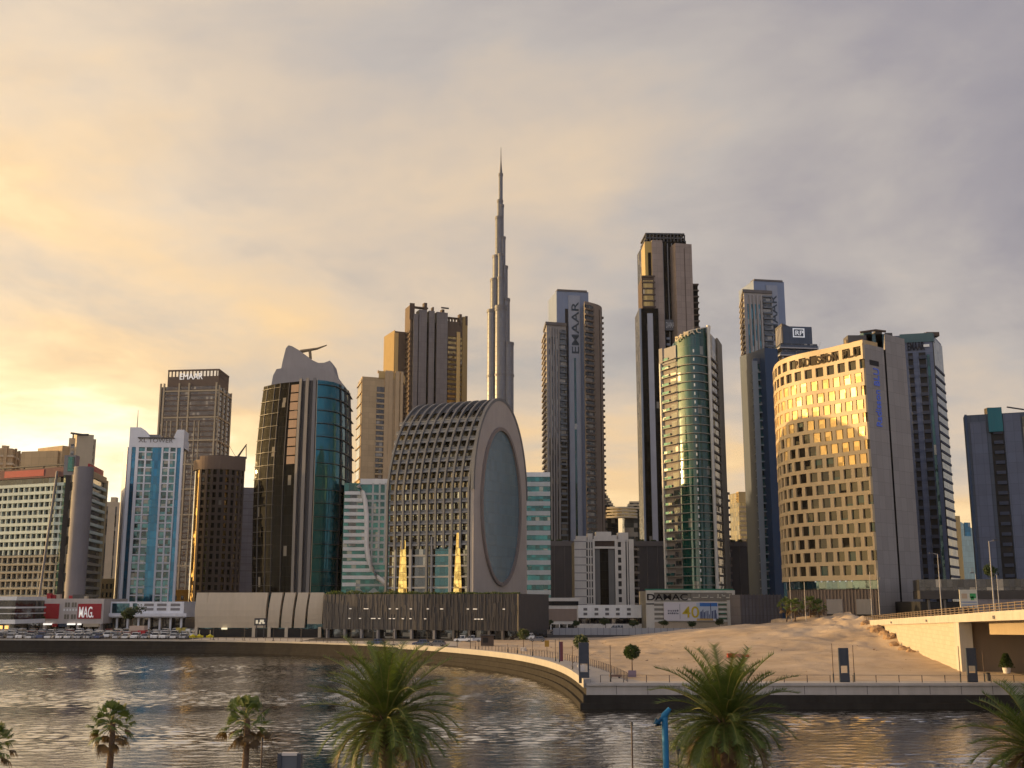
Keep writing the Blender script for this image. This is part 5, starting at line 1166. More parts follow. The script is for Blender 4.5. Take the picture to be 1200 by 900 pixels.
    Y3 = 700; p = rect(600, 866, Y3, 890, Y3 + 3, 18); pl = PL(p[:3]); z1 = zr(577, Y3)
    r = thing('golden_far_tower', 'small golden-brown tower far off in the gap left of the navy block', 'tower', tower_base(p)); build(MB().prism(p, 3, z1), 'wall', [g_gold, tan], r)
    for z in fr(10, zr(590, Y3), 3.6): build(MB().band(pl, 0, pl.L, -.1, .6, z, z + 1.6), 'floor_band', tan, r)
    build(MB().band(pl, 0, pl.L, -4, .4, zr(589, Y3), z1 + .5), 'crown', wall('gold_tan', (.52, .36, .15)), r)
curved_green_tower()

def billboard_podium():
    Y = 354; p = rect(715, 757, Y, 861.5, Y, 22); pl = PL([p[0], p[1]]); f = pl.L / 104.5; S_ = lambda px: (px - 757) * f; H = lambda row: zr(row, Y)
    r = thing('billboard_podium', 'pale podium with black roof lettering, green cap and a large billboard', 'building', (p[0][0], Y * YS, 3)); st = wall('podium_white', (.62, .59, .52))
    build(MB().prism(p, 3, H(692.5)), 'wall', [wall('podium_louvre', (.25, .235, .20)), offw], r)
    for a, b in ((757, 766.5), (852, 861.5)): build(MB().band(pl, S_(a), S_(b), -.3, .7, 3, H(692)), 'end_pier', st, r)
    build(MB().band(pl, 0, pl.L, -.3, .75, H(694.5), H(691.8)), 'cornice', st, r); build(MB().band(pl, 0, S_(860), -3, .3, H(691.8), H(690)), 'green_cap', green, r)
    build(MB().band(pl, S_(766.5), S_(852), -.3, .35, H(703.8), H(701.5)), 'beam', st, r)
    for row in (705.5, 711, 716.5, 722, 727): build(MB().band(pl, S_(766.6), S_(851.9), -.2, .3, H(row + 1.8), H(row - .8)), 'louvre', st, r); build(MB().band(pl, S_(841), S_(851), -.2, .42, H(row + 2.8), H(row + 1.9)), 'green_line', green, r)
    build(MB().band(pl, S_(766.5), S_(852), -.2, .5, 3, H(729)), 'lower_wall', wall('lower_cream', (.47, .39, .29)), r)
    build(MB().band(pl, S_(757.2), S_(766.3), .6, .8, H(708.5), H(707)), 'dark_line', dgrey, r)
    bl = black; text('DAMAC', r, 'sign_lettering', pl.pos(S_(757.5)), pl.pos(S_(805)), H(695.5) - H(703), H(703.2), wall('black_letters', (.012, .012, .014)), .95, bold=.02)
    # the Arabic half of the sign: pale strokes on a grey panel
    build(MB().band(pl, S_(810), S_(858), -.1, .8, H(703), H(695)), 'sign_panel', wall('sign_grey', (.23, .21, .18)), r)
    pale = wall('pale_strokes', (.60, .58, .48))
    for a, b, u, v in ((812, 820, .3, .42), (819, 820, .3, .8), (822, 830, .3, .42), (829, 830, .3, .7), (832, 836, .3, .42), (840, 845, .25, .4), (841, 842.2, .25, .85), (846, 850, .5, .66), (846, 847, .5, .85), (851, 856, .25, .42), (855, 856, .25, .8)):
        build(MB().band(pl, S_(a), S_(b), .7, .95, H(703) + u * (H(695) - H(703)), H(703) + v * (H(695) - H(703))), 'sign_stroke', pale, r)
    # billboard
    q0, q1 = pl.pos(S_(777.5)), pl.pos(S_(841)); bx, by = q0.x, q0.y - 1.4; bw, bz0, bz1 = q1.x - q0.x, H(727.5), H(705.8); bh = bz1 - bz0
    r = thing('billboard', 'wide billboard with a golden 40 and a blue city skyline picture', 'billboard', (bx, by, bz0))
    X_ = lambda u: bx + bw * u; Z_ = lambda v: bz0 + bh * v
    build(MB().box(bx, bx + bw, by, by + .8, bz0, bz1), 'panel', wall('billboard_white', (.66, .63, .66), .5, .04, streak=.02), r)
    def flat(u0, u1, v0, v1, mat, name, d=.04): build(MB().box(X_(u0), X_(u1), by - d, by + .1, Z_(v0), Z_(v1)), name, mat, r)
    sky_ = wall('print_sky', (.45, .52, .62), .5, .1, streak=.05)
    flat(.60, .985, .10, .97, sky_, 'skyline_print', .03); flat(.66, .985, .78, .97, wall('print_blue', (.04, .16, .48), .5), 'skyline_print', .05); flat(.60, .90, .02, .13, wall('print_gold', (.55, .36, .12), .5), 'skyline_print', .06)
    rr = random.Random(3); mb = MB(); u = .66
    while u < .965:
        w = rr.uniform(.008, .022); h = rr.uniform(.22, .5) if not .84 < u < .87 else .82; mb.box(X_(u), X_(u + w), by - .06, by, Z_(.12), Z_(.12 + h)); u += w + rr.uniform(.003, .014)
    build(mb, 'printed_towers', wall('print_navy', (.04, .06, .16), .5), r)
    gm = wall('print_yellow', (.55, .42, .02), .4)
    text('40', r, 'printed_number', (X_(.335), by), (X_(.645), by), bh * .62, Z_(.18), gm, .06, bold=.012, ext=.03)
    for v in (.50, .36): 
        u = .07
        while u < .27: w = rr.uniform(.012, .03); flat(u, min(.275, u + w), v, v + rr.uniform(.06, .10), wall('print_grey', (.10, .10, .14), .5), 'printed_word'); u += w + .012
    flat(.29, .296, .1, .9, wall('print_grey', (.10, .10, .14), .5), 'divider')
billboard_podium()

def navy_cluster():
    # tower with square roof emblem
    Y = 425; p = quad(410, 907, Y + 10, 916, Y, 958, Y + 2); pl = PL(p[:3]); r = thing('emblem_tower', 'navy tower with wrap-round pale floor slabs and a square emblem on its roof box', 'tower', tower_base(p)); s0 = pl.c[1]
    zt = zr(402, Y); build(MB().prism(p, 3, zt), 'glazing', [g_dark, dconc], r)
    sl = wall('slab_cool', (.36, .35, .36))
    for i, z in enumerate(fr(zr(470, Y), zt + .5, 3.7)): build(MB().band(pl, 0, pl.L, -.2, 1.5 if i % 2 == 0 or 1 else 1, z, z + .6), 'floor_slab', sl, r); build(MB().band(pl, .2, pl.L, -.1, .7, z + .6, z + 1.9), 'navy_spandrel', navy, r)
    q = quad(390, 910.5, Y + 8, 916, Y + 1.5, 951.5, Y + 3); pq = PL(q[:3]); build(MB().prism(q, zt, zr(381, Y)), 'roof_box', [navy, dconc], r)
    fins(r, 'side_fin', sl, pq, lin_n(.6, pq.c[1] - .4, 4), .7, .4, zt, zr(382, Y))
    S_ = lambda px: pq.c[1] + (px - 916) * (pq.L - pq.c[1]) / 35.5; wl = emit('emblem_white', (.7, .72, .75), .25)
    za, zb = zr(393.8, Y), zr(383.2, Y)
    for (u0, u1, v0, v1) in ((929, 942.5, za, za + .5), (929, 942.5, zb - .5, zb), (929, 930.2, za, zb), (941.3, 942.5, za, zb)): build(MB().band(pq, S_(u0), S_(u1), 0, .3, v0, v1), 'emblem_frame', wl, r)
    text('RP', r, 'emblem_lettering', pq.pos(S_(931.2)), pq.pos(S_(940.3)), (zb - za) * .52, za + (zb - za) * .24, wl, .3, bold=.01)
    build(MB().band(pl, 0, s0, -7, -1, zt, zr(378, Y)), 'roof_hut', dconc, r)
    x = pl.pos(pl.L - .5, 0); build(MB().tube([(x.x, x.y, zr(412, Y)), (x.x + 2.2, x.y, zr(399, Y))], .16), 'flag_pole', white, r)
    # navy and teal balcony block
    Y = 392; p = quad(500, 885.5, Y + 3, 887, Y, 901.5, Y + 1); pl = PL(p[:3]); r = thing('teal_balcony_block', 'slim block of teal balconies with a plain navy side wall', 'building', tower_base(p)); zt = zr(425, Y)
    build(MB().prism(p, 3, zt), 'glazing', [glass('deep_teal', (.015, .085, .10), 2.6, 3.6, vary=.7, blind=.1), dconc], r); sl2 = wall('slab_blue_grey', (.20, .23, .26))
    for z in fr(zr(690, Y), zt - 3, 3.65): build(MB().band(pl, 0, pl.L, -.2, 1.0, z, z + .5), 'balcony_slab', sl2, r); build(MB().band(pl, .3, pl.L - 2, .3, .75, z + .5, z + 1.4), 'balcony_glass', glass('rail_glass', (.03, .12, .14), 1.2, 4, vary=.3), r)
    build(MB().band(pl, pl.c[1], pl.c[1] + 1.0, -.2, 1.2, 3, zt + .6), 'edge_pier', sl2, r); build(MB().band(pl, 0, pl.L, -6, .5, zt - .4, zr(420, Y)), 'roof_band', navy, r)
    q = rect(500, 900, Y - 3, 915.5, Y - 1, 20); build(MB().prism(q, 3, zr(409.5, Y)), 'navy_side_wall', [wall('navy_flat', (.028, .055, .11), .5), dconc], r)
    pq = PL(q[:2]); build(MB().band(pq, pq.L - 2.6, pq.L - .4, -.1, .15, 3, zr(520, Y)), 'teal_strip', g_dkteal, r)
navy_cluster()

def chequer_hotel():
    FY = 1.10
    ctl = [(907, 312), (908.5, 306), (914, 300), (923, 295.5), (936, 291.5), (952, 288), (970, 284.5), (990, 280), (1013, 275)]
    pts = [xy(a, 420, b) for a, b in ctl]; pts = chaikin(pts, 2); pl = PL(pts); L = pl.L
    zt = zr(403, 275); zw = zr(676, 275); r = thing('chequer_hotel', 'hotel with a curved cream facade of staggered square windows and a plain grey end slab', 'hotel', (pts[-1][0], pts[-1][1], 3))
    R_ = Vector(pts[-1]); Lf = Vector(pts[0])
    # end slab corner: seam and right edge
    e1 = Vector(xy(1037, 400, 281)); e2 = Vector(xy(1060, 400, 287)); back = Vector((-10, 34))
    body = [tuple(q) for q in pts] + [tuple(R_ + Vector((8, 26))), tuple(Lf + Vector((10, 14)))]
    void = wall('cladding_reveal', (.10, .085, .06), .6)
    build(MB().prism(body, zw, zt - .5), 'core', [void, conc], r)
    cl = gold_cl; H_ = (zt - zw); rows = 17; rh = H_ / rows; cw = L / 12.0
    gw = glass('hotel_window', (.022, .018, .012), 2.2, 4.4, ior=1.45, spec=.25, metal=.0, rough=.07, vary=.5, tilt=.06, blind=.10, frame=.0, blindc=(.03, .10, .09))
    rest = MB(); rest2 = MB(); wl = []
    for i in range(rows + 1):
        z = zw + i * rh; build(MB().band(pl, 0, L, -.3, .72, z - rh * .13 if i else z - .9, min(zt + .3, z + rh * .16)), 'cladding_band', cl, r)
    for i in range(rows):
        z0, z1 = zw + i * rh + rh * .14, zw + (i + 1) * rh - rh * .11
        off = (i % 2) * .5
        sill = -.0
        for j in range(-1, 13):
            s0 = (j + off + .16) * cw; s1 = s0 + cw * .68
            pa, pb = max(0, s0 - cw * .32), max(0, s0)
            if pb - pa > .05 and pa < L: wl.append(('p', pa, min(L, pb), z0, z1, i))
            a, b = max(.02, s0), min(L - .02, s1)
            if b - a > .5: wl.append(('w', a, b, z0, z1, i))
    # piers row by row, windows one by one (the right-hand ones show largest)
    pr = MB()
    for n, q in enumerate(sorted([q for q in wl if q[0] == 'p'], key=lambda q: -q[2])):
        if n < 100: build(MB().band(pl, q[1], q[2], -.3, .70, q[3] - .05, q[4] + .05), 'cladding_pier', cl, r)
        else: pr.band(pl, q[1], q[2], -.3, .70, q[3] - .05, q[4] + .05)
    tag(build(pr, 'further_piers', cl, r), kind='stuff')
    ws = sorted([q for q in wl if q[0] == 'w' and q[5] < rows - 1], key=lambda q: -q[2])
    sun_glow_m = glass('hotel_painted_sun_glow', (.66, .44, .15), 2.2, 4.4, metal=.30, rough=.4, vary=.15, tilt=.25, blind=.0, frame=.0)  # gold colour paints the low sun's glow into the upper windows
    def in_sun_glow(q): f = (q[1] + q[2]) / 2 / L; return q[5] < rows - 2 and q[5] >= 7.6 + 3.6 * math.exp(-((f - .50) / .17) ** 2) + (1.6 if f < .3 else 0)  # bays above the shadow edge, where the sun glow is painted in
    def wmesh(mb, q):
        w = .46 if in_sun_glow(q) else .12; e = q[2] - (.55 if in_sun_glow(q) else 0)
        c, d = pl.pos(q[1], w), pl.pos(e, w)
        if in_sun_glow(q): f = pl.pos(e, .0); mb.face([(d.x, d.y, q[3]), (f.x, f.y, q[3]), (f.x, f.y, q[4]), (d.x, d.y, q[4])], 1)
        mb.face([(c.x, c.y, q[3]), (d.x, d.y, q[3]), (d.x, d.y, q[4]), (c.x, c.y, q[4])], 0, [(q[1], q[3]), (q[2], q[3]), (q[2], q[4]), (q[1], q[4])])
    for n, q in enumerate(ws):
        if n < 100: mb = MB(); wmesh(mb, q); build(mb, 'painted_sun_pane' if in_sun_glow(q) else 'window', [sun_glow_m if in_sun_glow(q) else gw, void], r)
        else: wmesh(rest2 if in_sun_glow(q) else rest, q)
    tag(build(rest, 'further_windows', gw, r), kind='stuff'); tag(build(rest2, 'further_painted_sun_panes', [sun_glow_m, void], r), kind='stuff')
    build(MB().band(pl, 0, L, -1, .85, zw - .9, zw - .1), 'bottom_edge', cl, r); build(MB().band(pl, 0, L, -1.0, .5, zt - .2, zt + 1.2), 'parapet', cl, r)
    # dark letters on the top row
    dm = wall('letter_umber', (.05, .035, .02)); zl = zw + 16 * rh + rh * .16
    wd = 'RADISSON BLU'; s = L * .50
    ss = lin_n(L * .48, L * .93, 12)
    for i, ch in enumerate(wd):
        if ch != ' ': text(ch, r, 'sign_letter', pl.pos(ss[i]), pl.pos(ss[i] + L * .036), rh * .62, zl, dm, .75, bold=.05)
    for q in wl:
        if q[0] == 'w' and q[5] == rows - 1 and (q[1] < L * .44 or q[1] > L * .92): mb = MB(); wmesh(mb, q); build(mb, 'window', gw, r)
    # podium below: glass band, ribbed base
    pod = [tuple(pl.pos(s, -1.2)) for s in lin_n(0.4, L - .1, 14)]; pp = PL(pod)
    zg = zr(690, 278)
    build(MB().prism(pod + [tuple(R_ + Vector((5, 26))), tuple(Lf + Vector((10, 14)))], 3, zw), 'podium', [wall('podium_rib', (.17, .135, .115)), dconc], r)
    build(MB().band(pp, 1.0, pp.L, -.2, .5, zg, zw - 1.0), 'dark_glass_band', glass('podium_blue', (.012, .045, .07), 2.5, 6, vary=.4, blind=0), r)
    for s in lin_n(.4, pp.L - .5, 40): build(MB().band(pp, s, s + .32, -.2, .45, 3, zg - .2), 'podium_rib', wall('rib_tan', (.21, .165, .135)), r)
    for s in (pp.L * .60, pp.L * .82): build(MB().band(pp, s, s + pp.L * .115, -.2, .62, 8.5, zr(702, 278)), 'shutter', conc, r); build(MB().band(pp, s, s + pp.L * .115, -.2, .66, 3, zr(720, 278)), 'door_void', black, r)
    for k in range(7): build(MB().band(pp, pp.L * (.52 + .045 * k), pp.L * (.52 + .045 * k) + .55, .4, .66, zg + 2.2, zg + 3.2), 'small_sign_light', emit('sign_light_cool', (.7, .75, .7), .3), r)
    # grey end slab in two leaves with a dark seam
    gs = wall('end_slab_grey', (.29, .265, .245), .7, .10, .05, streak=.07, joints=(3.2, 4.2, .04)); dv = (e1 - R_).normalized(); nb = Vector((.30, .954))
    zt1 = zt + .2; q1 = e1 - dv * 1.0
    build(MB().prism([tuple(R_ + dv * .05), tuple(q1), tuple(q1 + nb * 24), tuple(R_ + dv * .05 + nb * 24)], 3, zt1), 'end_slab', [gs, conc], r)
    build(MB().prism([tuple(q1 + nb * .9), tuple(e1 + nb * .9), tuple(e1 + nb * 24), tuple(q1 + nb * 24)], 3, zt1 - .3), 'dark_seam', black, r)
    nb2 = Vector((.30, .954)); zt2 = zr(391, 281)
    build(MB().prism([tuple(e1), tuple(e2), tuple(e2 + nb2 * 28), tuple(e1 + nb2 * 28)], 3, zt2), 'end_slab', [gs, conc], r)
    ps = PL([R_, q1]); build(MB().band(ps, ps.L * .24, ps.L * .70, -.1, .06, zr(427, 276), zr(421, 276)), 'dark_opening', black, r)
    text('Radisson BLU', r, 'blue_sign_lettering', ps.pos(ps.L * .38), ps.pos(ps.L), ps.L * .27, zr(500, 277), emit('sign_blue', (.05, .08, .30), .35), .15, up=zr(432, 277) - zr(500, 277), vertical=True, bold=.008)
    build(MB().prism([tuple(pl.pos(L * .72, -2)), tuple(pl.pos(L * .97, -1.5)), tuple(pl.pos(L * .97, -9)), tuple(pl.pos(L * .72, -9))], zt, zt + 1.9), 'roof_screen', [wall('roof_orange', (.48, .33, .16)), conc], r)
    x = pl.pos(L * .86, -1); build(MB().tube([(x.x, x.y, zt), (x.x, x.y, zt + 2.8)], .6), 'roof_vent', tan, r)
    for q, h in ((.9, 5.5), (1.0, 7)): x = R_ + nb * (10 * q); build(MB().obox((x.x - 2, x.y + 2), (1, 0), 6, 5, zt, zt + h - 2), 'roof_plant', dconc, r)
chequer_hotel()

def navy_right():
    Y = 338; row = 420; p = quad(row, 1046, Y + 1, 1094, Y - 2, 1104, Y + 12); pl = PL(p[:3]); L = pl.c[1]; S_ = lambda px: (px - 1046) * L / 48; zt = zr(393, Y)
    r = thing('navy_lettered_tower', 'slate-blue slab tower with dark roof lettering right behind the hotel', 'tower', tower_base(p)); sb = wall('slate_blue', (.11, .135, .21), .55, .1, joints=(3, 3.6, .05))
    build(MB().prism(p, 3, zt), 'wall', [sb, dconc], r)
    for a, b, sc_ in ((1064.5, 1070, 2.7), (1077, 1085, 3.6)):
        build(MB().band(pl, S_(a), S_(b), -.2, .1, 3, zr(414, Y)), 'balcony_recess', black, r)
        for z in fr(zr(700, Y), zr(416, Y), 3.6): build(MB().band(pl, S_(a), S_(b), -.1, 1.0, z, z + 1.3), 'balcony', wall('balcony_slate', (.05, .06, .09)), r)
    build(MB().band(pl, S_(1086.2), S_(1089.5), -.1, .2, 3, zr(417, Y)), 'glass_strip', g_dkteal, r)
    for z in fr(zr(700, Y), zr(430, Y), 3.6): build(MB().band(pl, L + .4, pl.L, -.1, .6, z, z + .9), 'side_balcony', wall('balcony_slate', (.05, .06, .09)), r)
    build(MB().band(pl, L + .2, pl.L, -.1, .35, 3, zt - 1), 'side_glazing', g_dkteal, r)
    build(MB().band(pl, S_(1056), L + 3, -.2, .4, zr(402, Y), zt + .4), 'teal_top', wall('teal_grey', (.06, .115, .135), .5), r)
    text('EMAAR', r, 'sign_lettering', pl.pos(S_(1064)), pl.pos(S_(1084)), 3.2, zr(411, Y), wall('letter_dark', (.02, .022, .035)), .45, bold=.03)
    x = pl.pos(S_(1086.5), .4); build(MB().obox((x.x, x.y), pl.p[1] - pl.p[0], 2.2, .3, zr(408, Y), zr(405, Y)), 'round_sign', white, r)
    # roof-top clutter
    for a, b, t in ((1012, 1022, 389), (1014, 1036, 391.5), (1026, 1034, 387.5), (1038, 1046, 390)):
        q = rect(395, a, Y - 4, b, Y - 4, 6); build(MB().prism(q, zt - 12, zr(t, Y - 4)), 'roof_plant', [random.choice([dbrown, wall('teal_grey', (.06, .115, .135), .5), dconc]), dconc], r)
    build(MB().tube([at(1008, 389.5, Y - 5), at(1026, 387, Y - 5), at(1038, 388.5, Y - 5)], .5, n=4), 'roof_beam', dbrown, r)
    x = at(1084, 396, Y + 2); build(MB().tube([(x.x, x.y, zt), (x.x, x.y, zr(388, Y))], .3), 'aerial', dgrey, r)
    x = at(1092, 397, Y + 2); build(MB().obox((x.x, x.y), (1, 0), 5, 3, zt, zt + 1.6), 'roof_plant', dbrown, r)
    # far right block
    Y = 300; row = 500; p = quad(row, 1129.5, Y + 6, 1131, Y + 2, 1230, Y - 6); pl = PL(p[1:3]); L = pl.L; f = L / 99; S_ = lambda px: (px - 1131) * f; zt = zr(485.5, Y)
    r = thing('navy_edge_block', 'dark navy-panelled block with a teal stair box at the right edge', 'building', tower_base(p)); build(MB().prism(p, 3, zt), 'wall', [navy, dconc], r)
    build(MB().band(pl, 0, S_(1134), -.1, .5, 3, zt + .2), 'edge_pier', wall('navy_flat', (.028, .055, .11), .5), r)
    build(MB().band(pl, S_(1137), S_(1156), -.1, .35, 3, zr(494, Y)), 'blue_panel', wall('slate_panel', (.10, .12, .18), .5, joints=(2.5, 3.5, .05)), r)
    build(MB().band(pl, S_(1159), S_(1176), -4, 1.4, zr(507, Y), zr(479, Y)), 'teal_stair_box', wall('teal_box', (.012, .13, .165), .5), r)
    build(MB().band(pl, S_(1161), S_(1176), -.1, .15, 3, zr(507, Y)), 'balcony_recess', black, r)
    for z in fr(15, zr(509, Y), 3.4): build(MB().band(pl, S_(1164), S_(1175), -.1, .9, z, z + 1.1), 'balcony', wall('balcony_slate', (.05, .06, .09)), r)
    build(MB().band(pl, S_(1177), S_(1197), -.1, .7, 3, zt - .4), 'blue_panel', wall('slate_panel', (.10, .12, .18), .5, joints=(2.5, 3.5, .05)), r)
    build(MB().band(pl, S_(1199), S_(1212), -.1, .5, 3, zr(491, Y)), 'window_field', glass('edge_window', (.06, .06, .05), 1.6, 3.4, vary=.8, blind=.2), r)
    x = at(1161, 478, Y + 4); build(MB().obox((x.x, x.y), (1, 0), 3.4, 3, zt, zr(475.5, Y)), 'roof_hut', tan, r); build(MB().tube([at(1180, 477, Y + 2), at(1200, 480, Y + 2)], .3, n=4), 'roof_beam', dgrey, r)
    # pale glass tower in the gap
    Y = 600; p = rect(640, 1119, Y, 1147, Y + 4, 20); pl = PL(p[:3]); r = thing('pale_glass_tower', 'pale glass tower with slanted blue top seen in the gap at the far right', 'tower', tower_base(p))
    z1 = zr(608, Y); build(MB().prism(p, 3, [z1 + 1, z1 - 8, z1 - 8, z1 + 1]), 'glazing', [glass('pale_glass', (.28, .36, .33), 1.6, 3.6, metal=.5, rough=.15, vary=.12, blind=.05), conc], r)
    build(MB().band(pl, 0, pl.c[1] * .28, -.1, .5, 3, z1 + 2), 'gold_edge', wall('gold_tan', (.52, .36, .15)), r); build(MB().band(pl, pl.c[1] * .45, pl.c[1] * .7, -.1, .3, zr(628, Y), zr(612, Y)), 'blue_cap', g_blue, r)
    # dark elevated car deck behind the bridge
    Y = 262; a, b = xy(1078, 700, Y), xy(1300, 700, Y - 10); p = [a, b, (b[0], b[1] + 30), (a[0], a[1] + 30)]; pl = PL([a, b])
    r = thing('dark_car_deck', 'low dark car deck behind the bridge railings under the navy towers', 'building', tower_base(p)); 
    build(MB().prism(p, 3, zr(705, Y)), 'lower_wall', [black, dconc], r); build(MB().band(pl, 0, pl.L, -20, 1.2, zr(702, Y), zr(692, Y)), 'deck_edge', wall('deck_edge_dark', (.045, .043, .045)), r)
    build(MB().band(pl, 0, pl.L, -18, .2, zr(692, Y), zr(679, Y)), 'upper_storey', g_dark, r); build(MB().band(pl, pl.L * .30, pl.L, -.2, 1.0, 3, zr(693, Y)), 'grey_wall', mauve, r)
    for s in lin_n(2, pl.L * .3, 4): build(MB().band(pl, s, s + .6, -.1, .6, 3, zr(702, Y)), 'column', dconc, r)
navy_right()

# ------------------------------------------------------------------ the bridge at the right and its ramp wall
def bridge():
    A, B = Vector((94, 245 * YS)), Vector((72, 147 * YS)); d = (B - A).normalized(); E = B + d * 150; zA, zB, zE = 8.7, 11.75, 15.2
    inn = Vector((-d.y, d.x))            # away from the water side (to the right)
    if inn.x < 0: inn = -inn
    zat = lambda t: zA + (zB - zA) * t if t < 1 else zB + (zE - zB) * (1 - (1 - (t - 1) / 1.5) ** 2) * .75
    r = thing('bridge', 'cream concrete bridge with a masonry ramp wall and railing at the right', 'bridge', (B.x, B.y, 3)); cr = wall('bridge_cream', (.44, .405, .35), .85, .2, .25, streak=.25); bw_ = new_mat('ramp_block_wall')
    m, t, b = bw_; uv = N(t, 'ShaderNodeUVMap').outputs[0]; br = N(t, 'ShaderNodeTexBrick'); t.links.new(uv, br.inputs[0]); br.inputs['Scale'].default_value = 1; br.inputs['Brick Width'].default_value = 1.8; br.inputs['Row Height'].default_value = .75; br.inputs['Mortar Size'].default_value = .02
    br.inputs['Color1'].default_value = (.47, .41, .33, 1); br.inputs['Color2'].default_value = (.42, .365, .29, 1); br.inputs['Mortar'].default_value = (.31, .27, .21, 1); t.links.new(br.outputs[0], b.inputs['Base Color']); b.inputs['Roughness'].default_value = .9
    def run(name, w0, w1, lo, hi, mat, t0, t1, n=16):
        mb = MB(); Rg = []; L = (B - A).length
        for q in lin_n(t0, t1, n):
            p = A + d * (L * q) if True else 0; z = zat(q); a_, b_ = p - inn * w1, p - inn * w0
            lo_ = lo(z) ; hi_ = hi(z); Rg.append([(a_.x, a_.y, lo_), (b_.x, b_.y, lo_), (b_.x, b_.y, hi_), (a_.x, a_.y, hi_)])
        for k in range(len(Rg) - 1):
            u0, u1 = L * (t0 + (t1 - t0) * k / (n - 1)), L * (t0 + (t1 - t0) * (k + 1) / (n - 1))
            for i in range(4):
                j = (i + 1) % 4; p, q = Rg[k], Rg[k + 1]; mb.face([p[i], p[j], q[j], q[i]], 0, [(u0, p[i][2]), (u0, p[j][2]), (u1, q[j][2]), (u1, q[i][2])])
        mb.face(Rg[0][::-1]); mb.face(Rg[-1]); return build(mb, name, mat, r)
    run('ramp_wall', -1.2, 0, lambda z: 2.5, lambda z: z - .9, m, 0, .955)
    run('fascia', -20, .45, lambda z: z - 1.0, lambda z: z, cr, 0, 2.5, 40)
    run('kerb', -.5, .3, lambda z: z - .02, lambda z: z + .28, cr, 0, 2.5, 40)
    run('girder', -16, -2.6, lambda z: z - 2.9, lambda z: z - .98, wall('girder_ochre', (.33, .26, .17), .8), 1.06, 2.5, 30)
    L = (B - A).length
    # corner pier and abutment
    p = B - d * 4; c = [p - inn * .35, p + d * 4 - inn * .35, p + d * 4 + inn * 1.6, p + inn * 1.6]
    mb = MB(); mb.hexa([(q.x, q.y, 2.5) for q in c] + [(q.x, q.y, zB - .95) for q in c]); build(mb, 'corner_pier', cr, r)
    c = [B - d * 2.5 + inn * 1.6, B - d * 2.5 + inn * 24, B - d * 1.2 + inn * 24, B - d * 1.2 + inn * 1.6]
    mb = MB(); mb.hexa([(q.x, q.y, 2.5) for q in c] + [(q.x, q.y, zB - .6) for q in c]); build(mb, 'abutment_wall', wall('abutment_tan', (.22, .165, .115)), r)
    # railing
    rm = wall('rail_ochre', (.20, .15, .10), .6)
    for h in (.55, .95, 1.3):
        pts = [(A + d * (L * q) - inn * .05) for q in lin_n(-.02, 2.5, 40)]; build(MB().tube([(q.x, q.y, zat(max(0, s)) + h) for q, s in zip(pts, lin_n(-.02, 2.5, 40))], .06, n=4), 'rail', rm, r)
    q = 0.0
    while q < 2.3:
        p = A + d * (L * q) - inn * .05; z = zat(q); build(MB().box(p.x - .09, p.x + .09, p.y - .09, p.y + .09, z + .2, z + 1.4), 'rail_post', rm, r); q += .0285
    # drain boxes on the fascia
    for q in (.12, .43, .78, 1.2): p = A + d * (L * q) - inn * .55; z = zat(q); build(MB().box(p.x - .35, p.x + .2, p.y - .4, p.y + .4, z - .75, z - .3), 'drain_box', cr, r)
    # deck-side sign board
    q = .70; p = A + d * (L * q) + inn * 4; z = zat(q)
    a, b = xy(1124, 690, 205)[0], xy(1144.5, 690, 205)[0]; Ys = 205; YT = Ys * YS
    r2 = thing('road_sign', 'white two-panel road sign with a green emblem behind the bridge railing', 'sign', ((a + b) / 2, YT, 10)); H = lambda row: zr(row, Ys)
    build(MB().box(a, b, YT, YT + .25, H(712), H(691)), 'board', wall('sign_cream', (.50, .47, .38), .5), r2)
    w = b - a; g_ = wall('emblem_green', (.04, .26, .08), .5); tn = wall('sign_tan', (.40, .30, .20), .5); bl_ = wall('sign_blue_grey', (.18, .22, .34), .5)
    for u0, u1, r0, r1, mm in ((.58, .92, 701, 695.5, g_), (.62, .8, 703, 699, g_), (.10, .42, 701.5, 695.5, tn), (.06, .94, 706.2, 705, bl_), (.06, .94, 709.6, 708.4, bl_)): build(MB().box(a + w * u0, a + w * u1, YT - .06, YT + .1, H(r0), H(r1)), 'sign_mark', mm, r2)
    for u in (.15, .85): build(MB().box(a + w * u - .1, a + w * u + .1, YT + .25, YT + .45, 6, H(700)), 'post', steel, r2)
bridge()

# ------------------------------------------------------------------ lamps, pylons, rails on the far bank
def pole_lamp(px, base_row, top_row, Y, label, name='street_lamp', arm=1.2, r_=.11, group='tall lamp posts near the bridge', z0=None, mat=None, side=-1):
    p = at(px, base_row, Y); zt = zr(top_row, Y); z0 = p.z if z0 is None else z0; Y = p.y; r = thing(name, label, 'street lamp', (p.x, Y, z0), group); m = mat or wall('lamp_grey', (.30, .29, .29), .5)
    build(MB().tube([(p.x, Y, z0), (p.x, Y, zt)], [r_ * 1.3, r_ * .7], n=6), 'pole', m, r)
    if arm:
        build(MB().tube([(p.x, Y, zt - .1), (p.x + side * arm, Y, zt + .15)], r_ * .6, n=5), 'arm', m, r); build(MB().box(p.x + side * arm - .45, p.x + side * arm + .3, Y - .18, Y + .18, zt + .08, zt + .25), 'lamp_head', dgrey, r)
    return r
pole_lamp(1104, 722, 649, 185, 'tall grey lamp post left of the road sign on the bridge', z0=9.5)
pole_lamp(1166, 722, 634, 150, 'tallest lamp post, rising from the bridge deck near the right edge', z0=11, side=1)
pole_lamp(1172, 722, 673, 205, 'short lamp post beside the tallest one on the bridge', arm=.8, z0=9.5)
pole_lamp(1147, 722, 672, 215, 'thin lamp post just right of the road sign', arm=.7, r_=.08, z0=9.5)
fp = wall('flagpole_pale', (.45, .40, .34), .5)
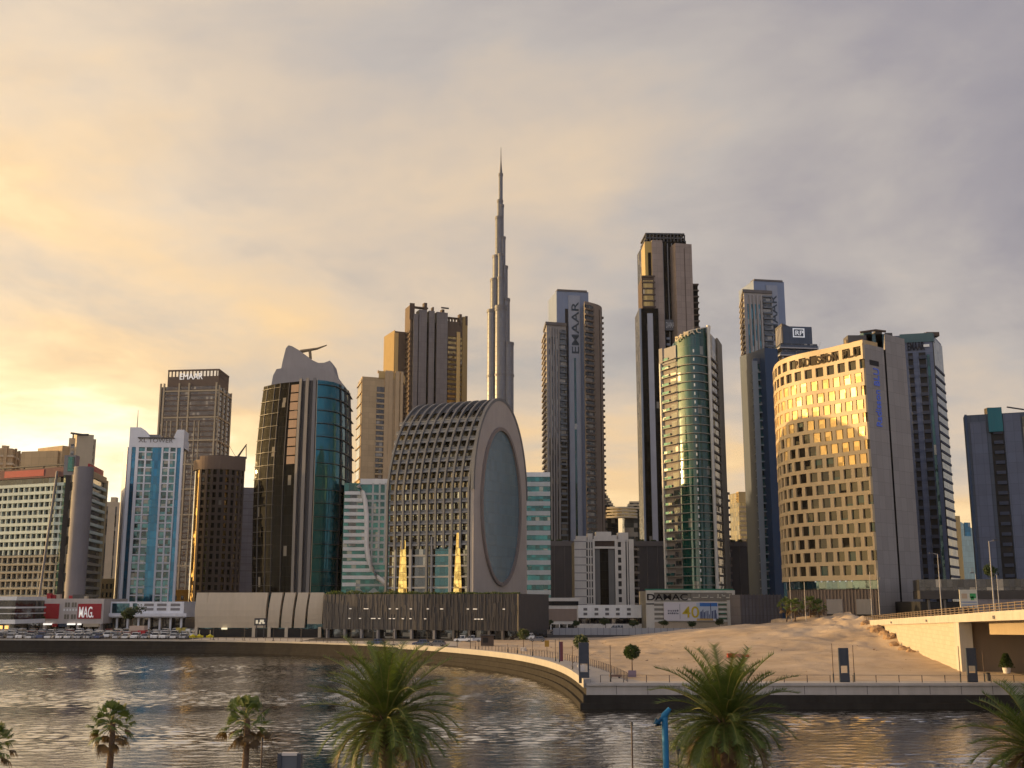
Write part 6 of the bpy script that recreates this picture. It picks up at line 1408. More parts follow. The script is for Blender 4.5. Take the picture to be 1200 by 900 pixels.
for px, tr, Y, lb in ((928, 678, 268, 'pale flagpole left of the hotel palms'), (945, 682, 266, 'pale flagpole before the dark hotel doorway by the palms'), (1023, 670, 262, 'leaning-looking pale pole before the hotel base ribs'), (1032, 668, 258, 'pale pole against the hotel end slab corner')):
    pole_lamp(px, 735, tr, Y, lb, 'flagpole', 0, .11, 'pale poles before the hotel', z0=4.5, mat=fp)
def info_pylon(px, row, label, w=1.15, h=4.6, gz=3.1, Yo=None):
    p = gnd(px, row, gz); r = thing('info_pylon', label, 'pylon', p, 'dark information pylons on the promenade'); x, y = p.x, p.y; m = wall('pylon_slate', (.045, .055, .075), .45)
    for s in (-1, 1): build(MB().box(x + s * w / 2 - .1, x + s * w / 2 + .1, y - .2, y + .2, gz, gz + h), 'frame_post', m, r)
    build(MB().box(x - w / 2 + .1, x + w / 2 - .1, y - .14, y + .14, gz + h * .48, gz + h), 'upper_panel', m, r); build(MB().box(x - w / 2 + .1, x + w / 2 - .1, y - .17, y + .17, gz, gz + h * .27), 'lower_panel', m, r)
    return r
info_pylon(684.5, 800.5, 'slate information pylon on the quay corner where the curve ends', 1.2, 5.4)
info_pylon(990, 799.5, 'slate information pylon on the straight quay before the sand heap'); info_pylon(1140, 799.5, 'slate information pylon on the quay beside the bridge corner')
def thin_mast(px, row, top, label, r_=.05, grp='thin dark posts along the quay'):
    p = gnd(px, row, 3.1); zt = zr(top, p.y / YS); r = thing('thin_mast', label, 'post', p, grp); m = wall('mast_brown', (.09, .06, .045), .6)
    build(MB().tube([p, (p.x, p.y, zt)], [r_ * 1.3, r_], n=5), 'shaft', m, r); build(MB().tube([(p.x, p.y, 3.1), (p.x, p.y, 4.3)], r_ * 2.2, n=6), 'base_sleeve', dgrey, r)
for a in ((715.5, 799, 756, 'thin dark mast right of the quay corner pylon'), (977, 800, 754, 'thin brown mast left of the middle pylon'), (1001.5, 799, 756, 'thin brown mast right of the middle pylon'), (1126, 800, 757, 'thin brown mast left of the bridge corner pylon'), (1154, 799, 765, 'thin brown mast right of the bridge corner pylon')): thin_mast(*a)
for a in ((651, 778, 749, 'slender dark mast before the sand, leftmost of the pair on the curve'), (655.5, 781, 748, 'reddish banner mast standing beside the slender one on the curve'), (671, 790, 757, 'dark mast with a shrub-like top before the curve end'), (557, 764, 752, 'slender mast on the curving promenade before the white pickup'), (561, 764, 750, 'taller slender mast on the curving promenade by the pickups'), (624, 771, 752, 'slim post by the mid-curve planter'), (595, 767, 754, 'slim post on the curve before the brown kiosk'), (606, 769, 757, 'short post on the curve before the plaza')): thin_mast(*a, grp='slim posts on the curving promenade')
# banner on the reddish mast
p = gnd(656.5, 781, 3.1); r = thing('mast_banner', 'narrow red and blue vertical banner hung on a mast by the sand', 'banner', (p.x, p.y, 5)); build(MB().box(p.x, p.x + .5, p.y - .03, p.y + .03, zr(775, p.y / YS), zr(752, p.y / YS)), 'cloth', wall('banner_maroon', (.16, .05, .06)), r); build(MB().box(p.x - .15, p.x, p.y - .035, p.y + .035, zr(775, p.y / YS), zr(752, p.y / YS)), 'cloth_edge', wall('banner_blue', (.06, .07, .16)), r)
p = gnd(641, 768, 3.1); r = thing('yellow_sign', 'small yellow-brown notice board standing on the sand edge', 'sign', p); zt = zr(750.5, p.y / YS); build(MB().box(p.x - .45, p.x + .45, p.y - .05, p.y + .05, zr(758, p.y / YS), zt), 'board', wall('notice_ochre', (.35, .21, .04)), r); build(MB().box(p.x - .05, p.x + .05, p.y - .03, p.y + .03, 3.0, zt - .2), 'post', dgrey, r)
# railings
def railing(label, s0, s1, off, step, h, name='promenade_railing', mat=None):
    m = mat or wall('rail_dark', (.06, .05, .05), .6); a = qpl.pos((s0 + s1) / 2, off); r = thing(name, label, 'railing', (a.x, a.y, 3.1)); n = int((s1 - s0) / step); hh = (h,)
    for k in range(n + 1): p = qpl.pos(s0 + k * step, off); build(MB().box(p.x - .045, p.x + .045, p.y - .045, p.y + .045, 3.05, 3.1 + h), 'post', m, r)
    for z in hh: build(MB().tube([(*qpl.pos(s, off), 3.1 + z) for s in qpl.stations(s0, s0 + n * step)], .025, n=4), 'rail', m, r)
railing('thin dark railing along the straight quay at the right', sCorner + 2, sCorner + 92, -.95, 3.1, 1.15)
s_of = lambda px: min(qpl.stations(0, sCorner), key=lambda s: abs((lambda p: 600 + F * p.x / p.y * (math.cos(PITCH) + .28 * math.sin(PITCH)))(qpl.pos(s)) - px))
railing('dark railing along the inner edge of the curving promenade', s_of(540), sCorner - 4, -6.2, 1.6, 1.2)
railing('fine dark railing along the long left promenade', s_of(20), s_of(520), -.9, 2.6, 1.1)
# purple-grey low fence beside the promenade steps
# bollard-like short lamps on the left promenade
lampm = wall('lamp_dark', (.05, .045, .045), .6)
def promenade_lamp(label):
    r = thing('promenade_lamp', label, 'lamp post', (0, 0, 0), 'short dark lamp posts on the promenade'); build(MB().tube([(0, 0, 0), (0, 0, 3.4)], [.09, .06], n=6), 'post', lampm, r); build(MB().box(-.35, .35, -.35, .35, 0, .35), 'plinth', lampm, r); build(MB().tube([(0, 0, 3.3), (0, 0, 3.65)], [.12, .2], n=8), 'lantern', lampm, r); return r
base = promenade_lamp('short dark promenade lamp post before the red-panelled podium'); first = True
for px in (8, 32, 55, 86, 104, 132, 158, 192, 214, 248, 276, 301, 322, 346, 371, 399, 428, 455, 488, 513, 531):
    p = qpl.pos(s_of(px), -3.2); o = base if first else copy_tree(base); first = False; o.location = (p.x, p.y, 3.1)
    o['label'] = 'short dark promenade lamp post before the red-panelled podium and car park' if px < 225 else 'short dark promenade lamp post before the beige curved panels' if px < 378 else 'short dark promenade lamp post before the charcoal mesh podium'
# low hedge and planters in front of the beige podium
def leaf_ball(mb, c, rx, rz, n, sz, mi=0, rnd=random, hollow=.55):
    for k in range(n):
        v = Vector((rnd.gauss(0, 1), rnd.gauss(0, 1), rnd.gauss(0, 1))).normalized() * (hollow + (1 - hollow) * rnd.random()) * (1 + .18 * mnoise.noise(Vector((c[0] + k * .37, c[1], c[2]))))
        o = Vector((c[0] + v.x * rx, c[1] + v.y * rx, c[2] + v.z * rz)); a = Vector((rnd.gauss(0, 1), rnd.gauss(0, 1), rnd.gauss(0, 1))).normalized() * sz; b = a.orthogonal().normalized() * sz * .6
        mb.face([o - a, o + b, o + a, o - b], mi)
lf_d = leafmat('leaf_dark', (.018, .035, .010), (.045, .075, .018)); lf_g = leafmat('leaf_green', (.03, .06, .014), (.07, .11, .025)); bark = wall('bark', (.10, .07, .05), .9)
def topiary(label, rad=1.5, stem=2.1, planter=None, name='topiary_tree', group='round clipped trees'):
    r = thing(name, label, 'tree', (0, 0, 0), group); k = .9 if planter else 0
    build(MB().tube([(0, 0, k), (0, 0, k + stem + .4)], [.09, .06], n=6), 'trunk', bark, r); mb = MB(); leaf_ball(mb, (0, 0, k + stem + rad * .85), rad, rad * .88, 900, .17); build(mb, 'crown', lf_d, r)
    if planter: build(MB().box(-.55, .55, -.55, .55, 0, .9), 'planter', planter, r)
    return r
pl_m = wall('planter_violet', (.20, .16, .22), .7); pw_m = wall('planter_white', (.55, .52, .50), .7)
def put(o, p, sc=1.0): o.location = p; o.scale = (sc, sc, sc); o.rotation_euler = (0, 0, random.uniform(0, 6.28)); return o
put(topiary('round clipped tree in a violet planter right of the quay corner', 1.25, 1.6, pl_m), gnd(741, 793, 3.1))
put(topiary('round clipped tree behind the quay corner pylon', 1.25, 2.6, pw_m), gnd(681, 786, 3.1))
put(topiary('round clipped tree in a white planter by the middle of the curve', 1.4, 1.7, pw_m), gnd(613.5, 763.5, 3.1))
b = gnd(1180, 789, 3.1); r = thing('cone_bush', 'dark conical bush in a white pot under the bridge', 'bush', b); mb = MB(); random.seed(5)
for k in range(1300):
    t = random.random() ** .8; rr = 1.25 * (1 - t * .75) * math.sqrt(random.random()) ; a = random.uniform(0, 6.28); o = Vector((b.x + rr * math.cos(a), b.y + rr * math.sin(a), 4.0 + t * 2.1)); v = Vector((random.gauss(0, 1), random.gauss(0, 1), random.gauss(0, 1))).normalized() * .13; w = v.orthogonal().normalized() * .09; mb.face([o - v, o + w, o + v, o - w])
build(mb, 'foliage', lf_d, r); build(MB().tube([(b.x, b.y, 3.1), (b.x, b.y, 3.95)], [.5, .65], n=10), 'pot', pw_m, r)
# street trees along the road
def street_tree(label, seed, group='small dark street trees along the road'):
    rnd = random.Random(seed); r = thing('street_tree', label, 'tree', (0, 0, 0), group); build(MB().tube([(0, 0, 0), (.1, 0, 1.6), (.05, .1, 2.9)], [.14, .1, .06], n=6), 'trunk', bark, r); mb = MB()
    for k in range(7): a = rnd.uniform(0, 6.28); leaf_ball(mb, (1.0 * math.cos(a), 1.0 * math.sin(a), 3.2 + rnd.uniform(-.5, .8)), rnd.uniform(.7, 1.2), rnd.uniform(.6, .95), 170, .2, 0, rnd, .3)
    build(mb, 'crown', lf_d, r); return r
for i, (px, row, Y, sc, lb) in enumerate(((642.5, 740, 345, 1.0, 'dark street tree before the white block louvre panel'), (675.5, 741, 340, .95, 'dark street tree between the two low white blocks'), (709.5, 739, 342, 1.15, 'dark street tree before the small-window block, largest of the row'), (744, 739, 342, .9, 'dark street tree just left of the billboard podium'), (777.5, 738, 338, 1.0, 'dark street tree below the left end of the billboard'), (811, 738, 338, .85, 'thin dark street tree below the billboard number'), (843, 738, 340, 1.05, 'spreading street tree at the right end of the billboard'), (741, 728, 356, .9, 'bushy tree under the dark strip of the small-window block'))):
    o = street_tree(lb, 40 + i); o.location = (*xy(px, row, Y), 3.0); o.scale = (sc, sc, sc)
for i, (px, lb) in enumerate(((647, 'small round tree on the retaining block left of the recess block'), (656, 'second small round tree on the retaining block by the lettered tower'), (752, 'small tree on the retaining block at the foot of the tallest tower'), (766, 'round tree on the retaining block before the pale tower strip'), (858, 'small tree atop the retaining block right of the green tower'), (868, 'round tree atop the retaining block below the golden far tower'), (878, 'small tree atop the retaining block beside the teal block'), (888, 'rightmost small tree atop the retaining block'))):
    o = street_tree(lb, 60 + i, 'small trees on top of the dark retaining block'); o.location = (*xy(px, 640, 457), zr(642, 456)); o.scale = (.9, .9, 1.0)
o = street_tree('dark green tree before the white podium of the blue tower', 90); put(o, (*xy(154, 740, 338), 3.0), 2.2); o['group'] = 'trees by the car park'
o = street_tree('dark tree in front of the red-panelled podium shops', 91); put(o, (*xy(43, 740, 338), 3.0), 1.4); o['group'] = 'trees by the car park'
o = street_tree('dark green tree on the dark car deck by the right edge', 92); put(o, (*xy(1165, 690, 264), zr(692, 262)), 1.7); o['group'] = 'trees by the car deck'

# ------------------------------------------------------------------ vehicles
def carpaint(n, c): 
    m, t, b = new_mat('paint_' + n); b.inputs['Base Color'].default_value = (*c, 1); b.inputs['Roughness'].default_value = .35; b.inputs['Coat Weight'].default_value = .4; return m
PAINT = {k: carpaint(k, v) for k, v in dict(white=(.80, .80, .78), silver=(.48, .49, .50), grey=(.12, .12, .13), black=(.02, .02, .022), red=(.30, .03, .03), blue=(.05, .08, .18), beige=(.42, .35, .24)).items()}
carglass = glass('car_glass', (.02, .022, .025), 3, 3, metal=.3, vary=.05, blind=0, frame=0); tyre = wall('tyre_rubber', (.02, .02, .02), .8); rim = wall('wheel_rim', (.25, .25, .25), .4, metal=.5)
headm = wall('lamp_glass', (.6, .6, .58), .2); tailm = wall('tail_lamp_red', (.35, .015, .015), .3)
def car_shell(kind):
    L, Wd, H = {'car': (4.5, 1.8, 1.45), 'suv': (4.8, 1.95, 1.8), 'pickup': (5.2, 1.9, 1.8), 'van': (5.3, 2.0, 2.2)}[kind]
    low = {'car': [(-.5, .26), (-.5, .78), (-.44, .88), (-.2, .92), (.22, .92), (.45, .80), (.5, .62), (.5, .26)], 'suv': [(-.5, .30), (-.5, 1.10), (-.46, 1.16), (.2, 1.16), (.46, 1.06), (.5, .8), (.5, .30)], 'pickup': [(-.5, .38), (-.5, 1.0), (.2, 1.0), (.46, .95), (.5, .75), (.5, .38)], 'van': [(-.5, .35), (-.5, 1.15), (.3, 1.15), (.47, 1.0), (.5, .7), (.5, .35)]}[kind]
    top = {'car': [(-.44, .88), (-.33, 1.36), (-.22, H), (.05, H), (.12, 1.36), (.27, .90)], 'suv': [(-.48, 1.14), (-.44, 1.66), (-.36, H), (.05, H), (.12, 1.66), (.24, 1.14)], 'pickup': [(-.12, .98), (-.09, 1.7), (-.04, H), (.14, H), (.19, 1.68), (.29, .98)], 'van': [(-.49, 1.12), (-.48, 2.1), (-.44, H), (.16, H), (.22, 2.08), (.36, 1.12)]}[kind]
    body, win = MB(), MB()
    def extr(mb, pr, w0, w1, mi=0):
        zs = [z for _, z in pr]; zl, zh = min(zs), max(zs); wd = lambda z: w0 + (w1 - w0) * (z - zl) / max(.01, zh - zl)
        a = [(x * L, -wd(z) / 2, z) for x, z in pr]; b = [(x * L, wd(z) / 2, z) for x, z in pr]; mb.face(a[::-1], mi); mb.face(b, mi)
        for i in range(len(a)): j = (i + 1) % len(a); mb.face([a[i], a[j], b[j], b[i]], mi)
    extr(body, low, Wd, Wd * .97); extr(win, top, Wd * .95, Wd * .78)
    tz = max(z for _, z in top); rx = [x for x, z in top if z == tz]; body.box(min(rx) * L - .2, max(rx) * L + .2, -Wd * .42, Wd * .42, tz - .06, tz + .05)
    for s in (-1, 1):   # pillars
        for x in ((-.30, -.08, .10) if kind != 'pickup' else (-.08, .12)): body.box(x * L - .05, x * L + .05, s * Wd * .445 - .05, s * Wd * .445 + .03, low[1][1], tz)
    if kind == 'pickup': body.box(-.5 * L, -.14 * L, -Wd / 2 - .001, -Wd / 2 + .12, .95, 1.12); body.box(-.5 * L, -.14 * L, Wd / 2 - .12, Wd / 2 + .001, .95, 1.12)
    return body, win, L, Wd
def wheel_mb(x, y, r_=.34, w=.22):
    t, m = MB(), MB(); t.tube([(x, y - w / 2, r_), (x, y + w / 2, r_)], r_, n=14); m.tube([(x, y - w / 2 - .015, r_), (x, y + w / 2 + .015, r_)], r_ * .58, n=10); return t, m
def big_car(kind, colr, label, p, rz, group='cars on the road behind the sand'):
    b, w, L, Wd = car_shell(kind); r = thing('parked_' + ('car' if kind in ('car', 'suv') else kind), label, {'car': 'car', 'suv': 'car', 'pickup': 'pickup', 'van': 'van'}[kind], (0, 0, 0), group)
    build(b, 'body', PAINT[colr], r); build(w, 'windows', carglass, r)
    for sx in (-.31, .31):
        for sy in (-1, 1): t, m = wheel_mb(sx * L, sy * (Wd / 2 - .1)); o = build(t, 'wheel', tyre, r); build(m, 'rim', rim, o)
    for sy in (-1, 1): build(MB().box(L * .47, L * .5 + .012, sy * Wd * .36 - .16, sy * Wd * .36 + .16, .55, .70), 'headlight', headm, r); build(MB().box(-L * .5 - .012, -L * .48, sy * Wd * .38 - .12, sy * Wd * .38 + .12, .62, .85), 'tail_light', tailm, r)
    r.location = p; r.rotation_euler = (0, 0, R(rz)); return r
def onroad(px, row): g = gnd(px, row, 3.03); return g
big_car('suv', 'white', 'white off-roader driving before the billboard podium hoarding', onroad(786, 748), 178); big_car('pickup', 'white', 'white pickup parked at the foot of the charcoal podium, left of the pair', onroad(543, 752.5), 178); big_car('pickup', 'silver', 'silver-white pickup right beside the other pickup by the charcoal podium', onroad(554, 752.3), 178)
big_car('suv', 'white', 'white car parked at the foot of the arch building end wall', onroad(617, 749.5), 172); big_car('car', 'black', 'black car on the road before the white louvre-panel block', (*xy(652, 744, 318), 3.03), 180); big_car('car', 'grey', 'dark grey car before the arch building, right of the white one', onroad(630, 752), 175)
big_car('car', 'beige', 'beige car on the road under the right half of the billboard', (*xy(826, 744, 316), 3.03), 178); big_car('car', 'black', 'dark car by the ribbed grey wall right of the billboard podium', (*xy(871, 740, 318), 3.1), 180); big_car('van', 'white', 'white van parked before the small-window block', (*xy(722, 733, 350), 3.03), 180)
big_car('car', 'blue', 'blue car under the charcoal podium columns', onroad(441, 755.5), 176); big_car('car', 'grey', 'grey car before the charcoal podium, right of the blue ones', onroad(512, 757), 170); big_car('car', 'blue', 'purple-blue car further right under the charcoal podium columns', onroad(494, 756.5), 176)
# the crowded car park: small in the picture, one mesh per car
random.seed(11); proto = {}
def lot_car(kind, colr):
    if (kind, colr) in proto: return copy_tree(proto[(kind, colr)])
    b, w, L, Wd = car_shell(kind); n = len(b.v); off = len(b.v); b.v += w.v; b.f += [tuple(i + off for i in f) for f in w.f]; b.m += [1] * len(w.f); b.u += w.u; b.sm += w.sm
    for sx in (-.31, .31):
        for sy in (-1, 1):
            t, m = wheel_mb(sx * L, sy * (Wd / 2 - .1)); off = len(b.v); b.v += t.v; b.f += [tuple(i + off for i in f) for f in t.f]; b.m += [2] * len(t.f); b.u += t.u; b.sm += t.sm
    o = build(b, 'lot_car' if kind == 'car' else 'lot_suv', [PAINT[colr], carglass, tyre]); proto[(kind, colr)] = o; return o
x0, x1 = -158, -97
for ri, (Y, rw) in enumerate(((277.5, 'front'), (283.5, 'second'), (292, 'third'), (298, 'fourth'), (306, 'fifth'), (312, 'sixth'), (321, 'back'))):
    n = 22; k0 = Y / 280
    for k in range(n):
        if random.random() < .10: continue
        x = (x0 + (x1 - x0) * k / (n - 1)) * k0 + random.uniform(-.2, .2)
        px = 600 + F * x / Y
        if ri == 0 and 150 < 600 + F * (x / Y) * 1.02 < 176: continue
        colr = random.choices(['white', 'silver', 'grey', 'black', 'red', 'beige', 'blue'], [58, 20, 6, 6, 3, 5, 2])[0]; kind = random.choices(['car', 'suv'], [60, 40])[0]
        o = lot_car(kind, colr); o.location = (x, Y * YS + random.uniform(-.3, .3), 3.02); o.rotation_euler = (0, 0, R(random.choice((90, 270)) + random.uniform(-3, 3)))
        o['category'] = 'car'; o['group'] = 'cars in the crowded waterside car park'; o['label'] = f"{colr} {'off-roader' if kind == 'suv' else 'saloon car'} in the {rw} row of the crowded waterside car park"
# kiosk among the cars
kp = gnd(161, 747.5, 3.03); r = thing('kiosk', 'small red kiosk with a pale roof among the parked cars', 'kiosk', kp); build(MB().box(kp.x - 2.2, kp.x + 1.0, kp.y, kp.y + 3, 3, 5.2), 'wall', wall('kiosk_mauve', (.26, .15, .14)), r); build(MB().box(kp.x + .2, kp.x + 2.4, kp.y - .6, kp.y + 2, 3, 5.3), 'red_booth', redp, r); build(MB().box(kp.x - 2.6, kp.x + 2.0, kp.y - .3, kp.y + 3.3, 5.2, 6.6), 'roof', wall('kiosk_roof', (.48, .38, .32)), r); build(MB().box(kp.x + .9, kp.x + 1.0, kp.y - .65, kp.y - .6, 3.2, 5.0), 'door_frame', white, r)
ym = wall('barrier_yellow', (.55, .48, .01), .5)
for px, lb in ((226, 'yellow parasol-like barrier left of the beige podium, leftmost of three'), (233.5, 'yellow barrier at the left corner column of the beige podium'), (246, 'yellow barrier under the second beige panel')):
    p = gnd(px, 749, 3.05); r = thing('yellow_barrier', lb, 'barrier', p, 'yellow barriers by the beige podium'); build(MB().box(p.x - 1.1, p.x + 1.1, p.y - .2, p.y + .2, 3.5, 4.1), 'beam', ym, r); build(MB().tube([(p.x, p.y, 3), (p.x, p.y, 5.6)], .09), 'post', wall('post_pale', (.45, .43, .36)), r); build(MB().tube([(p.x, p.y, 4.0), (p.x, p.y, 4.5)], [.9, .1], n=8), 'cap', ym, r)
p = (*xy(215, 740, 300), 3.02); r = thing('yellow_truck', 'small yellow truck beside the beige podium', 'truck', p); build(MB().box(p[0] - 2.2, p[0] + .8, p[1] - 1, p[1] + 1.2, 3.9, 5.6), 'cargo_box', wall('truck_yellow', (.42, .36, .10)), r); build(MB().box(p[0] + .9, p[0] + 2.4, p[1] - .9, p[1] + 1.1, 3.8, 5.3), 'cab', PAINT['white'], r); build(MB().box(p[0] - 2.2, p[0] + 2.4, p[1] - .8, p[1] + 1, 3.5, 3.9), 'chassis', dgrey, r)
for x in (-1.5, 1.6):
    for y in (p[1] - .8, p[1] + 1.0): build(MB().tube([(p[0] + x, y - .12, 3.42), (p[0] + x, y + .12, 3.42)], .4, n=10), 'wheel', tyre, r)
# hoarding along the road
Y = 300; a, b = Vector(xy(648, 742, 308)), Vector(xy(872, 740, 306)); ph = PL([a, b]); r = thing('site_hoarding', 'pale grey corrugated hoarding along the road behind the sand', 'fence', (a.x, a.y, 3)); hm = wall('hoarding_grey', (.36, .355, .36), .6)
n = 30
for k in range(n): build(MB().band(ph, ph.L * k / n + .04, ph.L * (k + 1) / n - .04, 0, .06, 3.05, 5.3), 'panel', hm, r); build(MB().band(ph, ph.L * k / n - .05 if k else 0, ph.L * k / n + .05, -.08, .09, 3.0, 5.45), 'post', dgrey, r)
# brown kiosk on the curve
p = gnd(571, 757, 3.1); r = thing('brown_kiosk', 'small dark brown kiosk before the charcoal podium', 'kiosk', p); build(MB().box(p.x - 1.6, p.x + 1.6, p.y, p.y + 2.6, 3, 5.6), 'wall', dbrown, r); build(MB().box(p.x - 1.9, p.x + 1.9, p.y - .4, p.y + 2.9, 5.6, 5.8), 'roof', dgrey, r); build(MB().box(p.x - 1.1, p.x + .2, p.y - .04, p.y + .05, 3.9, 5.1), 'hatch', black, r)
# plinth and the red barrier on the sand
p = Vector((*xy(866, 771, 178), 3)); zz = 3.03 + sand_h(p.x, p.y); r = thing('red_barrier', 'fallen red and white plastic barrier lying on the sand', 'barrier', (p.x, p.y, zz))
for k in range(3): build(MB().obox((p.x - 1.6 + 1.5 * k, p.y + .25 * k), (1, .15), 1.35, .5, zz - .15, zz + .75 - .12 * k), 'segment', [wall('barrier_red', (.42, .06, .04), .5), wall('barrier_rose', (.50, .22, .17), .5), wall('barrier_red', (.42, .06, .04), .5)][k], r)
p = gnd(738, 796, 3.1); 
r = thing('stone_bench', 'low brown stone bench beside the violet planter', 'bench', (p.x - 1.9, p.y + 2, 3.1)); build(MB().box(p.x - 2.7, p.x - 1.0, p.y + 2, p.y + 2.6, 3.3, 3.6), 'seat', wall('bench_brown', (.20, .13, .10)), r)
for s in (-2.5, -1.3): build(MB().box(p.x + s - .1, p.x + s + .1, p.y + 2.05, p.y + 2.55, 3.0, 3.3), 'leg', dgrey, r)
p = gnd(1158.5, 798, 3.1); r = thing('litter_bin', 'small black litter bin on the quay right of the corner pylon', 'bin', p); build(MB().tube([(p.x, p.y, 3.1), (p.x, p.y, 4.1)], [.26, .3], n=10), 'drum', dgrey, r); build(MB().tube([(p.x, p.y, 4.1), (p.x, p.y, 4.25)], [.33, .2], n=10), 'lid', black, r)
rnd = random.Random(77); mb = MB()
for k in range(520):
    x, y = rnd.uniform(0, 84), rnd.uniform(146, 262)
    if x > 70 + (y - 147) * .2245 - 2 or x < -10 + (262 - y) * .18: continue
    y *= YS; z = 3.03 + sand_h(x, y); q = rnd.uniform(.06, .22) if rnd.random() < .93 else rnd.uniform(.3, .55)
    if mnoise.noise(Vector((x * .05, y * .05, 9))) < -.05: continue
    vs = [Vector((rnd.uniform(-1, 1), rnd.uniform(-1, 1), rnd.uniform(-.4, .8))) * q + Vector((x, y, z)) for _ in range(5)]
    for a, b, c in ((0, 1, 2), (0, 2, 3), (0, 3, 4), (1, 2, 3), (1, 3, 4), (0, 1, 4)): mb.face([vs[a], vs[b], vs[c]])
tag(build(mb, 'loose_stones', wall('stone_brown', (.27, .19, .12), .95, .3, .6)), 'loose stones and clods scattered over the open sand', 'stones', kind='stuff')
# rubble blocks slumped at the ramp wall
rm_ = wall('rubble_earth', (.30, .20, .12), .95, .3, .6); random.seed(23)
for k, (t, o, s) in enumerate(((.12, 1.2, 1.3), (.20, 1.6, 1.0), (.30, 1.5, 1.7), (.36, 1.0, 1.2), (.44, 1.2, 1.4), (.50, 1.6, .9), (.58, 1.1, 1.3), (.66, 1.4, .8), (.26, 3.0, .8))):
    A, B = Vector((94, 245 * YS)), Vector((72, 147 * YS)); q = A.lerp(B, t); q = Vector((q.x - o, q.y)); z = 3.0 + sand_h(q.x, q.y); bm = bmesh.new(); bmesh.ops.create_icosphere(bm, subdivisions=3, radius=s)
    for v in bm.verts: v.co *= 1 + .35 * mnoise.noise(v.co * 1.1 + Vector((k * 5, 0, 0))) + .12 * mnoise.noise(v.co * 3.5); v.co.z *= .75
    me = bpy.data.meshes.new('earth_clod'); bm.to_mesh(me); bm.free(); me.materials.append(rm_); o_ = bpy.data.objects.new('earth_clod', me); COL.objects.link(o_); o_.location = (q.x, q.y, z); tag(o_, ('large ' if s > 1.2 else 'small ') + 'earth clod slumped against the masonry ramp wall', 'clod', 'earth clods along the ramp wall')

# ------------------------------------------------------------------ palms
def frond(mb, o, az, el, Ln, droop, rnd, nl=60, ll=.50, w=.040, mi=0, mr=1):
    d2 = Vector((math.cos(az), math.sin(az), 0)); p = Vector(o); pts = [p.copy()]; n = 16; tw = rnd.uniform(-.25, .25)
    dirs = []
    for i in range(n):
        t = (i + .5) / n; e = el - droop * t ** 1.5; d = d2 * math.cos(e) + Vector((0, 0, math.sin(e))); dirs.append(d); p = p + d * (Ln / n); pts.append(p.copy())
    side = Vector((-d2.y, d2.x, 0))
    mb.tube(pts, [.045 * (1 - .85 * i / n) + .004 for i in range(n + 1)], mr, 4, False)
    for i in range(nl):
        t = .14 + .85 * i / (nl - 1); k = min(n - 1, int(t * n)); b = pts[k].lerp(pts[k + 1], t * n - k); d = dirs[k]; up = side.cross(d).normalized(); up = up if up.z > 0 or abs(up.z) < .05 else -up
        for s in (-1, 1):
            l = ll * (.55 + .6 * math.sin(math.pi * min(1, t * .85 + .1))) * rnd.uniform(.8, 1.15); v = (side * s * (.80 + tw * s * .3) + d * rnd.uniform(.5, .8) + up * rnd.uniform(.25, .6)).normalized(); v = (v + Vector((0, 0, -.12 * rnd.random()))).normalized()
            ww = d * w * .5; m = b + v * l * .5 + up * .01; tip = b + v * l + Vector((0, 0, -l * .12)); mb.face([b - ww, m - ww * 1.2, tip, m + ww * 1.2], mi) if False else mb.face([b - ww * .7, tip, b + ww * 1.3], mi)
def trunk_mesh(h, r0, r1, n=26, ring=.03):
    pts, rr = [], []
    for i in range(n * 2 + 1): z = h * i / (n * 2); pts.append((.10 * math.sin(z * .5), .06 * math.sin(z * .8 + 1), z)); rr.append(r0 + (r1 - r0) * i / (n * 2) + (ring if i % 2 else 0))
    return MB().tube(pts, rr, n=12, smooth=False)
pal_g = leafmat('palm_leaf', (.040, .075, .014), (.105, .145, .030)); pal_d = leafmat('palm_leaf_dry', (.07, .045, .018), (.13, .08, .03)); rach = wall('palm_rachis', (.17, .17, .05), .6); ptrunk = wall('palm_trunk', (.15, .10, .065), .95, .35, 2.5, streak=.3)
def date_palm(label, px, prow, Y, span, gz=2.0, seed=1, nf=62, up=1.0):
    c = at(px, prow, Y); Y = c.y; rnd = random.Random(seed); r = thing('date_palm', label, 'palm tree', (c.x, Y, gz), 'feathery date palms on the near bank'); h = c.z - gz
    mb = trunk_mesh(h, .26, .24); mb.v = [(x + c.x, y + Y, z + gz) for x, y, z in mb.v]; build(mb, 'trunk', ptrunk, r)
    mb = MB()
    for k in range(90):      # old leaf bases under the crown
        a = k * 2.4; z = c.z - 1.1 + 1.2 * k / 90; o = Vector((c.x + .25 * math.cos(a), Y + .25 * math.sin(a), z)); mb.tube([o, o + Vector((.28 * math.cos(a), .28 * math.sin(a), .30))], [.07, .035], n=4)
    build(mb, 'leaf_bases', ptrunk, r)
    mb = MB(); md = MB()
    for k in range(nf):
        t = k / (nf - 1); az = k * 2.39996 + rnd.uniform(-.2, .2); el = R(86 - 124 * t ** 1.0) * 1.0 + rnd.uniform(-.12, .12); Ln = span * (.80 + .28 * math.sin(math.pi * min(1, t + .25))) * rnd.uniform(.72, 1.1)
        o = (c.x + .16 * math.cos(az), Y + .16 * math.sin(az), c.z + .25 * (1 - t)); dry = t > .76 and rnd.random() < .55
        frond(md if dry else mb, o, az, el, Ln, rnd.uniform(.5, 1.1) + (.35 if t > .5 else 0), rnd)
    build(mb, 'crown', [pal_g, rach], r)
    if md.f: build(md, 'dry_fronds', [pal_d, rach], r)
    return r
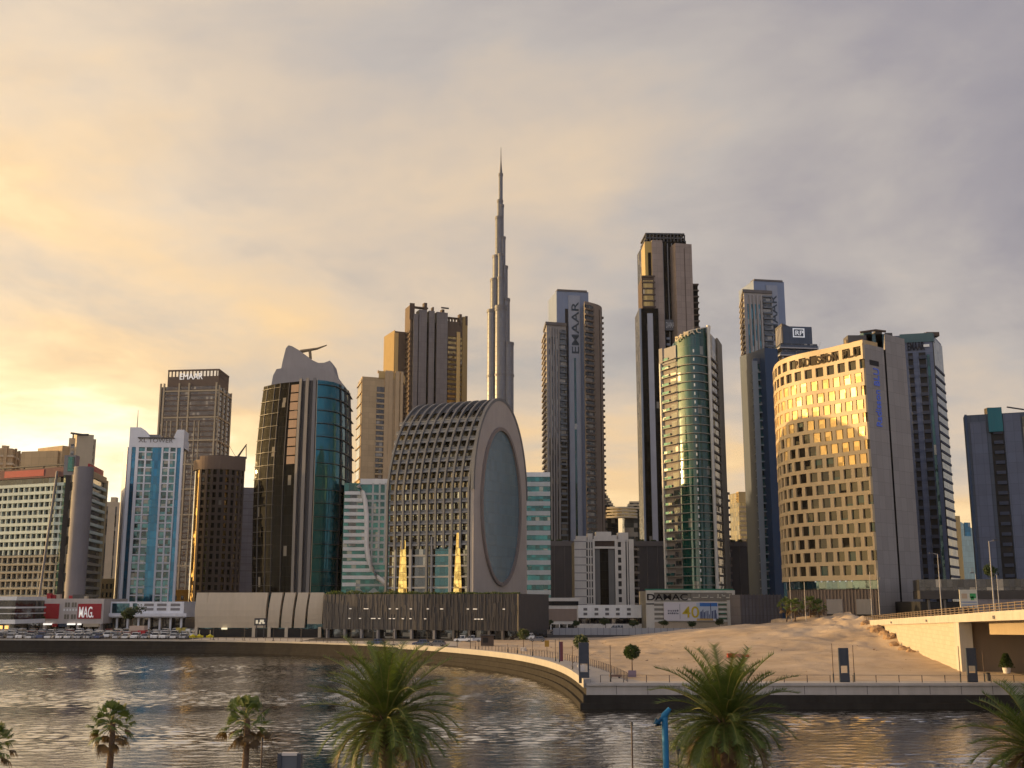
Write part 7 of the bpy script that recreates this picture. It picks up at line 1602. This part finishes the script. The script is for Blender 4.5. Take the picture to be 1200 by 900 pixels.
def fan_palm(label, px, prow, Y, rad, gz=2.0, seed=1, group='small fan palms on the near bank'):
    c = at(px, prow, Y); Y = c.y; rnd = random.Random(seed); r = thing('fan_palm', label, 'palm tree', (c.x, Y, gz), group); h = c.z - gz
    mb = trunk_mesh(h, .24, .17, 20, .02); mb.v = [(x + c.x, y + Y, z + gz) for x, y, z in mb.v]; build(mb, 'trunk', ptrunk, r); mb, md = MB(), MB()
    for k in range(40):
        t = k / 39; az = k * 2.39996 + rnd.uniform(-.3, .3); el = R(80 - 128 * t) + rnd.uniform(-.15, .15); dry = t > .74; m_ = md if dry else mb
        d = Vector((math.cos(az) * math.cos(el), math.sin(az) * math.cos(el), math.sin(el))); o = Vector((c.x, Y, c.z - .35 * t)); st = rad * rnd.uniform(.42, .75); hub = o + d * st + Vector((0, 0, -.16 * st)); m_.tube([o, o + d * st * .5, hub], [.03, .024, .018], 1, 4, False)
        side = d.cross(Vector((0, 0, 1))); side = (side if side.length > .05 else Vector((1, 0, 0))).normalized(); up = side.cross(d).normalized(); fl = rad * rnd.uniform(.50, .72) * (.8 if dry else 1); roll = rnd.uniform(-.6, .6); side, up = side * math.cos(roll) + up * math.sin(roll), up * math.cos(roll) - side * math.sin(roll)
        for i in range(19):
            a = (i - 9) / 9 * 1.2; v = (d * math.cos(a) + side * math.sin(a) + up * .10 * math.cos(a * 2)).normalized(); l = fl * (1 - .35 * abs(a) / 1.2) * rnd.uniform(.85, 1.12); mid = hub + v * l * .55 + Vector((0, 0, -l * .05)); tip = mid + v * l * .28 + Vector((0, 0, -l * (.34 if not dry else .45))); wv = (-d * math.sin(a) + side * math.cos(a)) * .024 * rad
            m_.face([hub, mid - wv, tip, mid + wv])
    build(mb, 'crown', [pal_g, rach], r); build(md, 'dead_skirt', [pal_d, pal_d], r)
    return r
# small palms before the hotel base
for i, (px, Y, sc, lb) in enumerate(((921, 270, 3.0, 'small palm before the hotel base, leftmost of the row'), (931, 268, 3.2, 'small palm before the hotel base between the flagpoles'), (949, 270, 3.3, 'tallest small palm before the dark hotel doorway'), (959, 269, 3.0, 'small palm before the hotel base, rightmost of the row'))):
    c0 = xy(px, 720, Y); 
    z0 = 3.0 + sand_h(*c0) - .5; r = fan_palm(lb, px, 708 + i % 2 * 2, Y, sc * .9, z0, 70 + i, 'small palms before the hotel')
# foreground palms
fan_palm('small fan palm over golden water, second palm from the left', 131, 847, 66, 1.85, 2.0, 3)
fan_palm('bushier small fan palm left of the near pylon', 288.5, 842, 62, 1.85, 2.0, 8)
fan_palm('fan palm cut off by the left edge of the picture', -10, 868, 62, 1.7, 2.0, 12)
date_palm('large feathery date palm left of the picture centre', 452, 846, 37, 3.3, 2.0, 4, 104)
date_palm('large feathery date palm behind the blue post at the right', 850, 850, 36, 2.85, 2.0, 9, 100)
date_palm('date palm with drooping fronds cut off by the right edge', 1216, 884, 34, 2.5, 2.0, 15, 60)
date_palm('low date palm with fronds at the foot of the blue post', 842, 930, 40, 2.6, 2.0, 21, 50)

# ------------------------------------------------------------------ near-bank furniture
Y = 34; b = at(780, 900, Y); r = thing('blue_post', 'bright blue steel post with an angled arm on top on the near bank', 'post', (b.x, Y * YS, 2)); bm_ = wall('post_blue', (.010, .14, .31), .5, .25, 1.5); H = lambda row: zr(row, Y)
c = at(779, 842, Y); build(MB().tube([(c.x + .02, Y * YS, 2), (c.x, Y * YS, H(840))], .115, n=10), 'shaft', bm_, r)
P_ = lambda px, py: at(px, py, Y); build(MB().tube([P_(771, 847), P_(778.5, 839), P_(785, 830)], [.10, .13, .07], n=8), 'angled_arm', bm_, r); build(MB().tube([P_(768, 843), P_(771, 845), P_(772, 850)], [.08, .2, .16], n=8), 'lamp_pod', wall('post_blue_dark', (.01, .08, .16), .5), r)
for px, top, Y, lb in ((741.3, 846, 58, 'thin straight post over the water glitter left of the blue post'), (306, 864, 60, 'thin short post beside the bushier fan palm')):
    p = at(px, 899, Y); r = thing('thin_post', lb, 'post', (p.x, Y * YS, 2), 'thin posts on the near bank'); build(MB().tube([(p.x, Y * YS, 2), (p.x, Y * YS, zr(top, Y))], .05, n=6), 'shaft', wall('mast_brown', (.09, .06, .045), .6), r); build(MB().tube([(p.x, Y * YS, zr(top, Y) - .25), (p.x, Y * YS, zr(top, Y))], .075, n=6), 'cap', dgrey, r)
Y = 52; p = at(794.5, 899, Y); r = thing('lantern_post', 'small dark lantern post right of the blue post', 'lamp post', (p.x, Y * YS, 2)); build(MB().tube([(p.x, Y * YS, 2), (p.x, Y * YS, zr(882, Y))], .06, n=6), 'shaft', dgrey, r); build(MB().tube([(p.x, Y * YS, zr(884, Y)), (p.x, Y * YS, zr(878, Y)), (p.x, Y * YS, zr(871, Y))], [.07, .17, .05], n=8), 'lantern', dgrey, r)
Y = 58; p = at(339.5, 899, Y); w = 1.2; r = thing('near_pylon', 'slate pylon with a pale cap on the near bank between the palms', 'pylon', (p.x, Y * YS, 2)); zt = zr(883, Y); m = wall('pylon_slate', (.045, .055, .075), .45); build(MB().box(p.x - w / 2 + .12, p.x + w / 2 - .12, Y * YS - .2, Y * YS + .2, 2, zt - .1), 'panel', wall('pylon_face', (.10, .115, .14), .4), r)
for s in (-1, 1): build(MB().box(p.x + s * w / 2 - .12, p.x + s * w / 2 + .12, Y * YS - .3, Y * YS + .3, 2, zt), 'frame_post', m, r)
build(MB().box(p.x - w / 2 + .13, p.x + w / 2 - .13, Y * YS - .28, Y * YS + .25, zt - .1, zt + .06), 'cap', wall('planter_white', (.55, .52, .50), .7), r)

# ------------------------------------------------------------------ the warm evening air
m = bpy.data.materials.new('evening_haze'); m.use_nodes = True; t = m.node_tree; t.nodes.clear(); v = N(t, 'ShaderNodeVolumePrincipled'); v.inputs['Density'].default_value = HAZE; v.inputs['Color'].default_value = (.90, .88, .86, 1); v.inputs['Anisotropy'].default_value = .3
t.links.new(v.outputs[0], N(t, 'ShaderNodeOutputMaterial').inputs['Volume'])
tag(build(MB().box(-1500, 1500, -250, 2050, -4, 860), 'haze', m), kind='stuff')
